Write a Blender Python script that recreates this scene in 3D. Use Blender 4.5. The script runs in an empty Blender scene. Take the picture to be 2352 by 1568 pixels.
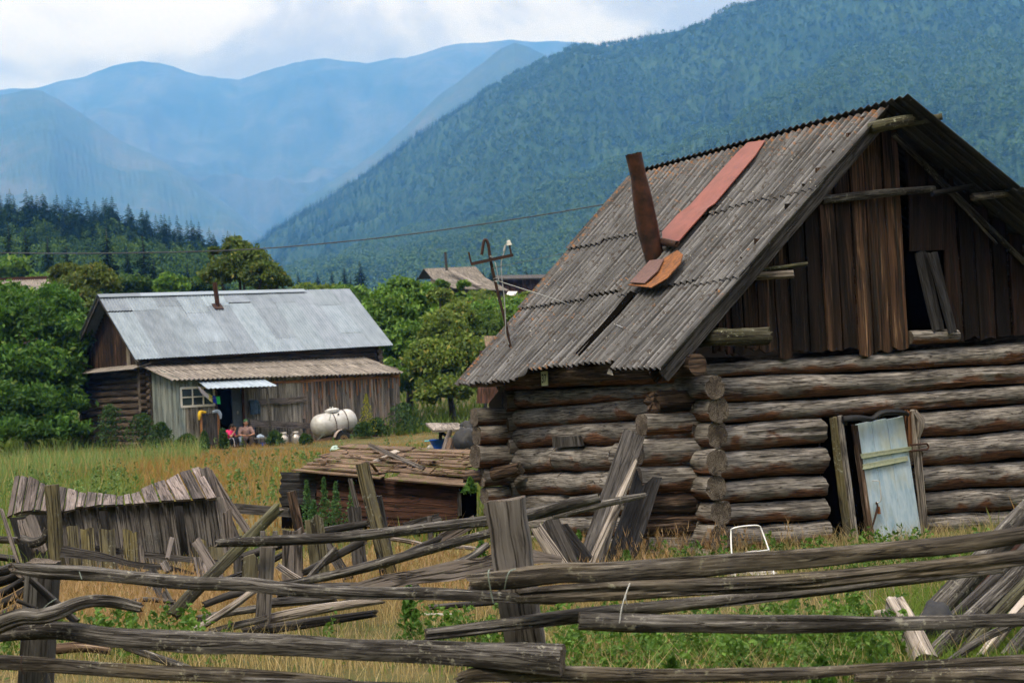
import bpy, math, random
import numpy as np
from mathutils import Vector, Matrix, noise as mnoise

S = bpy.context.scene
COL = S.collection
PI = math.pi
random.seed(7)

# ------------------------------------------------------------------ camera
F, CX, CY = 3300.0, 1176.0, 784.0          # focal length and centre, in picture units 2352 wide
ROLL, HZ = math.radians(3.0), 96.0
PITCH = math.atan(HZ / F)
EYE = np.array([0.0, 0.0, 1.75])
R0 = np.array([1.0, 0, 0]); F0 = np.array([0, math.cos(PITCH), math.sin(PITCH)]); U0 = np.array([0, -math.sin(PITCH), math.cos(PITCH)])

def ray(x, y):
    x -= CX; y -= CY
    a = x * math.cos(ROLL) - y * math.sin(ROLL); b = x * math.sin(ROLL) + y * math.cos(ROLL)
    d = a * R0 - b * U0 + F * F0
    return d / d[1]

def P(x, y, d): return EYE + ray(x, y) * d

def RP(x, y, p, n):
    r = ray(x, y); n = np.asarray(n, float)
    return EYE + r * (np.dot(np.asarray(p) - EYE, n) / np.dot(r, n))

def px(w, d): return w * d / F

def sstep(a, b, x):
    t = np.clip((np.asarray(x, float) - a) / (b - a), 0, 1); return t * t * (3 - 2 * t)

def gz(X, Y):
    X = np.asarray(X, float); Y = np.asarray(Y, float)
    z = -0.05 - 0.25 * sstep(8, 14, Y) + 0.10 * sstep(40, 60, Y)
    z = z + 9.3 * sstep(66, 132, Y) + 10 * sstep(130, 420, Y) + .062 * np.clip(Y - 420, 0, 2600)
    z = z + 0.035 * np.sin(X * 1.7 + Y * .6) * np.sin(Y * 1.3 - X * .4) + 0.05 * np.sin(X * .45 + 1) * np.sin(Y * .5)
    return z

def G(x, y, z=None):
    d = 10.0
    for _ in range(40):
        p = P(x, y, d); g = float(gz(p[0], p[1])) if z is None else z
        r = ray(x, y)
        if r[2] >= -1e-4: break
        d = .5 * d + .5 * (g - EYE[2]) / r[2]
    return P(x, y, d)

# ------------------------------------------------------------------ mesh building
class MB:
    def __init__(self): self.v = []; self.f = []; self.uv = []; self.mi = []; self.c = []; self.n = 0
    def add(self, verts, faces, uvs=None, mi=0, col=(1, 1, 1)):
        verts = np.asarray(verts, float)
        self.v.append(verts)
        for k, f in enumerate(faces):
            self.f.append([i + self.n for i in f])
            self.uv.extend(uvs[k] if uvs is not None else [(0, 0)] * len(f))
            self.mi.append(mi if isinstance(mi, int) else mi[k])
            self.c.extend(col[k] if isinstance(col, list) else [col] * len(f))
        self.n += len(verts)
    def box(self, a, b, mi=0, col=(1, 1, 1)):
        a, b = np.minimum(a, b), np.maximum(a, b)
        v = [(x, y, z) for x in (a[0], b[0]) for y in (a[1], b[1]) for z in (a[2], b[2])]
        self.add(v, [(0, 1, 3, 2), (4, 6, 7, 5), (0, 4, 5, 1), (2, 3, 7, 6), (0, 2, 6, 4), (1, 5, 7, 3)], None, mi, col)
    def quadbox(self, q, n, th, mi=0, col=(1, 1, 1)):
        q = np.asarray(q, float); n = np.asarray(n, float); n = n / np.linalg.norm(n)
        v = np.concatenate([q, q - n * th])
        L = np.linalg.norm(q[1] - q[0]); H = np.linalg.norm(q[3] - q[0]); o = random.random() * 30
        uvq = [(o, 0), (o + L, 0), (o + L, H), (o, H)]
        fs = [(0, 1, 2, 3), (7, 6, 5, 4), (0, 4, 5, 1), (1, 5, 6, 2), (2, 6, 7, 3), (3, 7, 4, 0)]
        self.add(v, fs, [uvq, uvq[::-1], uvq, uvq, uvq, uvq], mi, col)

def snoise(*a, seed=0, oct=4):
    """sum of sines over any number of coordinate arrays, about -1..1"""
    r = np.random.RandomState(seed); out = 0; amp = 1; tot = 0
    for o in range(oct):
        for k in range(2):
            w = r.normal(size=len(a)) * (1.9 ** o); ph = r.rand() * 6.28
            out = out + amp * np.sin(sum(wi * ai for wi, ai in zip(w, a)) + ph)
        tot += amp * 1.5; amp *= .55
    return out / tot

def nrm(v): v = np.asarray(v, float); return v / (np.linalg.norm(v) + 1e-12)

def resample(path, rad, step):
    path = np.asarray(path, float)
    if np.isscalar(rad): rad = [rad] * len(path)
    if len(rad) == 2 and len(path) > 2: rad = np.linspace(rad[0], rad[1], len(path))
    rad = np.asarray(rad, float)
    # catmull-rom
    if len(path) > 2:
        pp = np.vstack([2 * path[0] - path[1], path, 2 * path[-1] - path[-2]]); out = []; ro = []
        for i in range(1, len(pp) - 2):
            n = max(2, int(np.linalg.norm(pp[i + 1] - pp[i]) / step) + 1)
            for t in np.linspace(0, 1, n, endpoint=False):
                a, b, c, d = pp[i - 1], pp[i], pp[i + 1], pp[i + 2]
                out.append(.5 * (2 * b + (c - a) * t + (2 * a - 5 * b + 4 * c - d) * t * t + (3 * b - a - 3 * c + d) * t ** 3))
                ro.append(rad[i - 1] + (rad[i] - rad[i - 1]) * t)
        out.append(path[-1]); ro.append(rad[-1])
        return np.array(out), np.array(ro)
    n = max(2, int(np.linalg.norm(path[1] - path[0]) / step) + 1)
    t = np.linspace(0, 1, n + 1)[:, None]
    return path[0] + (path[1] - path[0]) * t, rad[0] + (rad[1] - rad[0]) * t[:, 0]

SEED = [100]
def nseed(): SEED[0] += 1; return SEED[0]

def tube(mb, path, rad, n=14, step=.08, rough=.07, cracks=0, crackd=.25, flat=1.0, wob=0.0, cap=True, mi=0, mie=None, seed=None, ragged=0.0, up=(0, 0, 1), col=(1, 1, 1), square=0.0, expo=True):
    seed = nseed() if seed is None else seed
    rs = np.random.RandomState(seed)
    p, r = resample(path, rad, step)
    m = len(p)
    s = np.concatenate([[0], np.cumsum(np.linalg.norm(np.diff(p, axis=0), axis=1))])
    if wob:
        for ax in range(3): p[:, ax] += wob * snoise(s * 2.2, seed=seed + 11 + ax, oct=3)
    T = np.gradient(p, axis=0); T /= np.linalg.norm(T, axis=1)[:, None]
    up = np.asarray(up, float)
    if abs(np.dot(T[0], up)) > .9: up = np.array([0, -1.0, 0])
    Nn = np.empty_like(T); b = nrm(up - T[0] * np.dot(up, T[0]))
    for i in range(m):
        b = nrm(b - T[i] * np.dot(b, T[i])); Nn[i] = b
    Bn = np.cross(T, Nn)
    th = np.arange(n) / n * 2 * PI
    TH, SS = np.meshgrid(th, s)
    rr = r[:, None] * (1 + rough * snoise(np.cos(TH) * 1.3, np.sin(TH) * 1.3, SS * 3.0, seed=seed, oct=3))
    if square:
        c = np.maximum(np.abs(np.cos(TH)), np.abs(np.sin(TH)))
        rr = rr * ((1 - square) + square / c * .88)
    for k in range(cracks):
        tc = rs.rand() * 2 * PI + .5 * snoise(s * 1.2, seed=seed + 31 + k, oct=2)
        dep = crackd * np.clip(.5 + snoise(s * 1.6 + 9, seed=seed + 51 + k, oct=2), 0, 1)
        d = np.angle(np.exp(1j * (TH - tc[:, None])))
        rr = rr * (1 - dep[:, None] * np.exp(-(d / (3.5 / n)) ** 2))
    V = p[:, None, :] + Nn[:, None, :] * (rr * np.cos(TH))[..., None] + Bn[:, None, :] * (rr * np.sin(TH) * flat)[..., None]
    if ragged:
        for e, sg in ((0, -1), (-1, 1)):
            V[e] += T[e] * (sg * ragged * rs.uniform(-.7, 1, size=(n, 1)))
    verts = V.reshape(-1, 3)
    faces = []; uvs = []; cols = []
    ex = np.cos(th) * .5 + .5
    o = rs.rand() * 40; ov = rs.rand() * 40
    circ = 2 * PI * float(np.mean(r))
    for i in range(m - 1):
        for j in range(n):
            j2 = (j + 1) % n
            faces.append((i * n + j, i * n + j2, (i + 1) * n + j2, (i + 1) * n + j))
            u0, u1 = o + circ * j / n, o + circ * (j + 1) / n
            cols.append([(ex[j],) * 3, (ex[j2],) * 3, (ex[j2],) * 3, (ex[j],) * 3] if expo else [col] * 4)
            uvs.append([(u0, ov + s[i]), (u1, ov + s[i]), (u1, ov + s[i + 1]), (u0, ov + s[i + 1])])
    mis = [mi] * len(faces)
    if cap:
        base = len(verts)
        verts = np.vstack([verts, V[0].mean(0) , V[-1].mean(0)])
        for e, row, ci in ((0, 0, base), (1, m - 1, base + 1)):
            for j in range(n):
                j2 = (j + 1) % n
                f = (row * n + j2, row * n + j, ci) if e == 0 else (row * n + j, row * n + j2, ci)
                faces.append(f)
                a = th[j2], th[j]
                if e: a = a[::-1]
                uvs.append([(.5 + .1 * math.cos(a[0]), .5 + .1 * math.sin(a[0])), (.5 + .1 * math.cos(a[1]), .5 + .1 * math.sin(a[1])), (.5, .5)])
                mis.append(mi if mie is None else mie); cols.append([(.5, .5, .5) if expo else col] * 3)
    mb.add(verts, faces, uvs, mis, cols)

def plank(mb, p0, p1, wdir, w0, w1=None, th=.025, wob=.006, ragged=.02, seed=None, mi=0, nw=3, step=.12, bow=0.0, warp=.004, col=(1, 1, 1)):
    seed = nseed() if seed is None else seed; rs = np.random.RandomState(seed)
    w1 = w0 if w1 is None else w1
    p0 = np.asarray(p0, float); p1 = np.asarray(p1, float)
    L = np.linalg.norm(p1 - p0); ax = (p1 - p0) / L
    wd = nrm(np.asarray(wdir, float) - ax * np.dot(wdir, ax)); nn = np.cross(ax, wd)
    m = max(2, int(L / step) + 1); s = np.linspace(0, L, m + 1)
    ql = np.linspace(-.5, .5, nw + 1)
    wid = w0 + (w1 - w0) * s / L
    eL = wob * snoise(s * 3, seed=seed, oct=3); eR = wob * snoise(s * 3, seed=seed + 3, oct=3)
    V = np.zeros((2, m + 1, nw + 1, 3))
    for j, q in enumerate(ql):
        off = q * wid + eL * (.5 - q) + eR * (.5 + q)
        wp = warp * snoise(s * 1.5, s * 0 + q * 3, seed=seed + 7, oct=2) + bow * np.sin(PI * s / L)
        base = p0 + ax * s[:, None] + wd * off[:, None] + nn * wp[:, None]
        V[0, :, j] = base + nn * th / 2; V[1, :, j] = base - nn * th / 2
    if ragged:
        for e, sg in ((0, -1), (m, 1)):
            V[:, e] += ax * (sg * ragged * rs.uniform(-1, .8, size=(1, nw + 1, 1)))
    idx = lambda a, i, j: a * (m + 1) * (nw + 1) + i * (nw + 1) + j
    faces = []; uvs = []; o, ov = rs.rand(2) * 40
    uvp = lambda i, j: (o + (ql[j] + .5) * w0, ov + s[i])
    for i in range(m):
        for j in range(nw):
            faces.append((idx(0, i, j), idx(0, i + 1, j), idx(0, i + 1, j + 1), idx(0, i, j + 1))); uvs.append([uvp(i, j), uvp(i + 1, j), uvp(i + 1, j + 1), uvp(i, j + 1)])
            faces.append((idx(1, i, j), idx(1, i, j + 1), idx(1, i + 1, j + 1), idx(1, i + 1, j))); uvs.append([uvp(i, j), uvp(i, j + 1), uvp(i + 1, j + 1), uvp(i + 1, j)])
        for j, fl in ((0, 0), (nw, 1)):
            f = (idx(0, i, j), idx(1, i, j), idx(1, i + 1, j), idx(0, i + 1, j))
            e = th if fl else -th
            u = [uvp(i, j), (uvp(i, j)[0] + e, uvp(i, j)[1]), (uvp(i, j)[0] + e, uvp(i + 1, j)[1]), uvp(i + 1, j)]
            if fl: f = f[::-1]; u = u[::-1]
            faces.append(f); uvs.append(u)
    for i, fl in ((0, 1), (m, 0)):
        for j in range(nw):
            f = (idx(0, i, j), idx(0, i, j + 1), idx(1, i, j + 1), idx(1, i, j))
            u = [uvp(i, j), uvp(i, j + 1), uvp(i, j + 1), uvp(i, j)]
            if fl: f = f[::-1]; u = u[::-1]
            faces.append(f[::-1]); uvs.append(u[::-1])
    mb.add(V.reshape(-1, 3), faces, uvs, mi, col)

def pole_px(mb, pts, rpx, **k):
    path = [P(*p) for p in pts]
    if np.isscalar(rpx): rpx = [rpx] * len(pts)
    if len(rpx) == 2 and len(pts) > 2: rpx = np.linspace(rpx[0], rpx[1], len(pts))
    tube(mb, path, [px(r, p[2]) for r, p in zip(rpx, pts)], **k)

def plank_px(mb, a, b, w, w1=None, th=.03, face=None, **k):
    p0, p1 = P(*a), P(*b)
    mid = (p0 + p1) / 2
    wd = np.cross(p1 - p0, nrm(mid - EYE) if face is None else face)
    plank(mb, p0, p1, wd, px(w, a[2]), px(w if w1 is None else w1, b[2]), th=th, **k)

def corrugated(mb, A, B, C, D, nw, amp=.022, s0=0, s1=1, t0=0, t1=1, lift=(0, 0), thick=.007, nt=6, npw=6, t0f=None, sag=0.0, col=(1, 1, 1), mi=0, phase=0.0, nrmv=None, expo=False):
    A, B, C, D = [np.asarray(q, float) for q in (A, B, C, D)]
    n = nrm(np.cross(C - A, B - A)) if nrmv is None else nrmv
    if n[2] < 0: n = -n
    L = np.linalg.norm(B - A); H = np.linalg.norm(C - A)
    ms = max(3, int((s1 - s0) * nw * npw))
    ss = np.linspace(s0, s1, ms + 1); tt = np.linspace(0, 1, nt + 1)
    V = np.zeros((2, ms + 1, nt + 1, 3)); UV = np.zeros((ms + 1, nt + 1, 2))
    for i, s in enumerate(ss):
        ta = t0 if t0f is None else t0f(s, t0)
        for j, q in enumerate(tt):
            t = ta + (t1 - ta) * q
            p = (A * (1 - s) + B * s) * (1 - t) + (C * (1 - s) + D * s) * t
            h = amp * math.cos(2 * PI * s * nw + phase) + lift[0] + (lift[1] - lift[0]) * q - sag * math.sin(PI * s) * math.sin(PI * min(1, t))
            V[0, i, j] = p + n * h; V[1, i, j] = p + n * (h - thick); UV[i, j] = (s * L, t * H)
    N = (ms + 1) * (nt + 1); ix = lambda a, i, j: a * N + i * (nt + 1) + j
    fs = []; us = []; cl = []
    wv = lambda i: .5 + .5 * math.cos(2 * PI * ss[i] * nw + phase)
    def q4(c, flip):
        f = [ix(*k) for k in c]; u = [tuple(UV[k[1], k[2]]) for k in c]
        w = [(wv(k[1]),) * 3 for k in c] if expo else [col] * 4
        if flip: f = f[::-1]; u = u[::-1]; w = w[::-1]
        fs.append(f); us.append(u); cl.append(w)
    for i in range(ms):
        for j in range(nt):
            q4([(0, i, j), (0, i + 1, j), (0, i + 1, j + 1), (0, i, j + 1)], True)
            q4([(1, i, j), (1, i + 1, j), (1, i + 1, j + 1), (1, i, j + 1)], False)
        for j in (0, nt): q4([(0, i, j), (1, i, j), (1, i + 1, j), (0, i + 1, j)], j == 0)
    for j in range(nt):
        for i in (0, ms): q4([(0, i, j), (0, i, j + 1), (1, i, j + 1), (1, i, j)], i != 0)
    mb.add(V.reshape(-1, 3), fs, us, mi, cl)

# ------------------------------------------------------------------ objects
ORI = {}
def link(o): COL.objects.link(o); return o

def tag(o, label=None, cat=None, group=None, kind=None):
    if label: o['label'] = label
    if cat: o['category'] = cat
    if group: o['group'] = group
    if kind: o['kind'] = kind
    return o

def build(mb, name, mats, parent=None, loc=None, smooth=True, angle=40):
    """ONE mesh object; a child keeps its parent's origin"""
    if not isinstance(mats, (list, tuple)): mats = [mats]
    V = np.vstack(mb.v)
    if parent is not None: o0 = ORI[parent.name]
    else: o0 = np.asarray(loc, float) if loc is not None else np.array([V[:, 0].mean(), V[:, 1].mean(), V[:, 2].min()])
    me = bpy.data.meshes.new(name)
    me.from_pydata((V - o0).tolist(), [], mb.f)
    for m in mats: me.materials.append(m)
    me.polygons.foreach_set('material_index', mb.mi)
    uv = me.uv_layers.new(name='UVMap'); uv.data.foreach_set('uv', np.asarray(mb.uv, np.float32).ravel())
    ca = me.color_attributes.new('Col', 'FLOAT_COLOR', 'CORNER')
    c = np.ones((len(mb.c), 4), np.float32); c[:, :3] = np.asarray(mb.c); ca.data.foreach_set('color', c.ravel())
    me.polygons.foreach_set('use_smooth', [smooth] * len(me.polygons))
    if smooth and angle < 180: me.set_sharp_from_angle(angle=math.radians(angle))
    me.update()
    o = link(bpy.data.objects.new(name, me))
    if parent is not None: o.parent = parent
    else: o.location = o0
    ORI[o.name] = o0
    return o

def empty(name, loc, label=None, cat=None, group=None):
    o = link(bpy.data.objects.new(name, None)); o.location = loc; o.empty_display_size = .2
    ORI[o.name] = np.asarray(loc, float)
    return tag(o, label, cat, group)

def trimesh(name, V, T, C, mat, parent=None, loc=None, smooth=False):
    V = np.asarray(V, np.float64)
    if parent is not None: o0 = ORI[parent.name]
    else: o0 = np.asarray(loc, float) if loc is not None else np.zeros(3)
    me = bpy.data.meshes.new(name)
    n, m = len(V), len(T)
    me.vertices.add(n); me.vertices.foreach_set('co', (V - o0).astype(np.float32).ravel())
    me.loops.add(3 * m); me.loops.foreach_set('vertex_index', np.asarray(T, np.int32).ravel())
    me.polygons.add(m); me.polygons.foreach_set('loop_start', np.arange(m, dtype=np.int32) * 3)
    me.polygons.foreach_set('use_smooth', np.full(m, smooth))
    ca = me.color_attributes.new('Col', 'FLOAT_COLOR', 'POINT')
    c = np.ones((n, 4), np.float32); c[:, :3] = C; ca.data.foreach_set('color', c.ravel())
    me.materials.append(mat); me.update(calc_edges=True); me.validate()
    o = link(bpy.data.objects.new(name, me))
    if parent is not None: o.parent = parent
    else: o.location = o0
    ORI[o.name] = o0
    return o

def dup(root, loc, rotz=0, scale=1.0, label=None):
    r = root.copy(); link(r); r.location = loc; r.rotation_euler = (0, 0, rotz); r.scale = (scale,) * 3 if np.isscalar(scale) else scale
    if label: r['label'] = label
    for ch in list(root.children):
        c = ch.copy(); link(c); c.parent = r
        for g in list(ch.children):
            d = g.copy(); link(d); d.parent = c
    return r
# ------------------------------------------------------------------ materials
class NT:
    def __init__(self, name):
        self.m = bpy.data.materials.new(name); self.m.use_nodes = True
        self.t = self.m.node_tree; self.t.nodes.clear()
        self.out = self.n('ShaderNodeOutputMaterial')
    def n(self, typ, **k):
        nd = self.t.nodes.new(typ)
        for a, v in k.items(): setattr(nd, a, v)
        return nd
    def put(self, sock, v):
        if hasattr(v, 'is_output'): self.t.links.new(v, sock)
        else:
            try: sock.default_value = v
            except Exception: sock.default_value = (*v, 1)
    def uv(self): return self.n('ShaderNodeUVMap', uv_map='UVMap').outputs[0]
    def obj(self): return self.n('ShaderNodeTexCoord').outputs['Object']
    def geo(self): return self.n('ShaderNodeNewGeometry').outputs['Position']
    def attr(self): return self.n('ShaderNodeAttribute', attribute_name='Col').outputs['Color']
    def mul(self, v, s):
        a = self.n('ShaderNodeVectorMath', operation='MULTIPLY'); self.put(a.inputs[0], v); self.put(a.inputs[1], s); return a.outputs[0]
    def addv(self, v, s):
        a = self.n('ShaderNodeVectorMath', operation='ADD'); self.put(a.inputs[0], v); self.put(a.inputs[1], s); return a.outputs[0]
    def noise(self, v, scale=1, detail=4, rough=.6, dist=0):
        a = self.n('ShaderNodeTexNoise'); self.put(a.inputs['Vector'], v); self.put(a.inputs['Scale'], scale)
        a.inputs['Detail'].default_value = detail; a.inputs['Roughness'].default_value = rough; a.inputs['Distortion'].default_value = dist
        return a.outputs[0]
    def voro(self, v, scale, feature='F1'):
        a = self.n('ShaderNodeTexVoronoi', feature=feature); self.put(a.inputs['Vector'], v); a.inputs['Scale'].default_value = scale; return a.outputs['Distance']
    def ramp(self, f, stops, interp='LINEAR'):
        a = self.n('ShaderNodeValToRGB'); self.put(a.inputs[0], f); e = a.color_ramp; e.interpolation = interp
        while len(e.elements) < len(stops): e.elements.new(.5)
        for el, (p, c) in zip(e.elements, stops):
            el.position = p; el.color = (*c, 1) if not np.isscalar(c) else (c, c, c, 1)
        return a.outputs[0]
    def mix(self, f, a, b, mode='MIX'):
        x = self.n('ShaderNodeMix', data_type='RGBA', blend_type=mode)
        self.put(x.inputs[0], f); self.put(x.inputs[6], a if hasattr(a, 'is_output') else (*a, 1)); self.put(x.inputs[7], b if hasattr(b, 'is_output') else (*b, 1))
        return x.outputs[2]
    def math(self, op, a, b=0.0, c=None):
        x = self.n('ShaderNodeMath', operation=op); self.put(x.inputs[0], a); self.put(x.inputs[1], b)
        if c is not None: self.put(x.inputs[2], c)
        return x.outputs[0]
    def sep(self, v):
        x = self.n('ShaderNodeSeparateXYZ'); self.put(x.inputs[0], v); return x.outputs
    def bump(self, h, st=.5, dist=.01):
        x = self.n('ShaderNodeBump'); self.put(x.inputs['Height'], h); x.inputs['Strength'].default_value = st; x.inputs['Distance'].default_value = dist
        return x.outputs[0]
    def bsdf(self, col, rough=.85, metal=0.0, normal=None, spec=.3):
        b = self.n('ShaderNodeBsdfPrincipled'); self.put(b.inputs['Base Color'], col if hasattr(col, 'is_output') else (*col, 1))
        self.put(b.inputs['Roughness'], rough); self.put(b.inputs['Metallic'], metal); b.inputs['Specular IOR Level'].default_value = spec
        if normal is not None: self.put(b.inputs['Normal'], normal)
        self.t.links.new(b.outputs[0], self.out.inputs[0]); return b

def mk_wood(name, dark, mid, light, tint=None, tint_at=.55, tint_w=.15, lichen=0.0, lich_col=(.32, .33, .24), grain=26, crack=1.0, bump=.8, along=1.0, rough=.88, stain=.35, expo=None, tone=False):
    t = NT(name); uv = t.uv()
    g = t.noise(t.mul(uv, (grain, 1.6 * along, 1)), 1, 7, .68, .6)
    g2 = t.noise(t.mul(uv, (grain * 3.2, 3.0 * along, 1)), 1, 4, .6)
    pt = t.noise(t.mul(uv, (3.2, 1.1 * along, 1)), 1, 4, .6, .4)
    cr = t.noise(t.mul(uv, (grain * .62, .55 * along, 1)), 1, 3, .5, .9)
    f = t.math('ADD', t.math('MULTIPLY', g, .62), t.math('MULTIPLY', g2, .38))
    c = t.ramp(f, [(.36, tuple(x * .5 for x in dark)), (.43, dark), (.49, tuple(x * .9 for x in mid)), (.55, mid), (.65, light)])
    c = t.mix(1.0, c, t.ramp(pt, [(.36, .62), (.5, 1.0), (.64, 1.3)]), 'MULTIPLY')
    if tint is not None:
        c = t.mix(t.ramp(pt, [(tint_at - tint_w, 0), (tint_at + tint_w, .85)]), c, t.mix(.75, c, t.mix(1.0, tint, t.ramp(f, [(.3, .45), (.68, 1.25)]), 'MULTIPLY')))
    st = t.noise(t.mul(uv, (5.0, .7 * along, 1)), 1.3, 5, .65, .5)
    c = t.mix(t.ramp(st, [(.50, 0), (.60, stain)]), c, (dark[0] * .5, dark[1] * .5, dark[2] * .5))
    ck = t.ramp(cr, [(.470, 0), (.494, 1), (.506, 1), (.530, 0)])
    c = t.mix(t.math('MULTIPLY', ck, .88 * crack), c, (.018, .015, .013))
    if lichen:
        ob = t.obj()
        ln = t.noise(ob, 26, 6, .72); ll = t.noise(ob, 3.1, 3, .5)
        m = t.math('MULTIPLY', t.ramp(ln, [(.56, 0), (.62, 1)]), t.ramp(ll, [(.46 , 0), (.62, 1)]))
        c = t.mix(t.math('MULTIPLY', m, lichen), c, lich_col)
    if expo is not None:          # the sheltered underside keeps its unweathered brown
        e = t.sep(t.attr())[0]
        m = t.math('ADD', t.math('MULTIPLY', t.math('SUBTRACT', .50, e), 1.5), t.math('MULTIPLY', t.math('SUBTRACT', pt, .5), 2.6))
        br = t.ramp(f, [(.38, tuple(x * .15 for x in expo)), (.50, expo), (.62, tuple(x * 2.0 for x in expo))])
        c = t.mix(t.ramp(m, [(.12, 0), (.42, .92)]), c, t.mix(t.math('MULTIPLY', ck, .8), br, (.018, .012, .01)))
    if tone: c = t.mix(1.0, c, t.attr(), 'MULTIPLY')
    h = t.math('SUBTRACT', t.math('ADD', f, t.math('MULTIPLY', pt, .4)), t.math('MULTIPLY', ck, 1.0 * crack))
    t.bsdf(c, rough, normal=t.bump(h, bump, .012), spec=.2)
    return t.m

M = {}
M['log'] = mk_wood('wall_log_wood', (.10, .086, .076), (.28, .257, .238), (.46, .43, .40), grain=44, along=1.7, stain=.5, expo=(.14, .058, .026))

def mk_end():
    t = NT('log_end_grain'); uv = t.mul(t.addv(t.uv(), (-.5, -.5, 0)), (10, 10, 1)); x = t.sep(uv)
    r = t.math('SQRT', t.math('ADD', t.math('MULTIPLY', x[0], x[0]), t.math('MULTIPLY', x[1], x[1])))
    an = t.math('ARCTAN2', x[1], x[0]); wob = t.noise(uv, 2.2, 4, .6)
    ob = t.obj(); on = t.noise(ob, 9, 5, .7); big = t.noise(ob, 2.2, 2, .5)
    ring = t.math('SINE', t.math('MULTIPLY', t.math('ADD', r, t.math('MULTIPLY', wob, .5)), 46))
    c = t.ramp(t.math('ADD', t.math('MULTIPLY', ring, .10), t.math('ADD', t.math('MULTIPLY', on, .6), t.math('MULTIPLY', big, .4))), [(.34, (.035, .027, .021)), (.48, (.092, .074, .060)), (.64, (.19, .163, .136))])
    cr = t.noise(t.addv(t.mul(ob, (1.1, 1.1, 1.1)), (0, 0, 0)), 1.5, 3, .5)
    rad = t.n('ShaderNodeCombineXYZ'); t.put(rad.inputs[0], t.math('MULTIPLY', an, 1.25)); t.put(rad.inputs[1], t.math('MULTIPLY', r, .35)); t.put(rad.inputs[2], t.math('MULTIPLY', big, 9))
    rc = t.ramp(t.noise(rad.outputs[0], 1.6, 3, .55), [(.47, 0), (.497, 1), (.503, 1), (.53, 0)])
    c = t.mix(t.math('MULTIPLY', rc, .85), c, (.016, .012, .010))
    t.bsdf(c, .92, normal=t.bump(t.math('SUBTRACT', on, rc), .6, .012), spec=.15); return t.m
M['logend'] = mk_end()
M['rail'] = mk_wood('fence_rail_wood', (.026, .023, .020), (.110, .102, .095), (.35, .335, .315), lichen=.6, grain=40, along=1.5, stain=.8, lich_col=(.36, .35, .29))
M['railw'] = mk_wood('fence_rail_brown_wood', (.030, .024, .018), (.118, .104, .09), (.34, .315, .28), tint=(.115, .09, .05), lichen=.55, grain=40, along=1.5, stain=.75, lich_col=(.34, .33, .24))
M['pale'] = mk_wood('pale_split_wood', (.13, .105, .09), (.33, .29, .255), (.52, .47, .43), grain=34, stain=.5)
M['post'] = mk_wood('grey_post_wood', (.085, .074, .068), (.175, .158, .148), (.28, .26, .25), grain=24, stain=.4)
M['postd'] = mk_wood('dark_post_wood', (.035, .033, .032), (.075, .072, .07), (.14, .135, .13), grain=26, stain=.3)
M['lich'] = mk_wood('lichen_post_wood', (.06, .055, .042), (.135, .125, .095), (.24, .225, .18), tint=(.19, .15, .035), tint_at=.5, lichen=.9, lich_col=(.34, .36, .30), grain=22, tone=True)
M['grey'] = mk_wood('grey_plank_wood', (.075, .066, .062), (.175, .155, .148), (.30, .27, .265), tint=(.16, .125, .11), lichen=.25, grain=24, stain=.45, tone=True)
M['greyd'] = mk_wood('dark_grey_plank_wood', (.03, .028, .027), (.078, .072, .07), (.15, .14, .137), grain=24, stain=.4, tone=True)
M['gable'] = mk_wood('gable_board_wood', (.007, .0045, .0035), (.042, .025, .016), (.28, .185, .115), tint=(.075, .034, .016), grain=17, stain=.85, along=.45, tone=True)
M['gabled'] = mk_wood('dark_gable_board_wood', (.008, .005, .004), (.026, .012, .008), (.075, .036, .021), grain=17, stain=.7, along=.45, tone=True)
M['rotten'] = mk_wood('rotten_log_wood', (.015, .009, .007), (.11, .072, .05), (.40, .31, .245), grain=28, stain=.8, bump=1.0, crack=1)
M['houseplank'] = mk_wood('house_plank_wood', (.07, .062, .055), (.155, .14, .127), (.27, .25, .235), tint=(.26, .11, .045), tint_at=.64, grain=15, stain=.4, along=.35, bump=.4, tone=True)
M['houselog'] = mk_wood('house_log_wood', (.05, .036, .028), (.125, .094, .073), (.26, .205, .16), grain=14, stain=.6, along=.5, bump=.4)
M['bluepl'] = mk_wood('faded_blue_plank', (.15, .19, .19), (.28, .35, .35), (.40, .47, .47), tint=(.30, .27, .23), tint_at=.5, grain=13, stain=.25, along=.35, bump=.3, crack=.7, tone=True)
M['palepl'] = mk_wood('pale_grey_plank', (.13, .118, .10), (.255, .235, .205), (.38, .355, .32), grain=13, stain=.35, along=.35, bump=.3, tone=True)
M['orange'] = mk_wood('fresh_brown_board', (.16, .07, .03), (.30, .14, .065), (.40, .20, .10), grain=15, stain=.15, along=.4, bump=.3)
M['redwood'] = mk_wood('red_brown_plank', (.035, .016, .011), (.095, .045, .032), (.17, .09, .065), grain=20, stain=.4, tone=True)
M['tarred'] = mk_wood('blackened_plank', (.014, .014, .016), (.035, .034, .036), (.085, .082, .085), grain=20, stain=.2)
M['moss'] = mk_wood('mossy_pole_wood', (.03, .027, .018), (.085, .08, .055), (.22, .21, .17), tint=(.075, .085, .02), tint_at=.58, lichen=1.0, lich_col=(.33, .34, .26), grain=30)

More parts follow.
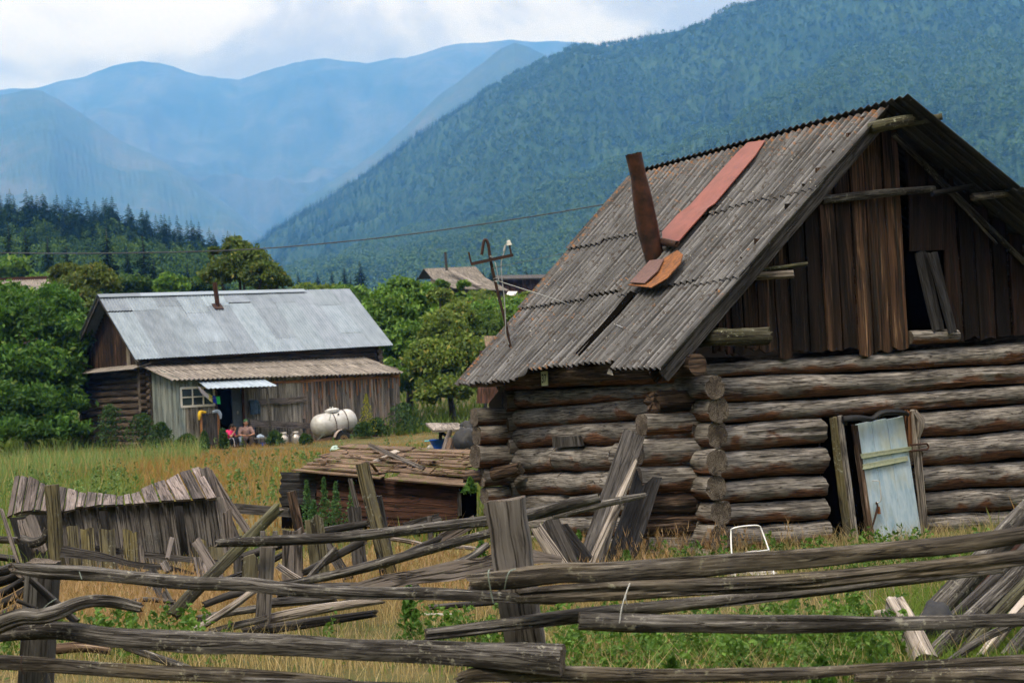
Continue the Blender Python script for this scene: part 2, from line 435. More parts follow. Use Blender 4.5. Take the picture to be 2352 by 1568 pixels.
def mk_door():
    t = NT('peeling_blue_paint'); uv = t.uv()
    n = t.noise(t.mul(uv, (14, 3, 1)), 1, 6, .7, .5); n2 = t.noise(t.mul(uv, (2.2, 1.6, 1)), 1, 4, .6); n3 = t.noise(t.mul(uv, (38, 5, 1)), 1, 5, .7)
    c = t.ramp(n, [(.3, (.26, .40, .52)), (.5, (.41, .54, .66)), (.7, (.54, .64, .73))])
    c = t.mix(t.ramp(n2, [(.50, 0), (.66, .7)]), c, (.44, .46, .37))
    c = t.mix(t.ramp(n3, [(.63, 0), (.72, .75)]), c, (.23, .19, .15))
    t.bsdf(c, .7, normal=t.bump(n3, .4, .004)); return t.m
M['door'] = mk_door()
def mk_plain(name, col, rough=.8, metal=0, var=.25, scale=20, col2=None, bump=.2):
    t = NT(name); o = t.obj(); n = t.noise(o, scale, 5, .65)
    c2 = tuple(x * (1 - var) for x in col) if col2 is None else col2
    c = t.ramp(n, [(.35, c2), (.65, col)])
    t.bsdf(c, rough, metal, t.bump(n, bump, .01)); return t.m
M['batten'] = mk_plain('cream_green_paint', (.43, .45, .31), .7, col2=(.30, .36, .27), scale=30)
M['iron'] = mk_plain('rusty_iron', (.075, .035, .022), .7, .3, col2=(.03, .02, .017), scale=30)
M['mast'] = mk_plain('brown_rusted_pipe', (.058, .032, .026), .6, .3, col2=(.03, .018, .016), scale=22)
M['chim'] = mk_plain('rusted_stove_pipe', (.085, .034, .020), .5, .45, col2=(.022, .014, .012), scale=7, bump=.15)
M['rust'] = mk_plain('orange_rust_sheet', (.27, .10, .028), .85, 0, col2=(.10, .045, .022), scale=16)
M['rustgrey'] = mk_plain('purple_grey_rust_sheet', (.16, .09, .08), .8, .1, col2=(.11, .065, .06), scale=20)
M['redtin'] = mk_plain('red_oxide_tin', (.235, .07, .052), .6, 0, col2=(.17, .055, .043), scale=7, bump=.1)
M['ceramic'] = mk_plain('white_porcelain', (.72, .71, .68), .25, var=.1)
M['wire'] = mk_plain('grey_wire', (.42, .43, .43), .5, .5, var=.3)
M['gwire'] = mk_plain('green_grey_wire', (.22, .27, .24), .6, 0, var=.3)
M['black'] = mk_plain('black_plastic_film', (.012, .013, .016), .55, var=.4, scale=9, bump=.5)
M['cable'] = mk_plain('dark_power_cable', (.02, .022, .024), .6)
_t = NT('interior_shade_black'); _t.bsdf((.004, .0035, .003), 1.0, spec=0.0); M['dark'] = _t.m  # near black, stands in for the shade of interiors and gaps
M['white'] = mk_plain('white_painted_wood', (.68, .66, .63), .6, var=.12, scale=30)
M['alu'] = mk_plain('dull_white_metal_tube', (.66, .66, .66), .35, .4, var=.12)
M['tank'] = mk_plain('grey_white_tank_paint', (.56, .56, .56), .45, .1, col2=(.38, .37, .36), scale=3.5, bump=.08)
M['rubber'] = mk_plain('worn_rubber', (.03, .03, .03), .8)
M['rim'] = mk_plain('ochre_wheel_rim', (.36, .25, .13), .7, col2=(.2, .13, .08), scale=16)
M['trailer'] = mk_plain('brown_trailer_timber', (.17, .115, .085), .85, col2=(.09, .06, .05))
M['fender'] = mk_plain('pinkish_white_fender', (.48, .40, .37), .6, var=.3, scale=9)
M['can'] = mk_plain('dull_aluminium', (.50, .47, .44), .42, .6, col2=(.36, .33, .31), scale=9)
M['stone'] = mk_plain('pale_stone', (.42, .39, .36), .9, col2=(.27, .25, .23), scale=14, bump=.6)
M['skin'] = mk_plain('skin', (.42, .22, .15), .6, var=.08)
M['hair'] = mk_plain('black_hair', (.014, .011, .01), .5)
M['pink'] = mk_plain('pink_cotton', (.70, .035, .17), .85, var=.2)
M['mauve'] = mk_plain('mauve_grey_cotton', (.33, .215, .20), .9, var=.2)
M['scarf'] = mk_plain('green_scarf', (.03, .16, .055), .85, col2=(.10, .16, .09), scale=40)
M['trousers'] = mk_plain('dark_brown_trousers', (.062, .044, .037), .9)
M['navy'] = mk_plain('black_navy_sportswear', (.012, .013, .022), .8)
M['stripe'] = mk_plain('lilac_white_stripe', (.55, .52, .60), .8)
M['shoe'] = mk_plain('mint_lilac_trainers', (.34, .62, .46), .7, col2=(.45, .38, .60), scale=16)
M['slip'] = mk_plain('grey_slippers', (.28, .24, .25), .8)
M['jacket'] = mk_plain('dark_blue_jacket_cloth', (.012, .03, .062), .85, col2=(.05, .09, .14), scale=11)
M['flagw'] = mk_plain('lilac_white_flag', (.50, .48, .58), .85, var=.1)
M['flagy'] = mk_plain('yellow_flag', (.52, .47, .14), .85, var=.1)
M['flagb'] = mk_plain('blue_flag', (.012, .03, .36), .85, var=.1)
M['flagg'] = mk_plain('green_flag', (.03, .45, .11), .85, var=.1)
M['yellow'] = mk_plain('yellow_cloth', (.62, .40, .03), .85, var=.1)
M['lblue'] = mk_plain('pale_blue_cloth', (.40, .50, .66), .85, var=.15)
M['bluepla'] = mk_plain('blue_plastic', (.015, .10, .55), .35, var=.1)
M['teal'] = mk_plain('turquoise_plastic', (.12, .50, .55), .4, var=.1)
M['doorleaf'] = mk_plain('slate_blue_door_paint', (.075, .095, .115), .7, var=.25, scale=8)
M['plate'] = mk_plain('pale_green_number_plate', (.36, .39, .22), .6, var=.15)
M['ink'] = mk_plain('black_ink', (.012, .012, .012), .7)
M['clear'] = mk_plain('milky_green_plastic_bag', (.48, .60, .56), .25, col2=(.16, .26, .2), scale=24)
M['phone'] = mk_plain('dark_green_phone_case', (.012, .06, .035), .3)

def mk_glass():
    t = NT('dim_window_glass'); t.bsdf((.035, .05, .06), .08, spec=.6); return t.m
M['glass'] = mk_glass()

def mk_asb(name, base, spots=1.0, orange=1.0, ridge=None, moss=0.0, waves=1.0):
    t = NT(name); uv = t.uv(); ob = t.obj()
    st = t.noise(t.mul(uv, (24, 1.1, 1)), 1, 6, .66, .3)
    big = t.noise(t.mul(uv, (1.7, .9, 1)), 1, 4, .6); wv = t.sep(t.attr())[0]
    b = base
    f0 = t.math('ADD', t.math('MULTIPLY', t.math('SUBTRACT', wv, .5), .20 * waves), st)  # colour follows wave height: darker troughs, lighter crests, to strengthen the relief
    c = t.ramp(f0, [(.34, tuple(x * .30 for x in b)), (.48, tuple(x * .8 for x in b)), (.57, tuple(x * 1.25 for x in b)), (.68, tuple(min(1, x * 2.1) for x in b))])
    c = t.mix(t.ramp(big, [(.42, 0), (.62, .5)]), c, t.mix(.6, c, tuple(x * .4 for x in b)))
    if spots:
        s1 = t.noise(t.mul(uv, (1, .7, 1)), 15, 4, .70); s1b = t.noise(t.mul(uv, (1, 1, 1)), 38, 3, .6)
        c = t.mix(t.math('MULTIPLY', t.ramp(s1, [(.56, 0), (.60, .85)]), spots), c, (.050, .041, .035))
        c = t.mix(t.math('MULTIPLY', t.ramp(s1b, [(.64, 0), (.69, .9)]), spots), c, (.030, .025, .021))
        s2 = t.noise(t.addv(t.mul(uv, (1, 1, 1)), (7, 3, 0)), 21, 4, .66)
        c = t.mix(t.math('MULTIPLY', t.ramp(s2, [(.66, 0), (.70, .85)]), spots), c, (.44, .42, .38))
    if orange:
        s3 = t.noise(t.addv(uv, (3, 9, 0)), 16, 4, .7); wide = t.noise(t.addv(uv, (1, 5, 0)), .9, 2, .5)
        th = t.ramp(wide, [(.48, 0), (.7, .6)])
        if ridge is not None:
            y = t.sep(uv)[1]; x = t.sep(uv)[0]
            rg = t.math('MAXIMUM', t.ramp(t.math('DIVIDE', y, ridge[0]), [(.80, 0), (1.0, .85)]), t.ramp(t.math('DIVIDE', x, ridge[1]), [(.90, 0), (1.0, .8)]))
            th = t.math('MAXIMUM', th, rg)
        m = t.ramp(t.math('ADD', s3, t.math('MULTIPLY', th, .17)), [(.66, 0), (.72, 1)])
        c = t.mix(t.math('MULTIPLY', m, orange), c, t.ramp(s3, [(.45, (.13, .055, .022)), (.7, (.30, .14, .05))]))
    if moss:
        mm = t.noise(uv, 3.2, 4, .7)
        c = t.mix(t.math('MULTIPLY', t.ramp(mm, [(.54, 0), (.62, 1)]), moss), c, (.075, .085, .014))
    t.bsdf(c, .9, normal=t.bump(t.noise(uv, 40, 5, .7), .5, .006), spec=.2); return t.m
M['asb'] = mk_asb('weathered_asbestos_sheet', (.086, .085, .087), 1, .8, ridge=(4.46, 4.8))
M['asb2'] = mk_asb('lean_to_asbestos_sheet', (.185, .165, .148), .3, .35)
M['asbdark'] = mk_asb('dark_asbestos_sheet', (.035, .037, .039), .4, .2)  # darkened copy of the roof sheet, the underside's shade in its colour
M['asb3'] = mk_asb('far_grey_roofing', (.15, .135, .12), .3, .3, waves=.5)
M['rotroof'] = mk_asb('lichened_roof_board', (.15, .10, .068), .9, 1.0, moss=.9, waves=0)

def mk_tin():
    t = NT('galvanised_roof_tin'); a = t.attr(); uv = t.uv()
    n = t.noise(t.mul(uv, (2.2, .8, 1)), 1.4, 5, .65); n2 = t.noise(uv, 11, 4, .7)
    c = t.mix(1.0, t.ramp(n, [(.3, (.14, .18, .225)), (.7, (.27, .325, .385))]), a, 'MULTIPLY')
    c = t.mix(t.ramp(n2, [(.6, 0), (.75, .35)]), c, (.55, .58, .62))
    t.bsdf(c, .5, .25, spec=.4); return t.m
M['tin'] = mk_tin()

def mk_leaf(name, trans=.3, rough=.6, gloss=.25):
    t = NT(name); a = t.attr()
    b = t.n('ShaderNodeBsdfPrincipled'); t.put(b.inputs['Base Color'], a); b.inputs['Roughness'].default_value = rough; b.inputs['Specular IOR Level'].default_value = gloss
    tr = t.n('ShaderNodeBsdfTranslucent'); t.put(tr.inputs[0], t.mix(1.0, a, (1.25, 1.25, .7), 'MULTIPLY'))
    mx = t.n('ShaderNodeMixShader'); mx.inputs[0].default_value = trans
    t.t.links.new(b.outputs[0], mx.inputs[1]); t.t.links.new(tr.outputs[0], mx.inputs[2]); t.t.links.new(mx.outputs[0], t.out.inputs[0])
    return t.m
M['leaf'] = mk_leaf('green_leaves'); M['grass'] = mk_leaf('grass_blades', .35, .7, .15); M['needle'] = mk_leaf('spruce_needles', .08, .8, .1)
def mk_ftree():
    t = NT('distant_forest_canopy'); t.bsdf(t.attr(), .9, spec=.1); return t.m
M['ftree'] = mk_ftree()

def mk_ground():
    t = NT('meadow_soil'); p = t.geo()
    n = t.noise(p, .35, 6, .65); n2 = t.noise(p, 3.5, 5, .7); n3 = t.noise(p, 22, 4, .7)
    c = t.ramp(n, [(.35, (.05, .06, .02)), (.5, (.11, .09, .04)), (.65, (.17, .13, .065))])
    c = t.mix(t.ramp(n2, [(.4, 0), (.65, .7)]), c, (.05, .075, .02))
    c = t.mix(t.ramp(n3, [(.5, 0), (.7, .6)]), c, (.045, .035, .02))
    t.bsdf(c, .95, normal=t.bump(n3, .8, .03), spec=.1); return t.m
M['ground'] = mk_ground()
def mk_mount(name, cols, sc):
    t = NT(name); p = t.geo()
    n = t.noise(t.mul(p, (1, .5, 1)), sc, 7, .62, .5); n2 = t.noise(p, sc * 7, 5, .7)
    f = t.math('ADD', t.math('MULTIPLY', n, .7), t.math('MULTIPLY', n2, .3))
    z = t.sep(p)[2]
    c = t.ramp(f, [(.36, cols[0]), (.5, cols[1]), (.62, cols[2])])
    t.bsdf(c, .95, spec=.05); return t.m
M['farm'] = mk_mount('bare_mountain_slope', ((.014, .028, .02), (.032, .044, .036), (.062, .070, .066)), .004)
M['midm'] = mk_mount('wooded_far_slope', ((.02, .04, .022), (.035, .055, .03), (.07, .075, .05)), .004)
M['nearm'] = mk_mount('forest_floor', ((.016, .040, .019), (.026, .056, .024), (.04, .075, .03)), .01)
# ------------------------------------------------------------------ camera, light, sky, air
cam = bpy.data.cameras.new('camera'); cam.sensor_width = 36; cam.lens = F / 2352 * 36; cam.clip_start = .1; cam.clip_end = 40000
co = link(bpy.data.objects.new('camera', cam))
Rr = R0 * math.cos(ROLL) - U0 * math.sin(ROLL); Uu = R0 * math.sin(ROLL) + U0 * math.cos(ROLL)
co.matrix_world = Matrix([[Rr[i], Uu[i], -F0[i], EYE[i]] for i in range(3)] + [[0, 0, 0, 1]])
cam.dof.use_dof = True; cam.dof.focus_distance = 15.5; cam.dof.aperture_fstop = 4.5
S.camera = co

SUN = nrm((-.34, -.62, 1.0))
sl = bpy.data.lights.new('sun', 'SUN'); sl.energy = 1.5; sl.angle = math.radians(14); sl.color = (1, .97, .93)
so = link(bpy.data.objects.new('sun', sl)); so.rotation_euler = Vector(SUN).to_track_quat('Z', 'Y').to_euler(); so.location = (-20, -10, 40)

w = bpy.data.worlds.new('World'); S.world = w; w.use_nodes = True
nt = w.node_tree; nt.nodes.clear()
sky = nt.nodes.new('ShaderNodeTexSky'); sky.sky_type = 'NISHITA'; sky.sun_disc = False
sky.sun_elevation = math.asin(SUN[2]); sky.sun_rotation = math.atan2(SUN[0], SUN[1]) % (2 * PI)
b1 = nt.nodes.new('ShaderNodeBackground'); nt.links.new(sky.outputs[0], b1.inputs[0]); b1.inputs[1].default_value = .1
tc = nt.nodes.new('ShaderNodeTexCoord')
mp = nt.nodes.new('ShaderNodeVectorMath'); mp.operation = 'MULTIPLY'; nt.links.new(tc.outputs['Generated'], mp.inputs[0]); mp.inputs[1].default_value = (1.0, 1.0, 1.9)
off = nt.nodes.new('ShaderNodeVectorMath'); off.operation = 'ADD'; nt.links.new(mp.outputs[0], off.inputs[0]); off.inputs[1].default_value = (3.17, .42, 1.3)
ns = nt.nodes.new('ShaderNodeTexNoise'); nt.links.new(off.outputs[0], ns.inputs['Vector']); ns.inputs['Scale'].default_value = 5.2; ns.inputs['Detail'].default_value = 9; ns.inputs['Roughness'].default_value = .56; ns.inputs['Distortion'].default_value = .35
rp = nt.nodes.new('ShaderNodeValToRGB'); nt.links.new(ns.outputs[0], rp.inputs[0])
e = rp.color_ramp.elements; e.new(.5); e.new(.6)
for el, (p, c) in zip(e, [(.43, (.50, .50, .545)), (.495, (.68, .685, .73)), (.54, (.90, .90, .93)), (.60, (1.02, 1.02, 1.03))]): el.position = p; el.color = (*c, 1)
b2 = nt.nodes.new('ShaderNodeBackground'); tn = nt.nodes.new('ShaderNodeMix'); tn.data_type = 'RGBA'; tn.blend_type = 'MULTIPLY'; tn.inputs[0].default_value = 1.0; nt.links.new(rp.outputs[0], tn.inputs[6]); nt.links.new(tn.outputs[2], b2.inputs[0])
sx = nt.nodes.new('ShaderNodeSeparateXYZ'); nt.links.new(tc.outputs['Generated'], sx.inputs[0])          # an overcast sky is brightest overhead
zr_ = nt.nodes.new('ShaderNodeMapRange'); nt.links.new(sx.outputs[2], zr_.inputs[0]); zr_.inputs[1].default_value = .22; zr_.inputs[2].default_value = 1.0; zr_.inputs[3].default_value = .47; zr_.inputs[4].default_value = 2.5
nt.links.new(zr_.outputs[0], b2.inputs[1])
tr_ = nt.nodes.new('ShaderNodeValToRGB'); nt.links.new(sx.outputs[2], tr_.inputs[0]); nt.links.new(tr_.outputs[0], tn.inputs[7])
tr_.color_ramp.elements[0].position = .2; tr_.color_ramp.elements[0].color = (.98, .97, 1.02, 1); tr_.color_ramp.elements[1].position = .5; tr_.color_ramp.elements[1].color = (1, .985, 1.05, 1)
mx = nt.nodes.new('ShaderNodeMixShader'); mx.inputs[0].default_value = .94
nt.links.new(b1.outputs[0], mx.inputs[1]); nt.links.new(b2.outputs[0], mx.inputs[2])
wo = nt.nodes.new('ShaderNodeOutputWorld'); nt.links.new(mx.outputs[0], wo.inputs[0])

S.view_settings.view_transform = 'Standard'; S.view_settings.look = 'None'; S.view_settings.gamma = 1; S.view_settings.exposure = 0.82
S.render.engine = 'CYCLES'
cy = S.cycles
cy.use_denoising = True; cy.denoiser = 'OPENIMAGEDENOISE'; cy.denoising_prefilter = 'FAST'
cy.max_bounces = 5; cy.diffuse_bounces = 2; cy.glossy_bounces = 2; cy.transmission_bounces = 2; cy.volume_bounces = 1; cy.transparent_max_bounces = 4
cy.caustics_reflective = False; cy.caustics_refractive = False

# ------------------------------------------------------------------ ground
def ground():
    ys = np.concatenate([np.array([-2500, -1200, -400, -100, -30]), np.linspace(-6, 8, 15), np.linspace(8.3, 40, 110), np.linspace(41, 150, 80), np.linspace(160, 460, 30), np.array([600, 900, 1400, 2200, 4000, 6500, 8900])])
    xs = np.concatenate([-np.geomspace(6200, 60, 22), np.linspace(-55, 55, 190), np.geomspace(60, 6200, 22)])
    X, Y = np.meshgrid(xs, ys); Z = gz(X, Y) + .03 * snoise(X * 2.2, Y * 2.2, seed=3) * (Y < 160)
    Z[np.abs(X) > 2000] -= 0
    n, m = len(ys), len(xs); V = np.stack([X, Y, Z], -1).reshape(-1, 3)
    a = (np.arange(n - 1)[:, None] * m + np.arange(m - 1)[None]).ravel()
    T = np.concatenate([np.stack([a, a + 1, a + m + 1], 1), np.stack([a, a + m + 1, a + m], 1)])
    o = trimesh('ground', V, T, np.ones((len(V), 3)), M['ground'], smooth=True)
    tag(o, 'grassy meadow ground of the village clearing', 'ground', kind='structure')
ground()

# ------------------------------------------------------------------ mountains
class Ridge:
    """a slope that comes down from a skyline to its foot; columns fan out from the valley mouth"""
    def __init__(self, prof, Yr, Yb, zb, amp, seed, feat=300, jag=0.0):
        pr = np.array(prof, float); self.x0, self.x1 = pr[0, 0], pr[-1, 0]
        self.prof, self.Yr, self.Yb, self.zb, self.amp, self.seed, self.feat, self.jag = pr, Yr, Yb, zb, amp, seed, feat, jag
    def at(self, x, t):
        x = np.asarray(x, float); t = np.asarray(t, float)
        y = np.interp(x, self.prof[:, 0], self.prof[:, 1]) + self.jag * snoise(x / 40, seed=self.seed + 5, oct=4)
        Yr = self.Yr(x) if callable(self.Yr) else self.Yr + 0 * x
        xx = x - CX; yy = y - CY
        a = xx * math.cos(ROLL) - yy * math.sin(ROLL); b = xx * math.sin(ROLL) + yy * math.cos(ROLL)
        zr = EYE[2] + (HZ - b) / F * Yr
        k = a / F
        Y = Yr + (self.Yb - Yr) * t
        X = k * Y
        tt = np.clip(t, 0, 1)
        z = zr + (self.zb - zr) * tt ** 1.05
        rid = lambda a_, b_, sd: 1 - 2 * np.abs(snoise(a_, b_, seed=sd, oct=3))          # spurs and gullies that run down the slope
        q = x / self.feat
        g_ = self.feat * 4.2
        n_ = .62 * rid(X / g_, Y / g_ * .6, self.seed + 4) + .26 * rid(X / g_ * 2.7, Y / g_ * 1.7, self.seed + 5) + .30 * rid(q + 1.1 * t, t * 1.3, self.seed) + .12 * rid(q * 2.6 + 1.5 * t, t * 2.6, self.seed + 1) + .06 * rid(q * 7, t * 9, self.seed + 2)
        bend = self.amp * (n_ - .55) * np.sin(PI * np.clip(t, 0, 1)) ** .8
        back = np.where(t < 0, (zr * 2.2) * t, 0)
        return np.stack([X, Y, z + bend + back], -1)
    def mesh(self, name, mat, label, nx=760, nt=200):
        xs = np.linspace(self.x0, self.x1, nx); ts = np.concatenate([[-.5, -.2], np.linspace(0, 1, nt) ** 1.15, [1.03]])
        Xg, Tg = np.meshgrid(xs, ts); V = self.at(Xg, Tg); V[-1, :, 2] -= 40; V = V.reshape(-1, 3); m, n = nx, len(ts)
        a = (np.arange(n - 1)[:, None] * m + np.arange(m - 1)[None]).ravel()
        T = np.concatenate([np.stack([a, a + m + 1, a + 1], 1), np.stack([a, a + m, a + m + 1], 1)])
        o = trimesh(name, V, T, np.ones((len(V), 3)), mat, smooth=True)
        tag(o, label, 'mountain', kind='structure'); return o

far = Ridge([(-500, 260), (-200, 225), (0, 204), (60, 200), (110, 192), (170, 178), (220, 160), (270, 145), (320, 134), (360, 140), (400, 152), (450, 165), (500, 174), (545, 178), (575, 168), (600, 157), (650, 147), (700, 132), (740, 127), (790, 137), (840, 139), (880, 132), (930, 131), (965, 118), (1010, 107), (1060, 97), (1110, 93), (1180, 90), (1260, 91), (1340, 95), (1450, 110), (1700, 160)], 7200, 4300, 200, 190, 21, 190, 5)
far.mesh('mountain_range', M['farm'], 'pale blue bare mountain range at the head of the valley')
mid = Ridge([(560, 610), (700, 452), (820, 380), (920, 300), (1000, 226), (1060, 178), (1110, 140), (1150, 110), (1180, 97), (1215, 104), (1260, 124), (1330, 150), (1450, 200), (1600, 260)], 5000, 3000, 120, 90, 22, 120, 5)
mid.mesh('mountain_spur', M['midm'], 'darker wooded peak between the pale range and the forested slope')
lft = Ridge([(-500, 300), (-150, 225), (0, 212), (50, 202), (90, 203), (130, 222), (190, 262), (260, 312), (340, 352), (420, 400), (520, 470), (620, 540), (720, 620)], 5200, 3000, 120, 80, 23, 130, 4)
lft.mesh('mountain_shoulder', M['midm'], 'shadowy blue mountain shoulder at the left edge of the valley')
near = Ridge([(480, 640), (600, 556), (660, 512), (760, 452), (860, 384), (960, 310), (1060, 250), (1110, 212), (1180, 170), (1240, 138), (1290, 118), (1325, 104), (1370, 108), (1420, 100), (1480, 84), (1520, 73), (1570, 62), (1620, 51), (1660, 40), (1720, 15), (1770, -8), (1860, -50), (2000, -110), (2200, -190), (2500, -280), (2900, -400)], 2700, 1250, 66, 120, 24, 230, 4)
near.mesh('forest_mountain', M['nearm'], 'big blue green forested mountainside rising to the right')
spur = Ridge([(560, 660), (720, 610), (900, 552), (1060, 500), (1200, 448), (1330, 408), (1450, 356), (1560, 312), (1660, 268), (1730, 232), (1800, 190), (1880, 152), (1950, 112), (2020, 92), (2100, 84), (2160, 90), (2250, 86), (2352, 96), (2500, 80), (2900, 40)], 2000, 900, 46, 60, 25, 200, 4)
spur.mesh('forest_spur', M['nearm'], 'lighter green forested spur in front of the big mountainside')

# ------------------------------------------------------------------ trees as templates
def spruce_mesh(seed, nw=30, wd=1.0):
    rs = np.random.RandomState(seed); V = []; T = []; C = []
    for k in range(nw):
        t = k / nw; z = .04 + .95 * t; R = wd * .20 * (1 - t) ** .85 * (.75 + .45 * rs.rand()) + .006; nb = int(9 - 4 * t)
        for j in range(nb):
            a = rs.rand() * 6.28; L = R * (.6 + .6 * rs.rand()); dr = -.28 * L - .01
            ax = np.array([math.cos(a), math.sin(a), 0]); sd = np.array([-math.sin(a), math.cos(a), 0]); col = np.array((.012, .034, .018)) * (.7 + .9 * rs.rand())
            for m_ in range(3):
                f0, f1 = m_ / 3, (m_ + 1.2) / 3; w_ = L * .26 * (1 - .5 * f0); b = len(V)
                p0 = ax * L * f0 + np.array([0, 0, z + dr * f0 ** 1.5]); p1 = ax * L * min(1.05, f1) + np.array([0, 0, z + dr * min(1, f1) ** 1.5 + .012])
                V += [p0 + sd * w_, p0 - sd * w_, p1, (p0 + p1) / 2 - np.array([0, 0, .035 * (1 - t) + .01])]; T += [(b, b + 1, b + 2), (b, b + 2, b + 3)]; C += [col, col, col * 1.25, col * .9]
    V.append((0, 0, 1.02)); V.append((.006, 0, .93)); V.append((-.006, .004, .93)); C += [np.array((.012, .034, .018))] * 3; b = len(V); T.append((b - 3, b - 2, b - 1))
    return np.array(V), np.array(T), np.array(C)
def tmpl_crown(seed, n, s0, low=.25):
    r = np.random.RandomState(seed); V = []; T = []
    cl = [nrm(r.normal(size=3)) * np.array([.20, .20, .33]) * (.45 + .65 * r.rand()) for _ in range(14)]
    for k in range(n):
        c0 = cl[r.randint(14)]; c = np.array([0, 0, .55]) + c0 + r.normal(size=3) * np.array([.075, .075, .085])
        c[2] = max(.06, c[2]); d = nrm(c - (0, 0, .5) + r.normal(size=3) * .3); s = s0 * (.7 + .8 * r.rand())
        a = nrm(np.cross(d + r.normal(size=3) * .5, (0, 0, 1))); b2 = nrm(np.cross(a, d + r.normal(size=3) * .6))
        i = len(V); V += [c + a * s, c - a * s * .5 + b2 * s * .9, c - a * s * .5 - b2 * s * .9]; T.append((i, i + 1, i + 2))
    return np.array(V), np.array(T)
CON = [spruce_mesh(s, 6, 1.0)[:2] for s in (1, 2, 3)]; CRN = [tmpl_crown(s, 44, .085) for s in (4, 5, 6)]
CONH = [spruce_mesh(s, 22, 1.6)[:2] for s in (1, 2, 3)]; CRNH = [tmpl_crown(s, 420, .030) for s in (7, 8, 9)]

def scatter(pos, hts, conif, seed, dk, lt, wid=1.0, fine=False):
    """real trees, one mesh: arrays of vertices, triangles and colours"""
    r = np.random.RandomState(seed); VV = []; TT = []; CC = []; n = 0
    pick = r.randint(0, 3, len(pos)); rot = r.rand(len(pos)) * 6.28; wv = (.8 + .5 * r.rand(len(pos))) * wid; cj = r.rand(len(pos), 1)
    for kind, tm, cols in ((True, CONH if fine else CON, dk), (False, CRNH if fine else CRN, lt)):
        for q in range(3):
            s = np.where((conif == kind) & (pick == q))[0]
            if not len(s): continue
            V, T = tm[q]
            c, sn = np.cos(rot[s])[:, None], np.sin(rot[s])[:, None]
            X = (V[:, 0] * c - V[:, 1] * sn) * (hts[s] * wv[s])[:, None]; Y = (V[:, 0] * sn + V[:, 1] * c) * (hts[s] * wv[s])[:, None]; Z = V[:, 2][None] * hts[s][:, None]
            A = np.stack([X, Y, Z], -1) + pos[s][:, None]
            VV.append(A.reshape(-1, 3)); TT.append((T[None] + (np.arange(len(s)) * len(V))[:, None, None]).reshape(-1, 3) + n); n += len(s) * len(V)
            col = np.asarray(cols[0]) * (1 - cj[s]) + np.asarray(cols[1]) * cj[s]
            CC.append((col[:, None] * (.82 + .36 * r.rand(len(s), len(V) // 3 + 1, 1)).repeat(3, 1)[:, :len(V)]).reshape(-1, 3))
    return np.vstack(VV), np.vstack(TT), np.vstack(CC)

def forest(name, rg, n, seed, h, mixbias, label, tmin=0.0, tmax=.95, xr=None, fine=False, lt=((.045, .10, .030), (.078, .142, .044))):
    r = np.random.RandomState(seed)
    x = r.uniform(*(xr or (rg.x0 + 20, 2420)), n); t = tmin + (tmax - tmin) * r.rand(n) ** 1.1
    p = rg.at(x, t)
    mixv = snoise(p[:, 0] / 170, p[:, 1] / 170, seed=seed + 1, oct=4) + .25 * r.normal(size=n)
    conif = mixv + .5 * (.5 - t) * (tmax < .96) > mixbias
    ht = h * (.6 + .65 * r.rand(n)) * np.where(conif, 1.3, .82); p[:, 2] -= .6
    V, T, C = scatter(p, ht, conif, seed + 2, ((.022, .062, .026), (.036, .086, .034)), lt, 1.0, fine)
    o = trimesh(name, V, T, C, M['ftree']); tag(o, label, 'forest', kind='stuff')
forest('mountain_forest', near, 30000, 41, 10.5, .16, 'conifers and birches covering the big mountainside')
forest('spur_forest', spur, 19000, 42, 9.5, .30, 'paler birches and larches covering the forested spur', lt=((.055, .12, .032), (.10, .17, .052)))

hill = Ridge([(-300, 466), (-60, 498), (0, 508), (60, 518), (130, 524), (200, 534), (260, 538), (320, 552), (380, 574), (440, 588), (500, 608), (560, 632), (610, 666), (660, 698), (720, 726)], 430, 250, 14, 3, 26, 200, 1)
hill.mesh('wooded_hill', M['nearm'], 'low dark wooded hill behind the tin roofed house', 120, 40)
forest('hill_forest', hill, 1150, 43, 7.8, -.16, 'dense mixed spruces and birches on the low hill behind the house', 0, .98, (-280, 640), True, ((.032, .078, .018), (.085, .15, .032)))

def low_sky_blocker():  # slope added out of view, shaped to block low light from the sky
    az = np.radians(np.linspace(86, 274, 90)); rr_ = np.linspace(0, 1, 24)
    A, Rg = np.meshgrid(az, rr_); rad = 240 + 1100 * Rg
    X = np.sin(A) * rad; Y = np.cos(A) * rad
    Z = (rad - 240) * .55 * sstep(86, 110, np.degrees(A)) * sstep(274, 250, np.degrees(A)) ** 1 * (1 + .3 * snoise(X / 300, Y / 300, seed=77)) - 1
    V = np.stack([X, Y, Z], -1).reshape(-1, 3); m = 90; n = 24
    a = (np.arange(n - 1)[:, None] * m + np.arange(m - 1)[None]).ravel()
    T = np.concatenate([np.stack([a, a + m + 1, a + 1], 1), np.stack([a, a + m, a + m + 1], 1)])
    o = trimesh('low_sky_blocker', V, T, np.ones((len(V), 3)), M['nearm'], smooth=True); tag(o, 'added unseen slope behind the viewer that blocks low sky light', 'mountain', kind='structure')
low_sky_blocker()
hz = MB(); hz.box((-6400, -2600, -3), (6400, 9100, 1800))
ho = build(hz, 'haze', [], smooth=False, loc=(0, 0, 0)); tag(ho, 'thin blue mountain air filling the valley', 'haze', kind='stuff')
hm = bpy.data.materials.new('mountain_air'); hm.use_nodes = True; hn = hm.node_tree; hn.nodes.clear()
pv = hn.nodes.new('ShaderNodeVolumePrincipled'); pv.inputs['Color'].default_value = (.11, .355, 1.0, 1); pv.inputs['Absorption Color'].default_value = (1, 1, 1, 1); pv.inputs['Density'].default_value = 1.0 / 5400; pv.inputs['Anisotropy'].default_value = .0
ou = hn.nodes.new('ShaderNodeOutputMaterial'); hn.links.new(pv.outputs[0], ou.inputs['Volume']); ho.data.materials.append(hm)
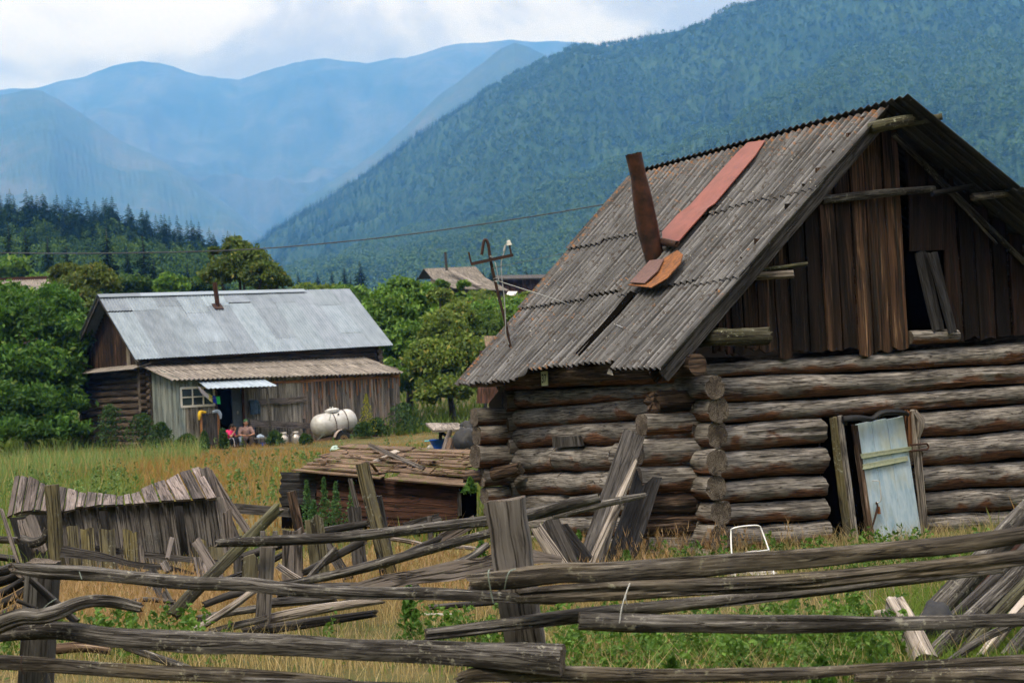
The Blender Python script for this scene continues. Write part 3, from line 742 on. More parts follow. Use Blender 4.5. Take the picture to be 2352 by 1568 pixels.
try: hm.cycles.homogeneous_volume = True; hm.cycles.volume_sampling = 'DISTANCE'
except Exception: pass
# ------------------------------------------------------------------ the log barn
A0 = P(1525, 850, 15.0)
TH = math.radians(29)
U_ = np.array([-math.sin(TH), math.cos(TH), 0]); G_ = np.array([math.cos(TH), math.sin(TH), 0]); Z_ = np.array([0, 0, 1.0])
def BP(u, g, z): return np.array([A0[0], A0[1], 0]) + U_ * u + G_ * g + Z_ * z
def buv(p): d = np.asarray(p) - np.array([A0[0], A0[1], 0]); return float(d @ U_), float(d @ G_), float(d[2])
UG, GW, UF = .45, .70, 4.5         # gable log axis, side wall log axis, far corner
def GP(x, y, off=0.0): return RP(x, y, BP(UG - off, 0, 0), U_)      # a point on a plane parallel to the gable
def WP(x, y, off=0.0): return RP(x, y, BP(0, GW - off, 0), G_)
rA = A0; rB = P(1050, 893, 19.2); rC = P(2045, 245, 16.63); rD = P(1447, 407, 21.2)
rn = nrm(np.cross(rC - rA, rB - rA)); rn = rn if rn[2] > 0 else -rn
def RF(x, y, off=0.0): return RP(x, y, rA + rn * off, rn)
ZB = -.36
barn = empty('log_barn', BP(2.2, 3.3, -.3), 'weathered log barn with mossy corrugated roof and a blue door', 'barn')
LEFT = dict(parent=barn)

# gable wall logs : (left seam bottom y at x=1690, right seam y at x=2352) from the top
seams = [(834, 784), (866, 836), (925, 884), (972, 928), (1036, 988), (1103, 1055), (1155, 1115), (1206, 1170), (1262, 1233), (1318, 1300)]
GL = []
for i in range(len(seams) - 1):
    t0, b0 = GP(1690, seams[i][0], .06), GP(1690, seams[i + 1][0], .06); t1, b1 = GP(2352, seams[i][1], .06), GP(2352, seams[i + 1][1], .06)
    c0, c1 = (t0 + b0) / 2, (t1 + b1) / 2
    GL.append((c0, c1, np.linalg.norm(t0 - b0) / 2 * .955, np.linalg.norm(t1 - b1) / 2 * .955))
def on_line(L, g):
    g0, g1 = buv(L[0])[1], buv(L[1])[1]; t = (g - g0) / (g1 - g0)
    p = L[0] + (L[1] - L[0]) * t; return BP(UG, g, p[2]), L[2] + (L[3] - L[2]) * np.clip(t, 0, 1)
gdl = [buv(GP(*q, .2))[1] for q in ((1905, 960), (1924, 1290))]          # door opening edges
gdr = [buv(GP(*q, .2))[1] for q in ((2108, 950), (2150, 1290))]
gw = MB(); ends = MB()
GEND = 6.1
for i, L in enumerate(GL):
    def seg(ga, gb, sd, raggedness=.01):
        pa, ra = on_line(L, ga); pb, rb = on_line(L, gb)
        k = max(3, int(abs(gb - ga) / .5)); ts = np.linspace(0, 1, k)
        path = [pa + (pb - pa) * t + Z_ * .008 * math.sin(t * 7 + i) for t in ts]
        tube(gw, path, list(np.linspace(ra, rb, k)), n=22, step=.09, rough=.11, cracks=3, crackd=.2, mie=1, seed=300 + i * 7 + sd, flat=.98, ragged=raggedness)
    zc = (L[0][2] + L[1][2]) / 2
    zt = GP(2000, 960, .2)[2]
    if i <= 2: seg(.62, GEND, 0)
    else:
        f = np.clip((zt - zc) / (zt - GP(2000, 1290, .2)[2]), 0, 1)
        seg(.62, gdl[0] + (gdl[1] - gdl[0]) * f, 1, .02); seg(gdr[0] + (gdr[1] - gdr[0]) * f + .03, GEND, 2, .02)
# corner ends of the gable logs that stick out past the side wall
cornL = [(1503, 895, 1600, 945, 2), (1474, 947, 1600, 1000, 0), (1463, 1004, 1600, 1066, 0), (1459, 1068, 1600, 1131, 0), (1446, 1133, 1600, 1181, 2), (1459, 1181, 1602, 1229, 2), (1477, 1228, 1606, 1290, 3)]
for k, (x0, y0, x1, y1, kind) in enumerate(cornL):
    a, b = GP(x0, (y0 + y1) / 2 + 2), GP(x1, (y0 + y1) / 2 - 3); r = np.linalg.norm(GP(x0, y0) - GP(x0, y1)) / 2 * 1.03
    tube(ends, [a, a + (b - a) * .5, b + G_ * .22], [r, r * 1.0, r * .96], n=20, step=.06, rough=.12 if kind == 2 else .06, cracks=4 if kind == 2 else 2, crackd=.35 if kind == 2 else .2,
         mi=2 if kind == 2 else 0, mie=2 if kind == 2 else 1, ragged=.07 if kind == 2 else .012, square=.5 if kind in (0, 3) else 0, seed=400 + k)
for ga, gb in ((.7, gdl[0] - .03), (gdr[1] + .06, GEND)):      # black slab behind the logs, paints their gaps as deep shade
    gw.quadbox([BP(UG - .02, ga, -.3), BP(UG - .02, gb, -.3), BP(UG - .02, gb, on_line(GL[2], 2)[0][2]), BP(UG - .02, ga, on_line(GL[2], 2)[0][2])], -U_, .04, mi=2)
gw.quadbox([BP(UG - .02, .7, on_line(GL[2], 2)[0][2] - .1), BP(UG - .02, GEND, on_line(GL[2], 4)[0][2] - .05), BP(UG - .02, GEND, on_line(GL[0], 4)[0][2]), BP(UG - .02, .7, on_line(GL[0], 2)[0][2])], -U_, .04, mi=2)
o = build(gw, 'gable_wall', [M['log'], M['logend'], M['dark']], barn); o['label'] = 'grey and rusty brown log wall under the gable, cut by the door'
# side wall logs
sw = MB()
sl_ = [846, 896, 938, 984, 1031, 1086, 1136, 1184, 1226, 1262]; sr_ = [836, 880, 914, 963, 1017, 1078, 1136, 1184, 1238, 1292]
for i in range(len(sl_) - 1):
    t0, b0 = WP(1190, sl_[i], .08), WP(1190, sl_[i + 1], .08); t1, b1 = WP(1500, sr_[i], .08), WP(1500, sr_[i + 1], .08)
    c0, c1 = (t0 + b0) / 2, (t1 + b1) / 2; r0, r1 = np.linalg.norm(t0 - b0) / 2 * 1.0, np.linalg.norm(t1 - b1) / 2 * 1.0
    u0, u1 = buv(c0)[0], buv(c1)[0]
    L = lambda u: (BP(u, GW, (c0 + (c1 - c0) * ((u - u0) / (u1 - u0)))[2]), r0 + (r1 - r0) * np.clip((u - u0) / (u1 - u0), 0, 1.2))
    # log split in shorter pieces at notches
    cuts = {4: [.28, .62], 5: [.30, .56], 6: [.35], 7: [.5]}.get(i, [])
    us = [UF + .1] + [UF - c * (UF - UG) for c in cuts] + [UG - .12]
    for j in range(len(us) - 1):
        pa, ra = L(us[j] - .012); pb, rb = L(us[j + 1] + .012)
        k = 4; path = [pa + (pb - pa) * t + Z_ * .01 * math.sin(5 * t + i * 2) - G_ * .012 * j for t in np.linspace(0, 1, k)]
        tube(sw, path, list(np.linspace(ra, rb, k)), n=22, step=.09, rough=.11, cracks=3, crackd=.18, mie=1, seed=500 + i * 5 + j, ragged=.01)
o = build(sw, 'side_wall', [M['log'], M['logend']], barn); o['label'] = 'shaded log wall under the low eave, patched from short logs'
# ends of the side wall logs facing out past the gable
cornR = [(1642, 889, 27), (1650, 941, 29), (1648, 997, 30), (1647, 1060, 31), (1644, 1120, 29), (1656, 1176, 31), (1655, 1235, 31), (1645, 1280, 22)]
for k, (x, y, r) in enumerate(cornR):
    a = RP(x, y, BP(.08 + .03 * ((k * 7) % 3 - 1), 0, 0), U_); rr = px(r, a[1])
    tube(ends, [a, a + U_ * .3, a + U_ * .62 + Z_ * .01], [rr, rr * 1.0, rr * .93], n=24, step=.05, rough=.10, cracks=3, crackd=.28, mie=1, square=.2, seed=440 + k, ragged=.01)
# plate log high in the corner; dark rotten wood stands in for its shade
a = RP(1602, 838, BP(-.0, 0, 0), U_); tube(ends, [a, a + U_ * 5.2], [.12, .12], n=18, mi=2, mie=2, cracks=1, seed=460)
# far corner ends
for k, (x0, y0, x1, y1) in enumerate([(1089, 936, 1200, 978), (1095, 974, 1200, 1022), (1091, 1020, 1200, 1075), (1105, 1072, 1200, 1117), (1113, 1117, 1200, 1160), (1120, 1160, 1200, 1200)]):
    q = lambda x, y: RP(x, y, BP(UF, 0, 0), U_)
    a, b = q(x0, (y0 + y1) / 2 + 1), q(x1, (y0 + y1) / 2 - 4); r = np.linalg.norm(q(x0, y0) - q(x0, y1)) / 2 * 1.02
    tube(ends, [a, (a + b) / 2, b + G_ * .3], [r, r, r * .95], n=18, step=.08, rough=.07, cracks=2, crackd=.2, mie=1, seed=470 + k, square=.25, ragged=.015)
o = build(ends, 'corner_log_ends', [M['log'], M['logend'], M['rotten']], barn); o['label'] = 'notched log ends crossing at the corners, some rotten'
# hidden walls that close the barn
bw = MB()
for z in np.arange(-.3, 1.85, .3):
    tube(bw, [BP(UF, .5, z), BP(UF, GEND, z)], .17, n=10, step=1, seed=480, mie=1); tube(bw, [BP(.3, GEND, z), BP(UF + .2, GEND, z)], .17, n=10, step=1, seed=481, mie=1)
bw.add([BP(UF, .3, 1.5), BP(UF, 6.2, 1.5), BP(UF, 3.4, 4.6)], [(0, 1, 2)])
for z in np.arange(1.9, 3.2, .3): tube(bw, [BP(.3, GEND + .02, z), BP(UF + .2, GEND + .02, z)], .17, n=10, step=1, seed=482, mie=1)
bw.add([BP(UF, 6.2, 1.4), BP(UF, 6.2, 3.1), BP(UF, 3.4, 4.7), BP(UF, .3, 1.5), BP(UF, .3, 1.4)], [(0, 1, 2, 3, 4)])
build(bw, 'rear_wall', [M['log'], M['logend']], barn)
fl = MB(); fl.quadbox([BP(.45, .7, -.28), BP(.45, 6.1, -.28), BP(4.5, 6.1, -.28), BP(4.5, .7, -.28)], (0, 0, 1), .05); build(fl, 'earth_floor', M['dark'], barn)

# gable boards
gb = MB()
bx = [180, 222, 262, 300, 365, 445, 550, 630, 730, 820, 910, 1005, 1085, 1190, 1284]
bb = [1405, 1410, 1420, 1415, 1400, 1412, 1440, 1410, 1398, 1394, 1390, 1425, 1396, 1390]
def z7(x, y): return (1700 + .4465 * x) / 1.0884, (250 + .4465 * y) / 1.0884
def roof_z(g, u):                    # underside of either slope above a plan position
    p = BP(u, g, 0); zl = rA[2] - (rn[0] * (p[0] - rA[0]) + rn[1] * (p[1] - rA[1])) / rn[2]
    gr = buv(rC)[1]
    return min(zl, rC[2] - .61 * (g - gr)) - .05
rs = np.random.RandomState(5)
def vboard(mb, x0, x1, ybot, off, th=.03, mi=0, ztop=None, k=1.0):
    p0, p1 = GP(*z7(x0, ybot), off), GP(*z7(x1, ybot), off); g0, g1 = buv(p0)[1], buv(p1)[1]; g = (g0 + g1) / 2
    zt = roof_z(g, UG - off) + .02 if ztop is None else ztop
    bot = BP(UG - off, g, p0[2] + rs.uniform(-.02, .02)); top = BP(UG - off, g + rs.uniform(-.012, .012), zt)
    tn = k * rs.choice([.3, .6, 1.0, 1.5, 2.1]); plank(mb, bot, top, G_, (g1 - g0) * .90, (g1 - g0) * .90, th, wob=.010, ragged=.03, mi=mi, warp=.010, step=.14, col=(tn, tn * .98, tn * .95))
for i in range(len(bx) - 1): vboard(gb, bx[i], bx[i + 1], bb[i] + 6, .10 + .022 * (i % 2), mi=int(i < 3 or i % 3 == 4))
for x0, x1 in ((1290, 1395), (1400, 1500)): vboard(gb, x0, x1, 830, .12, mi=1)
for x0, x1 in ((1505, 1588), (1592, 1672), (1676, 1768), (1774, 1858), (1864, 1950), (1956, 2050), (2060, 2150), (2160, 2260)): vboard(gb, x0, x1, 1345 - (x0 - 1505) * .06, .10 + .02 * rs.rand(), mi=1, k=.8)  # toned down, the shade under the right overhang put into the colour
for x0 in range(2270, 3400, 95): vboard(gb, x0, x0 + 90, 1330, .1, mi=1)
o = build(gb, 'gable_boards', [M['gable'], M['gabled']], barn); o['label'] = 'rough dark brown vertical boards filling the gable'
pn = MB(); q = [GP(*z7(*c), .14) for c in ((1284, 520), (1508, 500), (1508, 838), (1290, 845))]
pn.quadbox(q[::-1], -U_, .02, col=(.6, .6, .6)); o = build(pn, 'gable_hatch_panel', M['gabled'], barn, smooth=False)
# boards leaning in the open hatch and its sill log
hb = MB(); plank(hb, GP(*z7(1445, 1290), .16), GP(*z7(1345, 850), .12), G_, .17, .17, .03, mi=0); plank(hb, GP(*z7(1525, 1300), .22), GP(*z7(1410, 850), .18), G_, .12, .15, .03)
build(hb, 'leaning_hatch_board', M['tarred'], barn)
hs = MB(); tube(hs, [GP(*z7(1280, 1330), .1), GP(*z7(1545, 1320), .1)], .085, mie=1, n=16); build(hs, 'hatch_sill_log', [M['log'], M['logend']], barn)
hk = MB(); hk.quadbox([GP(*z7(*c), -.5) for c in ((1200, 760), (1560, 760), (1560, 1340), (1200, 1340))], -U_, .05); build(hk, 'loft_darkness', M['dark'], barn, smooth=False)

# roof : left slope of overlapping sheets
def eave_t(s, t0):
    return t0 + (.075 * s if s < .23 else .046 + .003 * math.sin(s * 40) if s < .64 else .046 * (1 - (s - .64) / .02) if s < .66 else .004 + .004 * math.sin(s * 60))
roof = MB(); rs = np.random.RandomState(11)
NW = 41.0; seams_s = np.linspace(0, 1, 7)
rows = [(0.0, .36), (.335, .69), (.665, 1.0)]
for r_, (ta, tb) in enumerate(rows):
    for k in range(6):
        s0, s1 = seams_s[k], min(1, seams_s[k + 1] + .012)
        jt = rs.uniform(-.012, .012) if r_ else 0
        dz = rs.uniform(0, .010)
        if k == 2 and r_ == 0: s1 = seams_s[3] - .005                     # slipped sheet, a dark gap beside it
        tl = ta + jt + (.02 if (r_ == 1 and k > 2) else 0) - (.03 if (r_ == 2 and k > 2) else 0)
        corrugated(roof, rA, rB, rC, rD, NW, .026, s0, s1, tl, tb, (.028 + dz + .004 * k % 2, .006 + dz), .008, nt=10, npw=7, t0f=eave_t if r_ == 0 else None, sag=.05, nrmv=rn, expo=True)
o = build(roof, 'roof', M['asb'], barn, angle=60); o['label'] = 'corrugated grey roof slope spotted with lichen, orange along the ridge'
# right slope, seen from below; underside shade put into its dark colour
rg = buv(rC)[1]
def RS(u, d): return BP(u, rg + d, rC[2] + .035 - .61 * d)
roof2 = MB()
for k, (da, db) in enumerate(((-.05, 1.75), (1.62, 3.4))):
    u0 = -.34 - .10 * k
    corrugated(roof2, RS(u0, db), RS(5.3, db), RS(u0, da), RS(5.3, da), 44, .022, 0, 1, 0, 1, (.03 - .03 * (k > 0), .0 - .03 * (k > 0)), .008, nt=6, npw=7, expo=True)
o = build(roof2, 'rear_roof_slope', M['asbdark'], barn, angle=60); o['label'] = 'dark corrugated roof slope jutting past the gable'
# rafters, verge boards, purlin stubs
def timber(name, mb, mats, label=None):
    o = build(mb, name, mats, barn)
    if label: o['label'] = label
    return o
m = MB(); plank(m, rA + U_ * .10 - rn * .09, rC + U_ * .12 - rn * .09, U_, .06, .06, .13, mi=0); timber('verge_rafter', m, M['greyd'])
m = MB(); plank(m, rA + U_ * .32 - rn * .10, rC + U_ * .32 - rn * .10, U_, .05, .05, .14); timber('verge_rafter', m, M['gabled'])
m = MB(); a = GP(2052, 308, .18); b = GP(2352, 602, .18); tube(m, [a, b + (b - a) * .3], .035, n=10); timber('verge_rafter', m, M['rail'])
m = MB(); a = GP(2120, 380, .2); b = GP(2290, 560, .2); tube(m, [a, b], .016, n=8); timber('brace_stick', m, M['rail'])
m = MB(); tube(m, [GP(1608, 780, -.1), GP(1650, 775, .35), GP(1765, 774, .55)], [.10, .10, .09], n=20, step=.04, rough=.24, cracks=3, ragged=.03); timber('purlin', m, [M['moss'], M['logend']], 'mossy round purlin end at the foot of the gable')
m = MB(); tube(m, [GP(1716, 634, .1), GP(1822, 629, .4)], [.05, .045], n=14, mie=1, cracks=2, ragged=.02); timber('purlin', m, [M['pale'], M['logend']])
m = MB(); tube(m, [GP(1722, 624, .1), GP(1855, 606, .42)], [.03, .022], n=12, mie=1); timber('purlin', m, [M['moss'], M['logend']])
m = MB(); tube(m, [GP(1886, 460, .16), GP(2010, 446, .22), GP(2145, 434, .28)], [.055, .05, .04], n=14, cracks=2, mie=1); timber('collar_pole', m, [M['rail'], M['logend']], 'grey pole crossing the upper gable')
m = MB(); tube(m, [GP(2140, 445, .3), GP(2235, 428, .34)], .035, n=12); timber('collar_pole', m, M['greyd'])
m = MB(); tube(m, [GP(2235, 452, .5), GP(2322, 443, .6)], [.05, .045], n=14, cracks=2, mie=1, ragged=.03); timber('purlin', m, [M['rail'], M['logend']])
m = MB(); tube(m, [GP(2000, 296, .1), GP(2012, 292, .45), GP(2094, 276, .62)], [.075, .075, .07], n=18, step=.04, rough=.22, cracks=3, ragged=.03); timber('ridge_pole', m, [M['moss'], M['logend']], 'lichen covered ridge pole end')
m = MB(); tube(m, [GP(2090, 283, .5), GP(2164, 268, .75)], [.05, .042], n=14, mie=1, cracks=1); timber('ridge_pole', m, [M['moss'], M['logend']])
# under the eave
m = MB(); plank(m, BP(.35, .56, A0[2] + .17), BP(4.6, .56, A0[2] + .12), Z_, .26, .26, .03, step=.5); timber('fascia_board', m, M['tarred'])
# number plate
q = [WP(x, y, .43) for x, y in ((1244, 886), (1258, 885), (1257, 852), (1242, 853))]
m = MB(); m.quadbox(q, -G_, .01); pl = build(m, 'number_plate', M['plate'], barn, smooth=False)
def text_part(txt, name, mat, parent, quad, n, off=.004):
    cu = bpy.data.curves.new(name, 'FONT'); cu.body = txt; cu.align_x = 'CENTER'; cu.align_y = 'CENTER'; cu.extrude = .01; cu.offset = .012
    tmp = bpy.data.objects.new('tmp', cu); COL.objects.link(tmp)
    dg = bpy.context.evaluated_depsgraph_get(); me = bpy.data.meshes.new_from_object(tmp.evaluated_get(dg)); bpy.data.objects.remove(tmp)
    co_ = np.array([v.co for v in me.vertices]); co_[:, :2] -= (co_[:, :2].max(0) + co_[:, :2].min(0)) / 2; ext = co_[:, :2].max(0) - co_[:, :2].min(0)
    bl, br, tr, tl = [np.asarray(k) for k in quad]; ctr = (bl + br + tr + tl) / 4; ux = (br - bl + tr - tl) / 2; uy = (tl - bl + tr - br) / 2
    V = ctr + co_[:, :1] / ext[0] * ux * .72 + co_[:, 1:2] / ext[1] * uy * .62 + np.asarray(n) * (off + np.clip(co_[:, 2:], 0, 1) * .05)
    for v, c in zip(me.vertices, V - ORI[parent.name]): v.co = c
    me.materials.clear(); me.materials.append(mat); me.update()
    o = link(bpy.data.objects.new(name, me)); o.parent = parent; ORI[o.name] = ORI[parent.name]; return o
text_part('37', 'house_number', M['ink'], pl, q, -G_)
m = MB(); q = [WP(x, y, .5) for x, y in ((1394, 858), (1408, 862), (1404, 848), (1398, 846))]; m.quadbox(q, -G_, .004); build(m, 'torn_sheet_scrap', M['stone'], barn, smooth=False)
m = MB(); q = [WP(x, y, .17) for x, y in ((1270, 1028), (1334, 1024), (1330, 1000), (1268, 1004))]; m.quadbox(q, -G_, .05); build(m, 'log_notch', M['greyd'], barn, smooth=False)

# red tin strip, flashing and stove pipe on the roof
st = MB()
def strip(mb, rowsL, off=.10, n=5, wr=.012):
    g = [[RF(a[0] + (b[0] - a[0]) * t, a[1] + (b[1] - a[1]) * t, off + wr * snoise(np.array(i * 1.3), np.array(t * 3), seed=9)) for t in np.linspace(0, 1, n)] for i, (a, b) in enumerate(rowsL)]
    m_ = len(g); V = np.array(g).reshape(-1, 3); V = np.concatenate([V, V - rn * .012]); N = m_ * n
    fs = []
    for i in range(m_ - 1):
        for j in range(n - 1):
            a, b, c, d = i * n + j, i * n + j + 1, (i + 1) * n + j + 1, (i + 1) * n + j
            fs += [(a, b, c, d), (d + N, c + N, b + N, a + N)]
        for j in (0, n - 1): a, d = i * n + j, (i + 1) * n + j; fs.append((a, d, d + N, a + N))
    for i in (0, m_ - 1):
        for j in range(n - 1): a, b = i * n + j, i * n + j + 1; fs.append((a, b, b + N, a + N))
    mb.add(V, fs)
def lerp2(a, b, n): return [(a[0] + (b[0] - a[0]) * t, a[1] + (b[1] - a[1]) * t) for t in np.linspace(0, 1, n)]
Lf = lerp2((1718, 327), (1692, 351), 3) + lerp2((1686, 358), (1584, 471), 10) + lerp2((1578, 476), (1556, 492), 3) + lerp2((1550, 499), (1520, 532), 4) + [(1522, 551)]
Rt = lerp2((1757, 322), (1735, 356), 3) + lerp2((1729, 363), (1642, 466), 10) + lerp2((1637, 470), (1626, 477), 3) + lerp2((1620, 484), (1572, 538), 4) + [(1553, 560)]
strip(st, list(zip(Lf, Rt))); o = build(st, 'tin_strip', M['redtin'], barn, angle=50); o['label'] = 'red oxide tin strip running down the roof from the ridge'
fs_ = MB(); strip(fs_, [((1496, 610), (1556, 574)), ((1478, 628), (1568, 584)), ((1462, 640), (1562, 604)), ((1452, 650), (1530, 640)), ((1441, 654), (1496, 660))], .12, 6, .02)
o = build(fs_, 'flashing_sheet', M['rust'], barn, angle=50); o['label'] = 'orange rusty sheet around the stove pipe foot'
f2 = MB(); strip(f2, [((1492, 598), (1524, 594)), ((1468, 624), (1510, 622)), ((1446, 648), (1480, 650))], .145, 4, .008); build(f2, 'flashing_patch', M['rustgrey'], barn)
f3 = MB(); tube(f3, [RF(1524, 556, .10), RF(1556, 560, .10)], [.05, .04], n=10, rough=.3, ragged=.02); build(f3, 'rolled_rusty_rim', M['iron'], barn)
cb = RF(1508, 606, -.05); d0 = cb[1]
cp = MB(); tube(cp, [cb, P(1502, 585, d0), P(1487, 520, d0), P(1475, 455, d0 - .04), P(1466, 405, d0 - .07), P(1455, 354, d0 - .1)], [px(22, d0), px(23, d0), px(25, d0), px(23, d0), px(18.5, d0), px(19.5, d0)], n=26, step=.05, rough=.05, cap=True, ragged=.012, mie=1)
o = build(cp, 'stove_pipe', [M['chim'], M['dark']], barn); o['label'] = 'leaning dark rust brown stove pipe'  # black end cap paints the dark of the open pipe mouth
sm = MB(); strip(sm, [((1447, 668), (1460, 672)), ((1410, 712), (1421, 718)), ((1372, 756), (1381, 762)), ((1322, 810), (1330, 816))], .045, 4, .01); build(sm, 'roof_gap_shade', M['dark'], barn)  # black strip laid over the sheets, paints the dark of the gap

# the door
GD = .2
def DP(x, y, off=GD): return GP((2050 + .2871 * x) / 1.0884, (1000 + .2871 * y) / 1.0884, off)
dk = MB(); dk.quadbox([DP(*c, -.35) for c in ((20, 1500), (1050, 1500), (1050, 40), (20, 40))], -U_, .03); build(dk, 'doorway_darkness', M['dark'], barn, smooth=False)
TL, TR, BL, BR = (312, 203), (716, 143), (462, 1400), (905, 1370)
dl = lambda u, v: tuple(TL[i] * (1 - u) * (1 - v) + TR[i] * u * (1 - v) + BL[i] * (1 - u) * v + BR[i] * u * v for i in (0, 1))
dm = MB()
for k, (ua, ub) in enumerate(((0, .31), (.318, .64), (.648, 1))):
    q = [DP(*dl(ua, 1)), DP(*dl(ub, 1)), DP(*dl(ub, .0)), DP(*dl(ua, .0))]
    wd = q[1] - q[0]; plank(dm, (q[0] + q[1]) / 2, (q[2] + q[3]) / 2, wd, np.linalg.norm(q[1] - q[0]), np.linalg.norm(q[2] - q[3]), .03, wob=.002, ragged=.006, warp=.003)
door = build(dm, 'door', M['door'], barn); door['label'] = 'crooked pale blue plank door with peeling paint'
def bat(a, b, w, name='door_batten', mat='batten', off=GD + .035, th=.025):
    m = MB(); p0, p1 = DP(*a, off), DP(*b, off); plank(m, p0, p1, Z_, w, w * .85, th, wob=.003, ragged=.01); o = build(m, name, M[mat], door); return o
bat((352, 488), (790, 420), .05); bat((368, 580), (760, 505), .06)
m = MB(); plank(m, DP(296, 215, GD + .01), DP(470, 1400, GD + .01), G_, .05, .055, .06, wob=.008, ragged=.02); build(m, 'door_edge_strip', M['rotten'], door)
m = MB(); tube(m, [DP(455, 702, GD + .03), DP(470, 700, GD + .07), DP(512, 704, GD + .08), DP(520, 730, GD + .08), DP(530, 865, GD + .08), DP(505, 890, GD + .04), DP(480, 890, GD + .02)], .006, n=8, step=.02, rough=.02); build(m, 'door_handle', M['alu'], door)
m = MB(); tube(m, [DP(488, 885, GD + .05), DP(500, 930, GD + .06), DP(470, 1050, GD + .05), DP(455, 1110, GD + .04), DP(468, 1140, GD + .03), DP(440, 1175, GD + .03)], [.009, .013, .012, .009, .007, .006], n=8, step=.02); build(m, 'hasp_bar', M['iron'], door)
m = MB(); tube(m, [DP(508, 925, GD + .04), DP(516, 990, GD + .05)], [.018, .02], n=12, step=.01); build(m, 'padlock', M['rust'], door)
m = MB(); plank(m, DP(112, 150, .2), DP(262, 1330, .2), G_, .07, .08, .05, wob=.008, ragged=.01); o = build(m, 'door_jamb', M['lich'], barn)
m = MB(); plank(m, DP(168, 140, .22), DP(318, 1330, .22), G_, .055, .08, .05, wob=.006, ragged=.01); build(m, 'door_jamb', M['log'], barn)
m = MB(); plank(m, DP(815, 85, .24), DP(930, 1380, .24), G_, .065, .07, .06, wob=.010, ragged=.015); o = build(m, 'door_jamb', M['pale'], barn)
m = MB(); plank(m, DP(765, 90, .21), DP(778, 400, .21), G_, .05, .04, .05, wob=.008); build(m, 'door_jamb', M['orange'], barn)
m = MB(); tube(m, [DP(830, 110, .27), DP(872, 170, .3), DP(875, 230, .3), DP(858, 320, .27)], [.03, .045, .04, .02], n=10, step=.02, rough=.25, cracks=3); build(m, 'rag_bundle', M['pale'], barn)
m = MB(); tube(m, [DP(195, 160, .26), DP(330, 150, .3), DP(450, 160, .28), DP(540, 110, .3), DP(700, 105, .28), DP(765, 125, .25)], [.045, .035, .03, .035, .03, .02], n=12, step=.025, rough=.35, cracks=3); tube(m, [DP(200, 165, .24), DP(225, 215, .24)], [.05, .02], n=10, rough=.3)
build(m, 'plastic_draught_roll', M['black'], barn)
for dy in (0, 52):
    m = MB(); tube(m, [DP(785, 390 + dy, .29), DP(930, 378 + dy, .30)], .012, n=8, rough=.05); build(m, 'hasp_iron', M['iron'], barn)
m = MB(); tube(m, [DP(930, 378, .30), DP(945, 405, .30), DP(930, 432, .30)], .012, n=8, step=.02, rough=.05); build(m, 'hasp_iron', M['iron'], barn)

# the electric mast standing on the roof
mb0 = RF(1173, 810, 0); dm_ = mb0[1]
mast = empty('power_mast', mb0, 'bent brown pipe mast with a crossarm and one white insulator on the barn roof', 'power mast')
def mz(x, y): return (1150 + x * .2105) / 1.0884, (570 + y * .2105) / 1.0884
mp_ = lambda x, y, d=0: P(*mz(x, y), dm_ + d)
m = MB(); tube(m, [mp_(612, 1500), mp_(545, 1150), mp_(470, 850), mp_(400, 560), mp_(360, 360), mp_(340, 220), mp_(318, 150), mp_(298, 138), mp_(282, 165), mp_(270, 240), mp_(258, 318)], px(3.4, dm_), n=12, step=.03, rough=.02); build(m, 'pole', M['mast'], mast)
m = MB(); plank(m, mp_(130, 428, -.05), mp_(632, 320, -.05), Z_, px(7, dm_), px(6.5, dm_), .04, wob=.001, ragged=0); build(m, 'crossarm', M['mast'], mast, smooth=False)
for a, b in (((136, 430), (104, 288)), ((612, 330), (588, 205))):
    m = MB(); tube(m, [mp_(*a, -.05), mp_(*b, -.05)], px(2.0, dm_), n=8, rough=.02); build(m, 'insulator_pin', M['mast'], mast)
m = MB(); c = mp_(580, 175, -.05); tube(m, [mp_(586, 205, -.05), mp_(583, 185, -.05), mp_(582, 182, -.05), mp_(578, 165, -.05), mp_(576, 150, -.05), mp_(575, 146, -.05)], [px(6, dm_), px(5.6, dm_), px(4, dm_), px(4.6, dm_), px(4, dm_), px(2, dm_)], n=16, step=.008, rough=0); build(m, 'insulator', M['ceramic'], mast)
m = MB(); tube(m, [mp_(575, 170, -.05), mp_(545, 200, -.06), mp_(530, 270, -.06), mp_(500, 360, -.06), mp_(488, 450, -.06), mp_(500, 620, -.06), mp_(525, 820, -.07), mp_(540, 1100, -.07), mp_(545, 1260, -.06), mp_(580, 1380, -.05)], px(1.3, dm_), n=6, rough=.03); tube(m, [mp_(540, 205, -.06), mp_(524, 275, -.06)], px(3, dm_), n=8, rough=.3, step=.01)
for y in (338, 352, 600, 632): tube(m, [mp_(372 if y < 400 else 418, y - 6, 0), mp_(370 if y < 400 else 420, y, 0)], px(5.2, dm_), n=10, step=.01, rough=.1)
tube(m, [mp_(420, 632, -.05), mp_(458, 625, -.06), mp_(425, 440, -.06), mp_(412, 400, -.05)], px(1.2, dm_), n=6, rough=.03)
build(m, 'lead_wire', M['wire'], mast)
sw_ = MB(); tube(sw_, [mp_(450, 628, -.05), P(1270, 686, dm_ - .3), P(1345, 715, dm_ - .3), RF(1430, 752, .05)], px(1.0, dm_), n=6, rough=.02); build(sw_, 'stay_wire', M['wire'], mast)
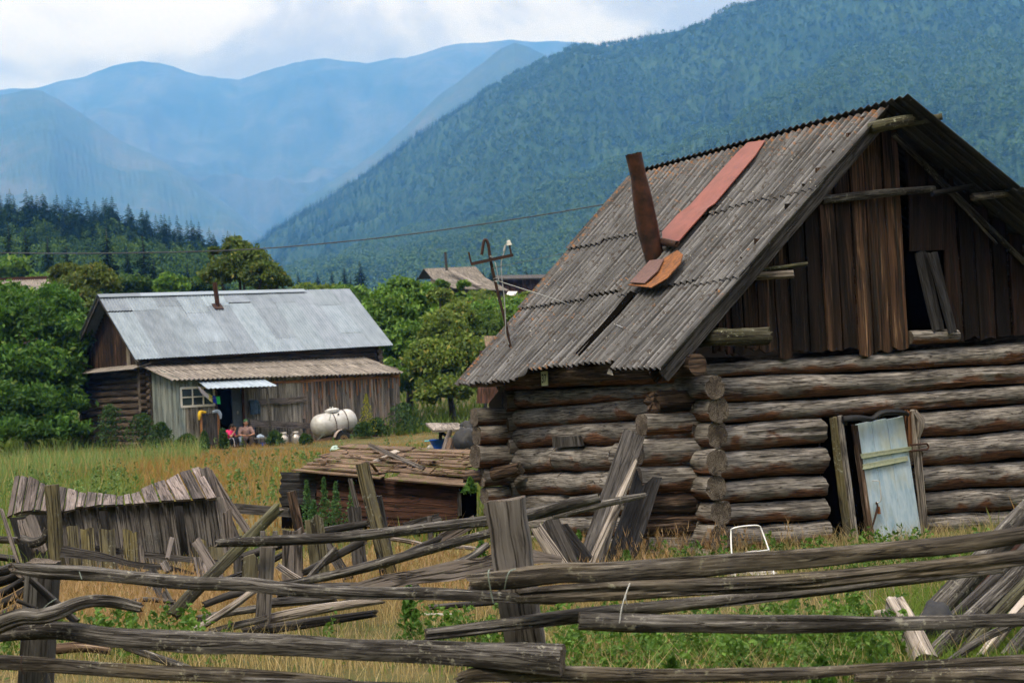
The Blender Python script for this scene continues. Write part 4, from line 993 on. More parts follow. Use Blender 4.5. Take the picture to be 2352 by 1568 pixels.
# ------------------------------------------------------------------ the tin roofed house
H0 = P(310, 826, 57.0)
HA = math.radians(39.5)
h_ = np.array([math.cos(HA), math.sin(HA), 0]); k_ = np.array([-math.sin(HA), math.cos(HA), 0])
HZB = float(gz(H0[0], H0[1])) - .2
def HP(a, b, z): return np.array([H0[0], H0[1], 0]) + h_ * a + k_ * b + Z_ * z
def huv(p): d = np.asarray(p) - np.array([H0[0], H0[1], 0]); return float(d @ h_), float(d @ k_), float(d[2])
def HF(x, y, b): return RP(x, y, HP(0, b, 0), k_)          # point on a plane parallel to the front
def HS(x, y, a): return RP(x, y, HP(a, 0, 0), h_)          # point on a plane parallel to the gable end
house = empty('farmhouse', HP(6, 2, HZB), 'low farmhouse with a silvery tin roof and a plank lean-to', 'house')
eA = H0; eB = HF(903, 793, 0); eC = P(223, 678, 59.8); eD = P(802, 663, 68.0)
HL = huv(eB)[0]; hs_ = huv(eC)[1]; zE = H0[2]; zR = eC[2]
hn_ = nrm(np.cross(eC - eA, eB - eA)); hn_ = hn_ if hn_[2] > 0 else -hn_
tin = MB(); rs = np.random.RandomState(3)
nsh = 11; b0 = np.linspace(0, 1, nsh + 1); rows = [(0, .30), (.28, .80), (.78, 1.0)]
for k in range(nsh):
    for ta, tb in ((0, .80), (.78, 1.0)) if k % 3 else ((0, .24), (.22, .72), (.70, 1.0)):
        j = rs.uniform(-.05, .05) if ta else 0; v = rs.uniform(.66, 1.12)
        corrugated(tin, eA, eB, eC, eD, 92, .016, b0[k], min(1, b0[k + 1] + .004), max(0, ta + j), tb, (.012 + .006 * (k % 2), .004 + .004 * (k % 2)), .004, nt=3, npw=5, nrmv=hn_, col=(v, v * rs.uniform(.98, 1.02), v))
o = build(tin, 'tin_roof', M['tin'], house, angle=70); o['label'] = 'shiny patched corrugated tin roof slope'
rc = MB(); a, b = eC + Z_ * .04, eD + Z_ * .04
for s0, s1, v in ((0, .15, .62), (.15, .62, 1.0), (.62, .80, .9)):
    p0, p1 = eC + (eD - eC) * s0 + Z_ * .05, eC + (eD - eC) * s1 + Z_ * .05; dn = (eA - eC) / np.linalg.norm(eA - eC) * .28
    rc.add([p0, p1, p1 + dn + hn_ * .03, p0 + dn + hn_ * .03, p0 + k_ * .25 - Z_ * .2, p1 + k_ * .25 - Z_ * .2], [(0, 1, 2, 3), (0, 4, 5, 1)], None, 0, (v * 1.15,) * 3)
build(rc, 'ridge_cap', M['tin'], house, smooth=False)
bk = MB(); eE = HP(0, 2 * hs_, zE); eF = HP(HL, 2 * hs_, zE)
corrugated(bk, eE, eF, eC, eD, 92, .016, 0, 1, 0, 1, (.0, .0), .01, nt=3, npw=3, col=(.8, .8, .8)); build(bk, 'rear_roof_slope', M['tin'], house, angle=70)
# log body
ga = .75                                     # the gable end stands back under the verge
lw = MB(); ROWS = np.arange(HZB - .05, 3.62, .265)
for i, z in enumerate(ROWS):
    if z < 3.15: tube(lw, [HP(ga, .15, z), HP(ga, 2 * hs_ - .2, z)], .145, n=12, step=.4, rough=.1, seed=700 + i, mie=1)
    tube(lw, [HP(ga + .3, .55, z + .13), HP(HL - .5, .55, z + .13)], .145, n=8, step=1.5, seed=720 + i)
    tube(lw, [HP(ga - .38, .55, z + .13), HP(ga + .4, .55, z + .13)], .145, n=12, step=.3, rough=.1, seed=740 + i, mie=1)
    tube(lw, [HP(ga - .38, 2 * hs_ - .6, z + .13), HP(HL - .5, 2 * hs_ - .6, z + .13)], .145, n=10, step=1, rough=.1, seed=760 + i, mie=1)
    tube(lw, [HP(HL - .5, .3, z), HP(HL - .5, 2 * hs_ - .3, z)], .145, n=8, step=1, seed=780 + i)
o = build(lw, 'log_wall', [M['houselog'], M['logend']], house); o['label'] = 'dark weathered log walls with crossing ends'
gb = MB(); rs = np.random.RandomState(8)
for g in np.arange(.35, 2 * hs_ - .3, .19):
    zt = zE + (zR - zE) * (1 - abs(g - hs_) / hs_) - .12
    if zt < 3.35: continue
    v = rs.choice([.6, 1, 1.6, 1.0]); pale = abs(g - 2.2) < .2
    plank(gb, HP(ga - .03, g, 3.30), HP(ga - .03, g, zt), k_, .18, .18, .03, step=.5, mi=1 if pale else 0, col=(v, v, v) if not pale else (.9, .85, .8))
o = build(gb, 'gable_boards', [M['gable'], M['palepl']], house)
pr = MB(); corrugated(pr, HP(ga - .75, .1, 3.12), HP(ga - .75, 2 * hs_ - .1, 3.12), HP(ga, .1, 3.32), HP(ga, 2 * hs_ - .1, 3.32), 42, .02, 0, 1, 0, 1, (0, 0), .01, nt=3, npw=4); build(pr, 'gable_canopy', M['asb2'], house, angle=60)
vb = MB(); plank(vb, eA + h_ * .1 - Z_ * .12, eC + h_ * .1 - Z_ * .12, h_, .06, .06, .14, step=.6); plank(vb, eE + h_ * .1 - Z_ * .12, eC + h_ * .1 - Z_ * .12, h_, .06, .06, .14, step=.6); build(vb, 'verge_board', M['greyd'], house)
# chimney on the tin roof
cbp = RP(496, 700, eA, hn_); m = MB(); d = cbp[1]
tube(m, [cbp - Z_ * .2, P(500, 704, d), P(493, 649, d)], px(5.4, d), n=14, step=.2, rough=.03); o = build(m, 'stove_pipe', M['chim'], house)
m = MB(); q = RP(500, 704, eA, hn_); m.quadbox([q + h_ * .22 - nrm(eC - eA) * .2 + hn_ * .03, q + h_ * .22 + nrm(eC - eA) * .2 + hn_ * .03, q - h_ * .22 + nrm(eC - eA) * .2 + hn_ * .03, q - h_ * .22 - nrm(eC - eA) * .2 + hn_ * .03], hn_, .03); build(m, 'pipe_flashing', M['iron'], house, smooth=False)

# lean-to along the front
LB = -1.9                                     # front wall of the lean-to
lA = HF(390, 874, LB - .30); lB = HF(926, 857, LB - .30); la0, la1 = huv(lA)[0], huv(lB)[0]; zl = (lA[2] + lB[2]) / 2
lA = HP(la0, LB - .30, lA[2]); lB = HP(la1, LB - .30, lB[2]); lC = HP(la0 - .05, .35, 3.20); lD = HP(la1 - .35, .35, 3.25)
lt = MB(); rs = np.random.RandomState(4)
for k in range(6):
    v = rs.uniform(.75, 1.2)
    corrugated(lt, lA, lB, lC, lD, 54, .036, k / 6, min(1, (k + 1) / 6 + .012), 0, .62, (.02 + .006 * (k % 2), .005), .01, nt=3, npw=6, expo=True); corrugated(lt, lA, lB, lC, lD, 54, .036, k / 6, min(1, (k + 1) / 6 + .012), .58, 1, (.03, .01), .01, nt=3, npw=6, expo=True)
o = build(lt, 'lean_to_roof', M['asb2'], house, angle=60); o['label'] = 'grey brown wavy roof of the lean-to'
wa0 = huv(HF(403, 880, LB))[0]; wa1 = huv(HF(916, 862, LB))[0]
zA = lA[2] + .02; wt = lambda a: lA[2] + (lB[2] - lA[2]) * (a - la0) / (la1 - la0) + .10
fx = lambda x, y=900: huv(HF(x, y, LB))[0]
pw = MB(); rs = np.random.RandomState(12)
win = (fx(414, 890), fx(490, 890)); wz = (HF(450, 932, LB)[2], HF(450, 890, LB)[2])
door_ = (fx(499, 950), fx(556, 950)); dz = HF(520, 884, LB)[2]
a = wa0; i = 0
while a < wa1 - .05:
    wdt = rs.uniform(.15, .22); a1 = min(a + wdt, wa1); c = (a + a1) / 2; w_ = (a1 - a) * .95
    xs_ = [(HZB, wt(c))]
    if win[0] < c < win[1]: xs_ = [(HZB, wz[0]), (wz[1], wt(c))]
    if door_[0] < c < door_[1]: xs_ = [(dz, wt(c))]
    right = c > fx(688, 880)
    for z0, z1 in xs_:
        v = rs.choice([.75, 1, 1.25])
        if right:
            br = z0 + (z1 - z0) * rs.uniform(.6, .88)
            plank(pw, HP(c, LB, z0), HP(c + rs.uniform(-.01, .01), LB, z1), h_, w_, w_, .03, step=.5, mi=1, ragged=.01, col=(v * 1.15,) * 3)
            plank(pw, HP(a1, LB - .022, br), HP(a1, LB - .022, z1), h_, .05, .05, .02, step=.6, mi=3, ragged=.02)
        elif c < fx(470) : plank(pw, HP(c, LB, z0), HP(c, LB, z1), h_, w_, w_, .03, step=.5, mi=2 if (c < wa0 + .33 or z0 > 1.5) else 0, col=(v * 1.05,) * 3)
        else: plank(pw, HP(c, LB, z0), HP(c, LB, z1), h_, w_, w_, .03, step=.5, mi=0, ragged=.01, col=(v * 1.1,) * 3)
    a = a1; i += 1
o = build(pw, 'plank_wall', [M['palepl'], M['houseplank'], M['bluepl'], M['orange']], house); o['label'] = 'mismatched vertical planks, pale on the left and orange streaked on the right'
sd = MB(); rs = np.random.RandomState(13)
for bq in np.arange(LB + .12, .3, .2): v = rs.choice([.7, .9, 1.0]); plank(sd, HP(wa0, bq, HZB), HP(wa0, bq, zA + .1 + (3.2 - zA) * (bq - LB) / (.5 - LB)), k_, .185, .185, .03, step=.5, col=(v, v, v))
o = build(sd, 'end_wall', M['bluepl'], house); o['label'] = 'faded blue planks closing the end of the lean-to'
ew = MB(); ew.quadbox([HP(wa1, LB, HZB), HP(wa1, .4, HZB), HP(wa1, .4, 3.1), HP(wa1, LB, zA + .1)], h_, .03); build(ew, 'far_end_wall', M['houseplank'], house, smooth=False)
m = MB(); p0, p1 = HF(612, 879, LB - .035), HF(915, 864, LB - .035); plank(m, p0, p1, Z_, .11, .11, .03, step=.6); build(m, 'trim_board', M['orange'], house)
m = MB(); plank(m, HP(wa0 + .06, LB - .04, HZB), HP(wa0 + .06, LB - .04, wt(wa0)), h_, .17, .17, .03, step=.5); build(m, 'corner_board', M['bluepl'], house)
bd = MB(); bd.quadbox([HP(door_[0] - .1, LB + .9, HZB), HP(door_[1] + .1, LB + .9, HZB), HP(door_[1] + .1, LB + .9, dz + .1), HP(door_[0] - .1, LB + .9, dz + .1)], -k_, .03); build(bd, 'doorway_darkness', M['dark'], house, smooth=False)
# door leaf stands open inside
m = MB(); d0, d1 = fx(535, 950), fx(557, 950); plank(m, HP((d0 + d1) / 2, LB + .05, HZB), HP((d0 + d1) / 2, LB + .05, dz - .05), h_, d1 - d0, d1 - d0, .05, step=.5); dr = build(m, 'door', M['doorleaf'], house); dr['label'] = 'slate blue door leaf pushed open'
m = MB(); c = HP((d0 + d1) / 2, LB + .0, 1.1); tube(m, [c, c + Z_ * .12], .03, n=8, step=.05); build(m, 'door_handle', M['can'], dr)
for x0 in (497, 559):
    m = MB(); q = fx(x0, 950); plank(m, HP(q, LB - .03, HZB), HP(q, LB - .03, dz), h_, .09, .09, .06, step=.5); build(m, 'door_jamb', M['redwood'], house)
# six pane window
wm = MB(); W0, W1 = win
def bar(mb, a0, z0, a1, z1, w, dep): plank(mb, HP(a0, LB - dep, z0), HP(a1, LB - dep, z1), Z_ if abs(a1 - a0) > abs(z1 - z0) else h_, w, w, .04, step=.5, wob=0, ragged=0, warp=0)
for z in (wz[0], wz[1]): bar(wm, W0 - .03, z, W1 + .03, z, .09, .03)
for a in (W0, W1): bar(wm, a, wz[0], a, wz[1], .09, .032)
bar(wm, W0, (wz[0] + wz[1]) / 2, W1, (wz[0] + wz[1]) / 2, .05, .028)
for t in (.345, .67): bar(wm, W0 + (W1 - W0) * t, wz[0], W0 + (W1 - W0) * t, wz[1], .05, .026)
wn = build(wm, 'window', M['white'], house, smooth=False); wn['label'] = 'white six pane window'
gm = MB(); gm.quadbox([HP(W0, LB + .01, wz[0]), HP(W1, LB + .01, wz[0]), HP(W1, LB + .01, wz[1]), HP(W0, LB + .01, wz[1])], -k_, .01); build(gm, 'pane', M['glass'], wn, smooth=False)
# tin awning over the door
AB = LB - 1.0
aw = MB(); q = [HF(474, 892, AB), HF(636, 886, AB), HF(452, 874, LB), HF(596, 867, LB)]
corrugated(aw, q[0], q[1], q[2], q[3], 16, .018, 0, 1, 0, 1, (0, 0), .008, nt=3, npw=6, col=(1.35, 1.35, 1.35)); a_ = build(aw, 'awning', M['tin'], house, angle=60); a_['label'] = 'small bright corrugated awning over the door'
m = MB(); p = HF(613, 890, AB + .08); tube(m, [HP(huv(p)[0] + .12, AB + .08, HZB), p], .055, n=10, step=.4); build(m, 'awning_post', M['rail'], a_)
m = MB(); p2 = HF(505, 892, AB + .06); tube(m, [p2, p], .03, n=8); build(m, 'awning_rail', M['rail'], a_)

# things about the door
def thing(name, mb, mats, label, cat, group=None, **k): return tag(build(mb, name, mats, **k), label, cat, group)
m = MB(); plank(m, HF(573, 924, LB - .12), HF(704, 916, LB - .12), Z_, .20, .24, .06, wob=.03, ragged=.03); thing('wall_shelf_plank', m, M['grey'], 'thick grey plank fixed high on the house wall right of the door', 'plank')
bench = empty('wall_bench', HP(huv(HF(650, 990, LB - .3))[0], LB - .3, HZB), 'long weathered bench plank against the house wall', 'bench')
m = MB(); plank(m, HF(572, 972, LB - .35), HF(722, 979, LB - .35), Z_, .30, .26, .08, wob=.02); build(m, 'seat', M['grey'], bench)
for x in (590, 640, 700):
    m = MB(); c = huv(HF(x, 980, LB - .33))[0]; tube(m, [HP(c, LB - .3, HZB), HP(c, LB - .3, .75)], .07, n=8, step=.3); build(m, 'leg', M['rail'], bench)
# hanging jacket
m = MB(); q = [HF(574, 950, LB - .2), HF(592, 949, LB - .2), HF(593, 922, LB - .2), HF(575, 921, LB - .2)]
c0 = sum(q) / 4; jk = []
for k, (w_, z_) in enumerate(((.10, .30), (.21, .24), (.20, .0), (.19, -.16), (.17, -.27))):
    for a_i in range(12): th = a_i / 12 * 2 * PI; jk.append(c0 + h_ * w_ * math.cos(th) * (1 + .1 * math.sin(3 * th + k)) - k_ * (.06 * math.sin(th)) + Z_ * (z_ + .02 * math.sin(2 * th)))
fcs = [(k * 12 + i, k * 12 + (i + 1) % 12, (k + 1) * 12 + (i + 1) % 12, (k + 1) * 12 + i) for k in range(4) for i in range(12)] + [tuple(range(11, -1, -1)), tuple(range(48, 60))]
m.add(jk, fcs); jo = thing('hanging_jacket', m, M['jacket'], 'dark blue jacket hanging from the plank on the house wall', 'jacket')
m = MB(); tube(m, [c0 + h_ * .17 + Z_ * .2, c0 + h_ * .24 - Z_ * .05, c0 + h_ * .22 - Z_ * .28], [.06, .05, .045], n=10, step=.06, rough=.15); build(m, 'sleeve', M['jacket'], jo)
# string of flags
fl = empty('flag_string', HF(470, 915, LB - .5), 'string of small white, yellow, blue and green flags across the window', 'flags')
pts = [HF(452, 888, LB - .6), HF(466, 906, LB - .6), HF(482, 914, LB - .6), HF(498, 914, LB - .6)]
m = MB(); tube(m, pts, .008, n=5, step=.1); build(m, 'string', M['wire'], fl)
fq = [((455, 886), (470, 898), 'flagw'), ((468, 897), (478, 904), 'flagw'), ((478, 902), (487, 908), 'flagy'), ((488, 907), (496, 910), 'flagb'), ((496, 910), (505, 910), 'flagg')]
for (x0, y0), (x1, y1), mt in fq:
    m = MB(); a, b = HF(x0, y0, LB - .6), HF(x1, y1, LB - .6); dn = -Z_ * .30 + h_ * (.12 if x0 < 470 else .03)
    g = [[a + (b - a) * s + dn * t - k_ * .03 * math.sin(s * 5 + x0) * t for s in np.linspace(0, 1, 5)] for t in np.linspace(0, 1, 4)]
    V = np.array(g).reshape(-1, 3); V = np.concatenate([V, V + k_ * .008]); ff = []
    for r_ in range(3):
        for c_ in range(4): i0 = r_ * 5 + c_; ff += [(i0, i0 + 1, i0 + 6, i0 + 5), (i0 + 25, i0 + 24, i0 + 20, i0 + 21)[::1] if False else (i0 + 25, i0 + 26, i0 + 21, i0 + 20)]
    m.add(V, ff); build(m, 'flag', M[mt], fl)
# dark board with rags
pb = empty('board_screen', HF(480, 1020, LB - .35), 'dark plank panel with brown edge posts standing before the house wall', 'board panel')
m = MB(); pa, pz = huv(HF(462, 950, LB - .35))[0], HF(480, 949, LB - .35)[2]; pa1 = huv(HF(499, 950, LB - .35))[0]
for k in range(4): c = pa + (pa1 - pa) * (k + .5) / 4; plank(m, HP(c, LB - .35, HZB), HP(c, LB - .35, pz), h_, (pa1 - pa) / 4 * .97, None, .03, step=.4)
build(m, 'boards', M['greyd'], pb)
for c in (pa - .03, pa1 + .03): m = MB(); tube(m, [HP(c, LB - .38, HZB), HP(c, LB - .38, pz + .02)], .05, n=8, square=.5, step=.4); build(m, 'edge_post', M['orange'], pb)
for c, mt, lab in ((pa - .03, 'yellow', 'yellow rag draped on the left edge of the dark board panel'), (pa1 + .0, 'lblue', 'pale blue rag draped on the right edge of the dark board panel')):
    m = MB(); sg = 1 if mt == 'lblue' else -1; tube(m, [HP(c - sg * .22, LB - .38, pz + .04), HP(c, LB - .38, pz + .07), HP(c + sg * .08, LB - .42, pz - .06), HP(c + sg * .10, LB - .42, pz - .24)], [.05, .075, .07, .03], n=10, step=.05, rough=.2); thing('rag', m, M[mt], lab, 'rag')
# stool with washing and a blue tub
st = empty('low_stool', HF(598, 1014, LB - .7), 'small pale stool beside the seated woman with a cloth on top', 'stool')
sc = HF(598, 1006, LB - .7); m = MB(); plank(m, sc - h_ * .32, sc + h_ * .32, k_, .3, .3, .035, step=.3); build(m, 'seat', M['palepl'], st)
for a in (-.26, .26): m = MB(); tube(m, [np.array([*(sc + h_ * a)[:2], HZB]), sc + h_ * a], .025, n=8); build(m, 'leg', M['palepl'], st)
m = MB(); tube(m, [sc - h_ * .16 + Z_ * .05, sc + Z_ * .08, sc + h_ * .15 + Z_ * .04], [.05, .08, .05], n=10, step=.05, rough=.3); thing('folded_cloth', m, M['lblue'], 'pale blue cloth bundled on the small stool', 'cloth')
def pot(name, c, prof, mat, label, cat, group=None, n=20):
    m = MB(); V = []; f = []
    for r_, z in prof: V += [(c[0] + r_ * math.cos(2 * PI * i / n), c[1] + r_ * math.sin(2 * PI * i / n), c[2] + z) for i in range(n)]
    k = len(prof)
    for j in range(k - 1): f += [(j * n + i, j * n + (i + 1) % n, (j + 1) * n + (i + 1) % n, (j + 1) * n + i) for i in range(n)]
    f += [tuple(range(n - 1, -1, -1)), tuple(range((k - 1) * n, k * n))]; m.add(V, f)
    o = build(m, name, mat, loc=c, angle=50); return tag(o, label, cat, group) if label else o
c = HF(606, 1020, LB - .75); c[2] = HZB + .15; pot('plastic_tub', c, [(.12, 0), (.17, .2), (.18, .2), (.165, .19), (.11, .03)], M['bluepla'], 'dark blue tub under the small stool', 'tub')
m = MB(); c = HF(552, 1006, LB - .55); tube(m, [c - Z_ * .28, c - Z_ * .1, c + Z_ * .12], [.12, .15, .05], n=12, step=.06, rough=.25); thing('plastic_bag', m, M['lblue'], 'pale blue plastic bag on the ground between the two women', 'bag')
# milk churns
for x, lab in ((653, 'left milk churn of the pair by the house wall'), (681, 'right milk churn of the pair by the house wall')):
    c = HF(x, 1036, LB - .75); c[2] = HZB + .05
    ch = pot('milk_churn', c, [(.17, 0), (.19, .02), (.195, .36), (.18, .44), (.11, .52), (.10, .56), (.135, .57), (.14, .63), (.12, .65)], M['can'], lab, 'milk churn', 'milk churns by the house wall')
    for sg in (-1, 1):
        m = MB(); tube(m, [c + h_ * sg * .17 + Z_ * .44, c + h_ * sg * .24 + Z_ * .5, c + h_ * sg * .12 + Z_ * .55], .014, n=6, step=.04); build(m, 'handle', M['can'], ch)

# water tank on its trailer
tc_ = HF(767, 972, LB - 1.3); tk = empty('tank_trailer', np.array([tc_[0], tc_[1], HZB]), 'dented grey white water tank lashed on a small two wheeled trailer', 'tank trailer')
TA = math.radians(30); ta = np.array([math.cos(TA), math.sin(TA), .13]); ta /= np.linalg.norm(ta); tb = nrm(np.cross(Z_, ta)); tz = np.cross(ta, tb)
TLn, TR_ = 1.22, .50
m = MB(); path = [tc_ + ta * s for s in (-.98, -.93, -.81, -.62, 0, .62, .81, .93, .98)]
tube(m, path, [.12, .27, .41, .485, .50, .485, .41, .27, .12], n=32, step=.08, rough=.012); build(m, 'tank', M['tank'], tk, angle=60)
m = MB(); c = tc_ + tz * .47; tube(m, [c, c + tz * .10, c + tz * .11, c + tz * .15], [.30, .30, .25, .2], n=24, step=.03, rough=0); hb_ = build(m, 'hatch', M['tank'], tk)
m = MB(); tube(m, [c + tz * .15 - ta * .06, c + tz * .22 - ta * .05], .02, n=8); build(m, 'hatch_clamp', M['ceramic'], hb_); m = MB(); tube(m, [c + tz * .15 + ta * .06, c + tz * .22 + ta * .05], .02, n=8); build(m, 'hatch_clamp', M['ceramic'], hb_)
m = MB(); q = tc_ + ta * .10 - tb * .36 + tz * .36; tube(m, [q, q - tb * .05], .035, n=10); build(m, 'valve', M['rubber'], tk)
for s in (-.10, .42):
    m = MB(); tube(m, [tc_ + ta * s + (tz * math.cos(t) - tb * math.sin(t)) * .512 for t in np.linspace(-.3, 3.3, 16)], .014, n=6, step=.1); build(m, 'strap', M['iron'], tk)
m = MB(); tube(m, [tc_ + ta * -.05 + tz * .54, tc_ - ta * .3 - tb * .42 + tz * .3, tc_ - ta * .62 - tb * .40 - tz * .25, tc_ - ta * .95 - tz * .5 - tb * .3], .014, n=6, step=.1); build(m, 'rope', M['gwire'], tk)
m = MB()
for sg in (-1, 1): plank(m, tc_ - ta * 1.1 + tb * sg * .3 - tz * .55, tc_ + ta * 1.35 + tb * sg * .25 - tz * .53, tz, .12, .12, .08, step=.5)
tube(m, [tc_ + ta * 1.3 - tz * .53, tc_ + ta * 2.3 - tz * .48], .05, n=8); build(m, 'frame', M['trailer'], tk)
m = MB(); q = tc_ + ta * 1.75 - tz * .5; tube(m, [np.array([q[0], q[1], HZB]), q], .12, n=10, square=.4); build(m, 'prop_block', M['redwood'], tk)
for sg, nm in ((-1, 'wheel'), (1, 'wheel')):
    wc = tc_ + ta * .12 + tb * sg * .62; wc[2] = HZB + .30
    m = MB(); Vv = []
    for (r_, o_) in ((.17, -.08), (.28, -.09), (.31, -.05), (.31, .05), (.28, .09), (.17, .08)):
        Vv += [wc + (ta * math.cos(t) + tz * math.sin(t)) * r_ + tb * o_ for t in np.arange(24) / 24 * 2 * PI]
    m.add(Vv, [(j * 24 + i, j * 24 + (i + 1) % 24, (j + 1) * 24 + (i + 1) % 24, (j + 1) * 24 + i) for j in range(5) for i in range(24)]); wo_ = build(m, 'wheel', M['rubber'], tk)
    m = MB(); tube(m, [wc - tb * .06, wc + tb * .06], .175, n=20, rough=0); build(m, 'rim', M['rim'], wo_)
    m = MB()
    for t in np.arange(8) / 8 * 2 * PI: q = wc + (ta * math.cos(t) + tz * math.sin(t)) * .115 + tb * sg * .062; tube(m, [q, q + tb * sg * .006], .02, n=8, rough=0)
    tube(m, [wc + tb * sg * .06, wc + tb * sg * .09], .06, n=10, rough=0); build(m, 'hub', M['iron'], wo_)
    m = MB(); Vv = []
    for t in np.linspace(.35, 2.8, 14):
        for o_ in (-.12, .12): Vv.append(wc + (ta * math.cos(t) + tz * math.sin(t)) * .39 + tb * o_)
    for t in np.linspace(.35, 2.8, 14):
        for o_ in (-.12, .12): Vv.append(wc + (ta * math.cos(t) + tz * math.sin(t)) * .375 + tb * o_)
    ff = [(2 * i, 2 * i + 1, 2 * i + 3, 2 * i + 2) for i in range(13)] + [(2 * i + 30, 2 * i + 31, 2 * i + 29, 2 * i + 28) for i in range(13)]
    m.add(Vv, ff); build(m, 'fender', M['fender'], tk)
HB = HF  # alias

# ------------------------------------------------------------------ people
def capsules(mb, chain, n=12):
    """chain of (point, radius): overlapping spheres and cones, later fused into one skin"""
    for p, r in chain:
        V = []; f = []
        for i in range(7):
            ph = PI * i / 6
            V += [np.asarray(p) + r * np.array([math.sin(ph) * math.cos(2 * PI * j / n), math.sin(ph) * math.sin(2 * PI * j / n), math.cos(ph)]) for j in range(n)]
        f = [(i * n + j, (i + 1) * n + j, (i + 1) * n + (j + 1) % n, i * n + (j + 1) % n) for i in range(6) for j in range(n)]
        mb.add(V, f)
    for (p, r), (q, s) in zip(chain[:-1], chain[1:]):
        tube(mb, [p, q], [r, s], n=n, step=.03, rough=0)
def fused(name, mb, mat, parent, vox=.012):
    me = bpy.data.meshes.new('tmp'); me.from_pydata(np.vstack(mb.v).tolist(), [], mb.f)
    t = bpy.data.objects.new('tmp', me); COL.objects.link(t)
    md = t.modifiers.new('r', 'REMESH'); md.mode = 'VOXEL'; md.voxel_size = vox; md.use_smooth_shade = True
    sm_ = t.modifiers.new('s', 'SMOOTH'); sm_.factor = .5; sm_.iterations = 3
    dg = bpy.context.evaluated_depsgraph_get(); m2 = bpy.data.meshes.new_from_object(t.evaluated_get(dg)); bpy.data.objects.remove(t)
    m2.transform(Matrix.Translation(-Vector(ORI[parent.name])))
    m2.name = name; m2.materials.clear(); m2.materials.append(mat)
    m2.polygons.foreach_set('use_smooth', [True] * len(m2.polygons))
    o = link(bpy.data.objects.new(name, m2)); o.parent = parent; ORI[o.name] = ORI[parent.name]; return o
def hand(mb, w, dirn, side, curl=.5, up=(0, 0, 1)):
    d = nrm(dirn); up = nrm(np.asarray(up) - d * np.dot(up, d)); s = np.cross(d, up) * side
    capsules(mb, [(w, .026), (w + d * .05, .034), (w + d * .085, .034)], 10)
    for k, L in enumerate((.065, .078, .072, .056)):
        b = w + d * .09 + s * (.03 - .02 * k); c = b + d * L * .55 - up * L * .2 * curl; e = c + (d * (1 - curl) - up * curl) * L * .5
        capsules(mb, [(b, .0105), (c, .0095), (e, .008)], 8)
    t0 = w + d * .035 + s * .035; capsules(mb, [(t0, .013), (t0 + s * .03 + d * .025, .011), (t0 + s * .035 + d * .055 - up * .01, .009)], 8)
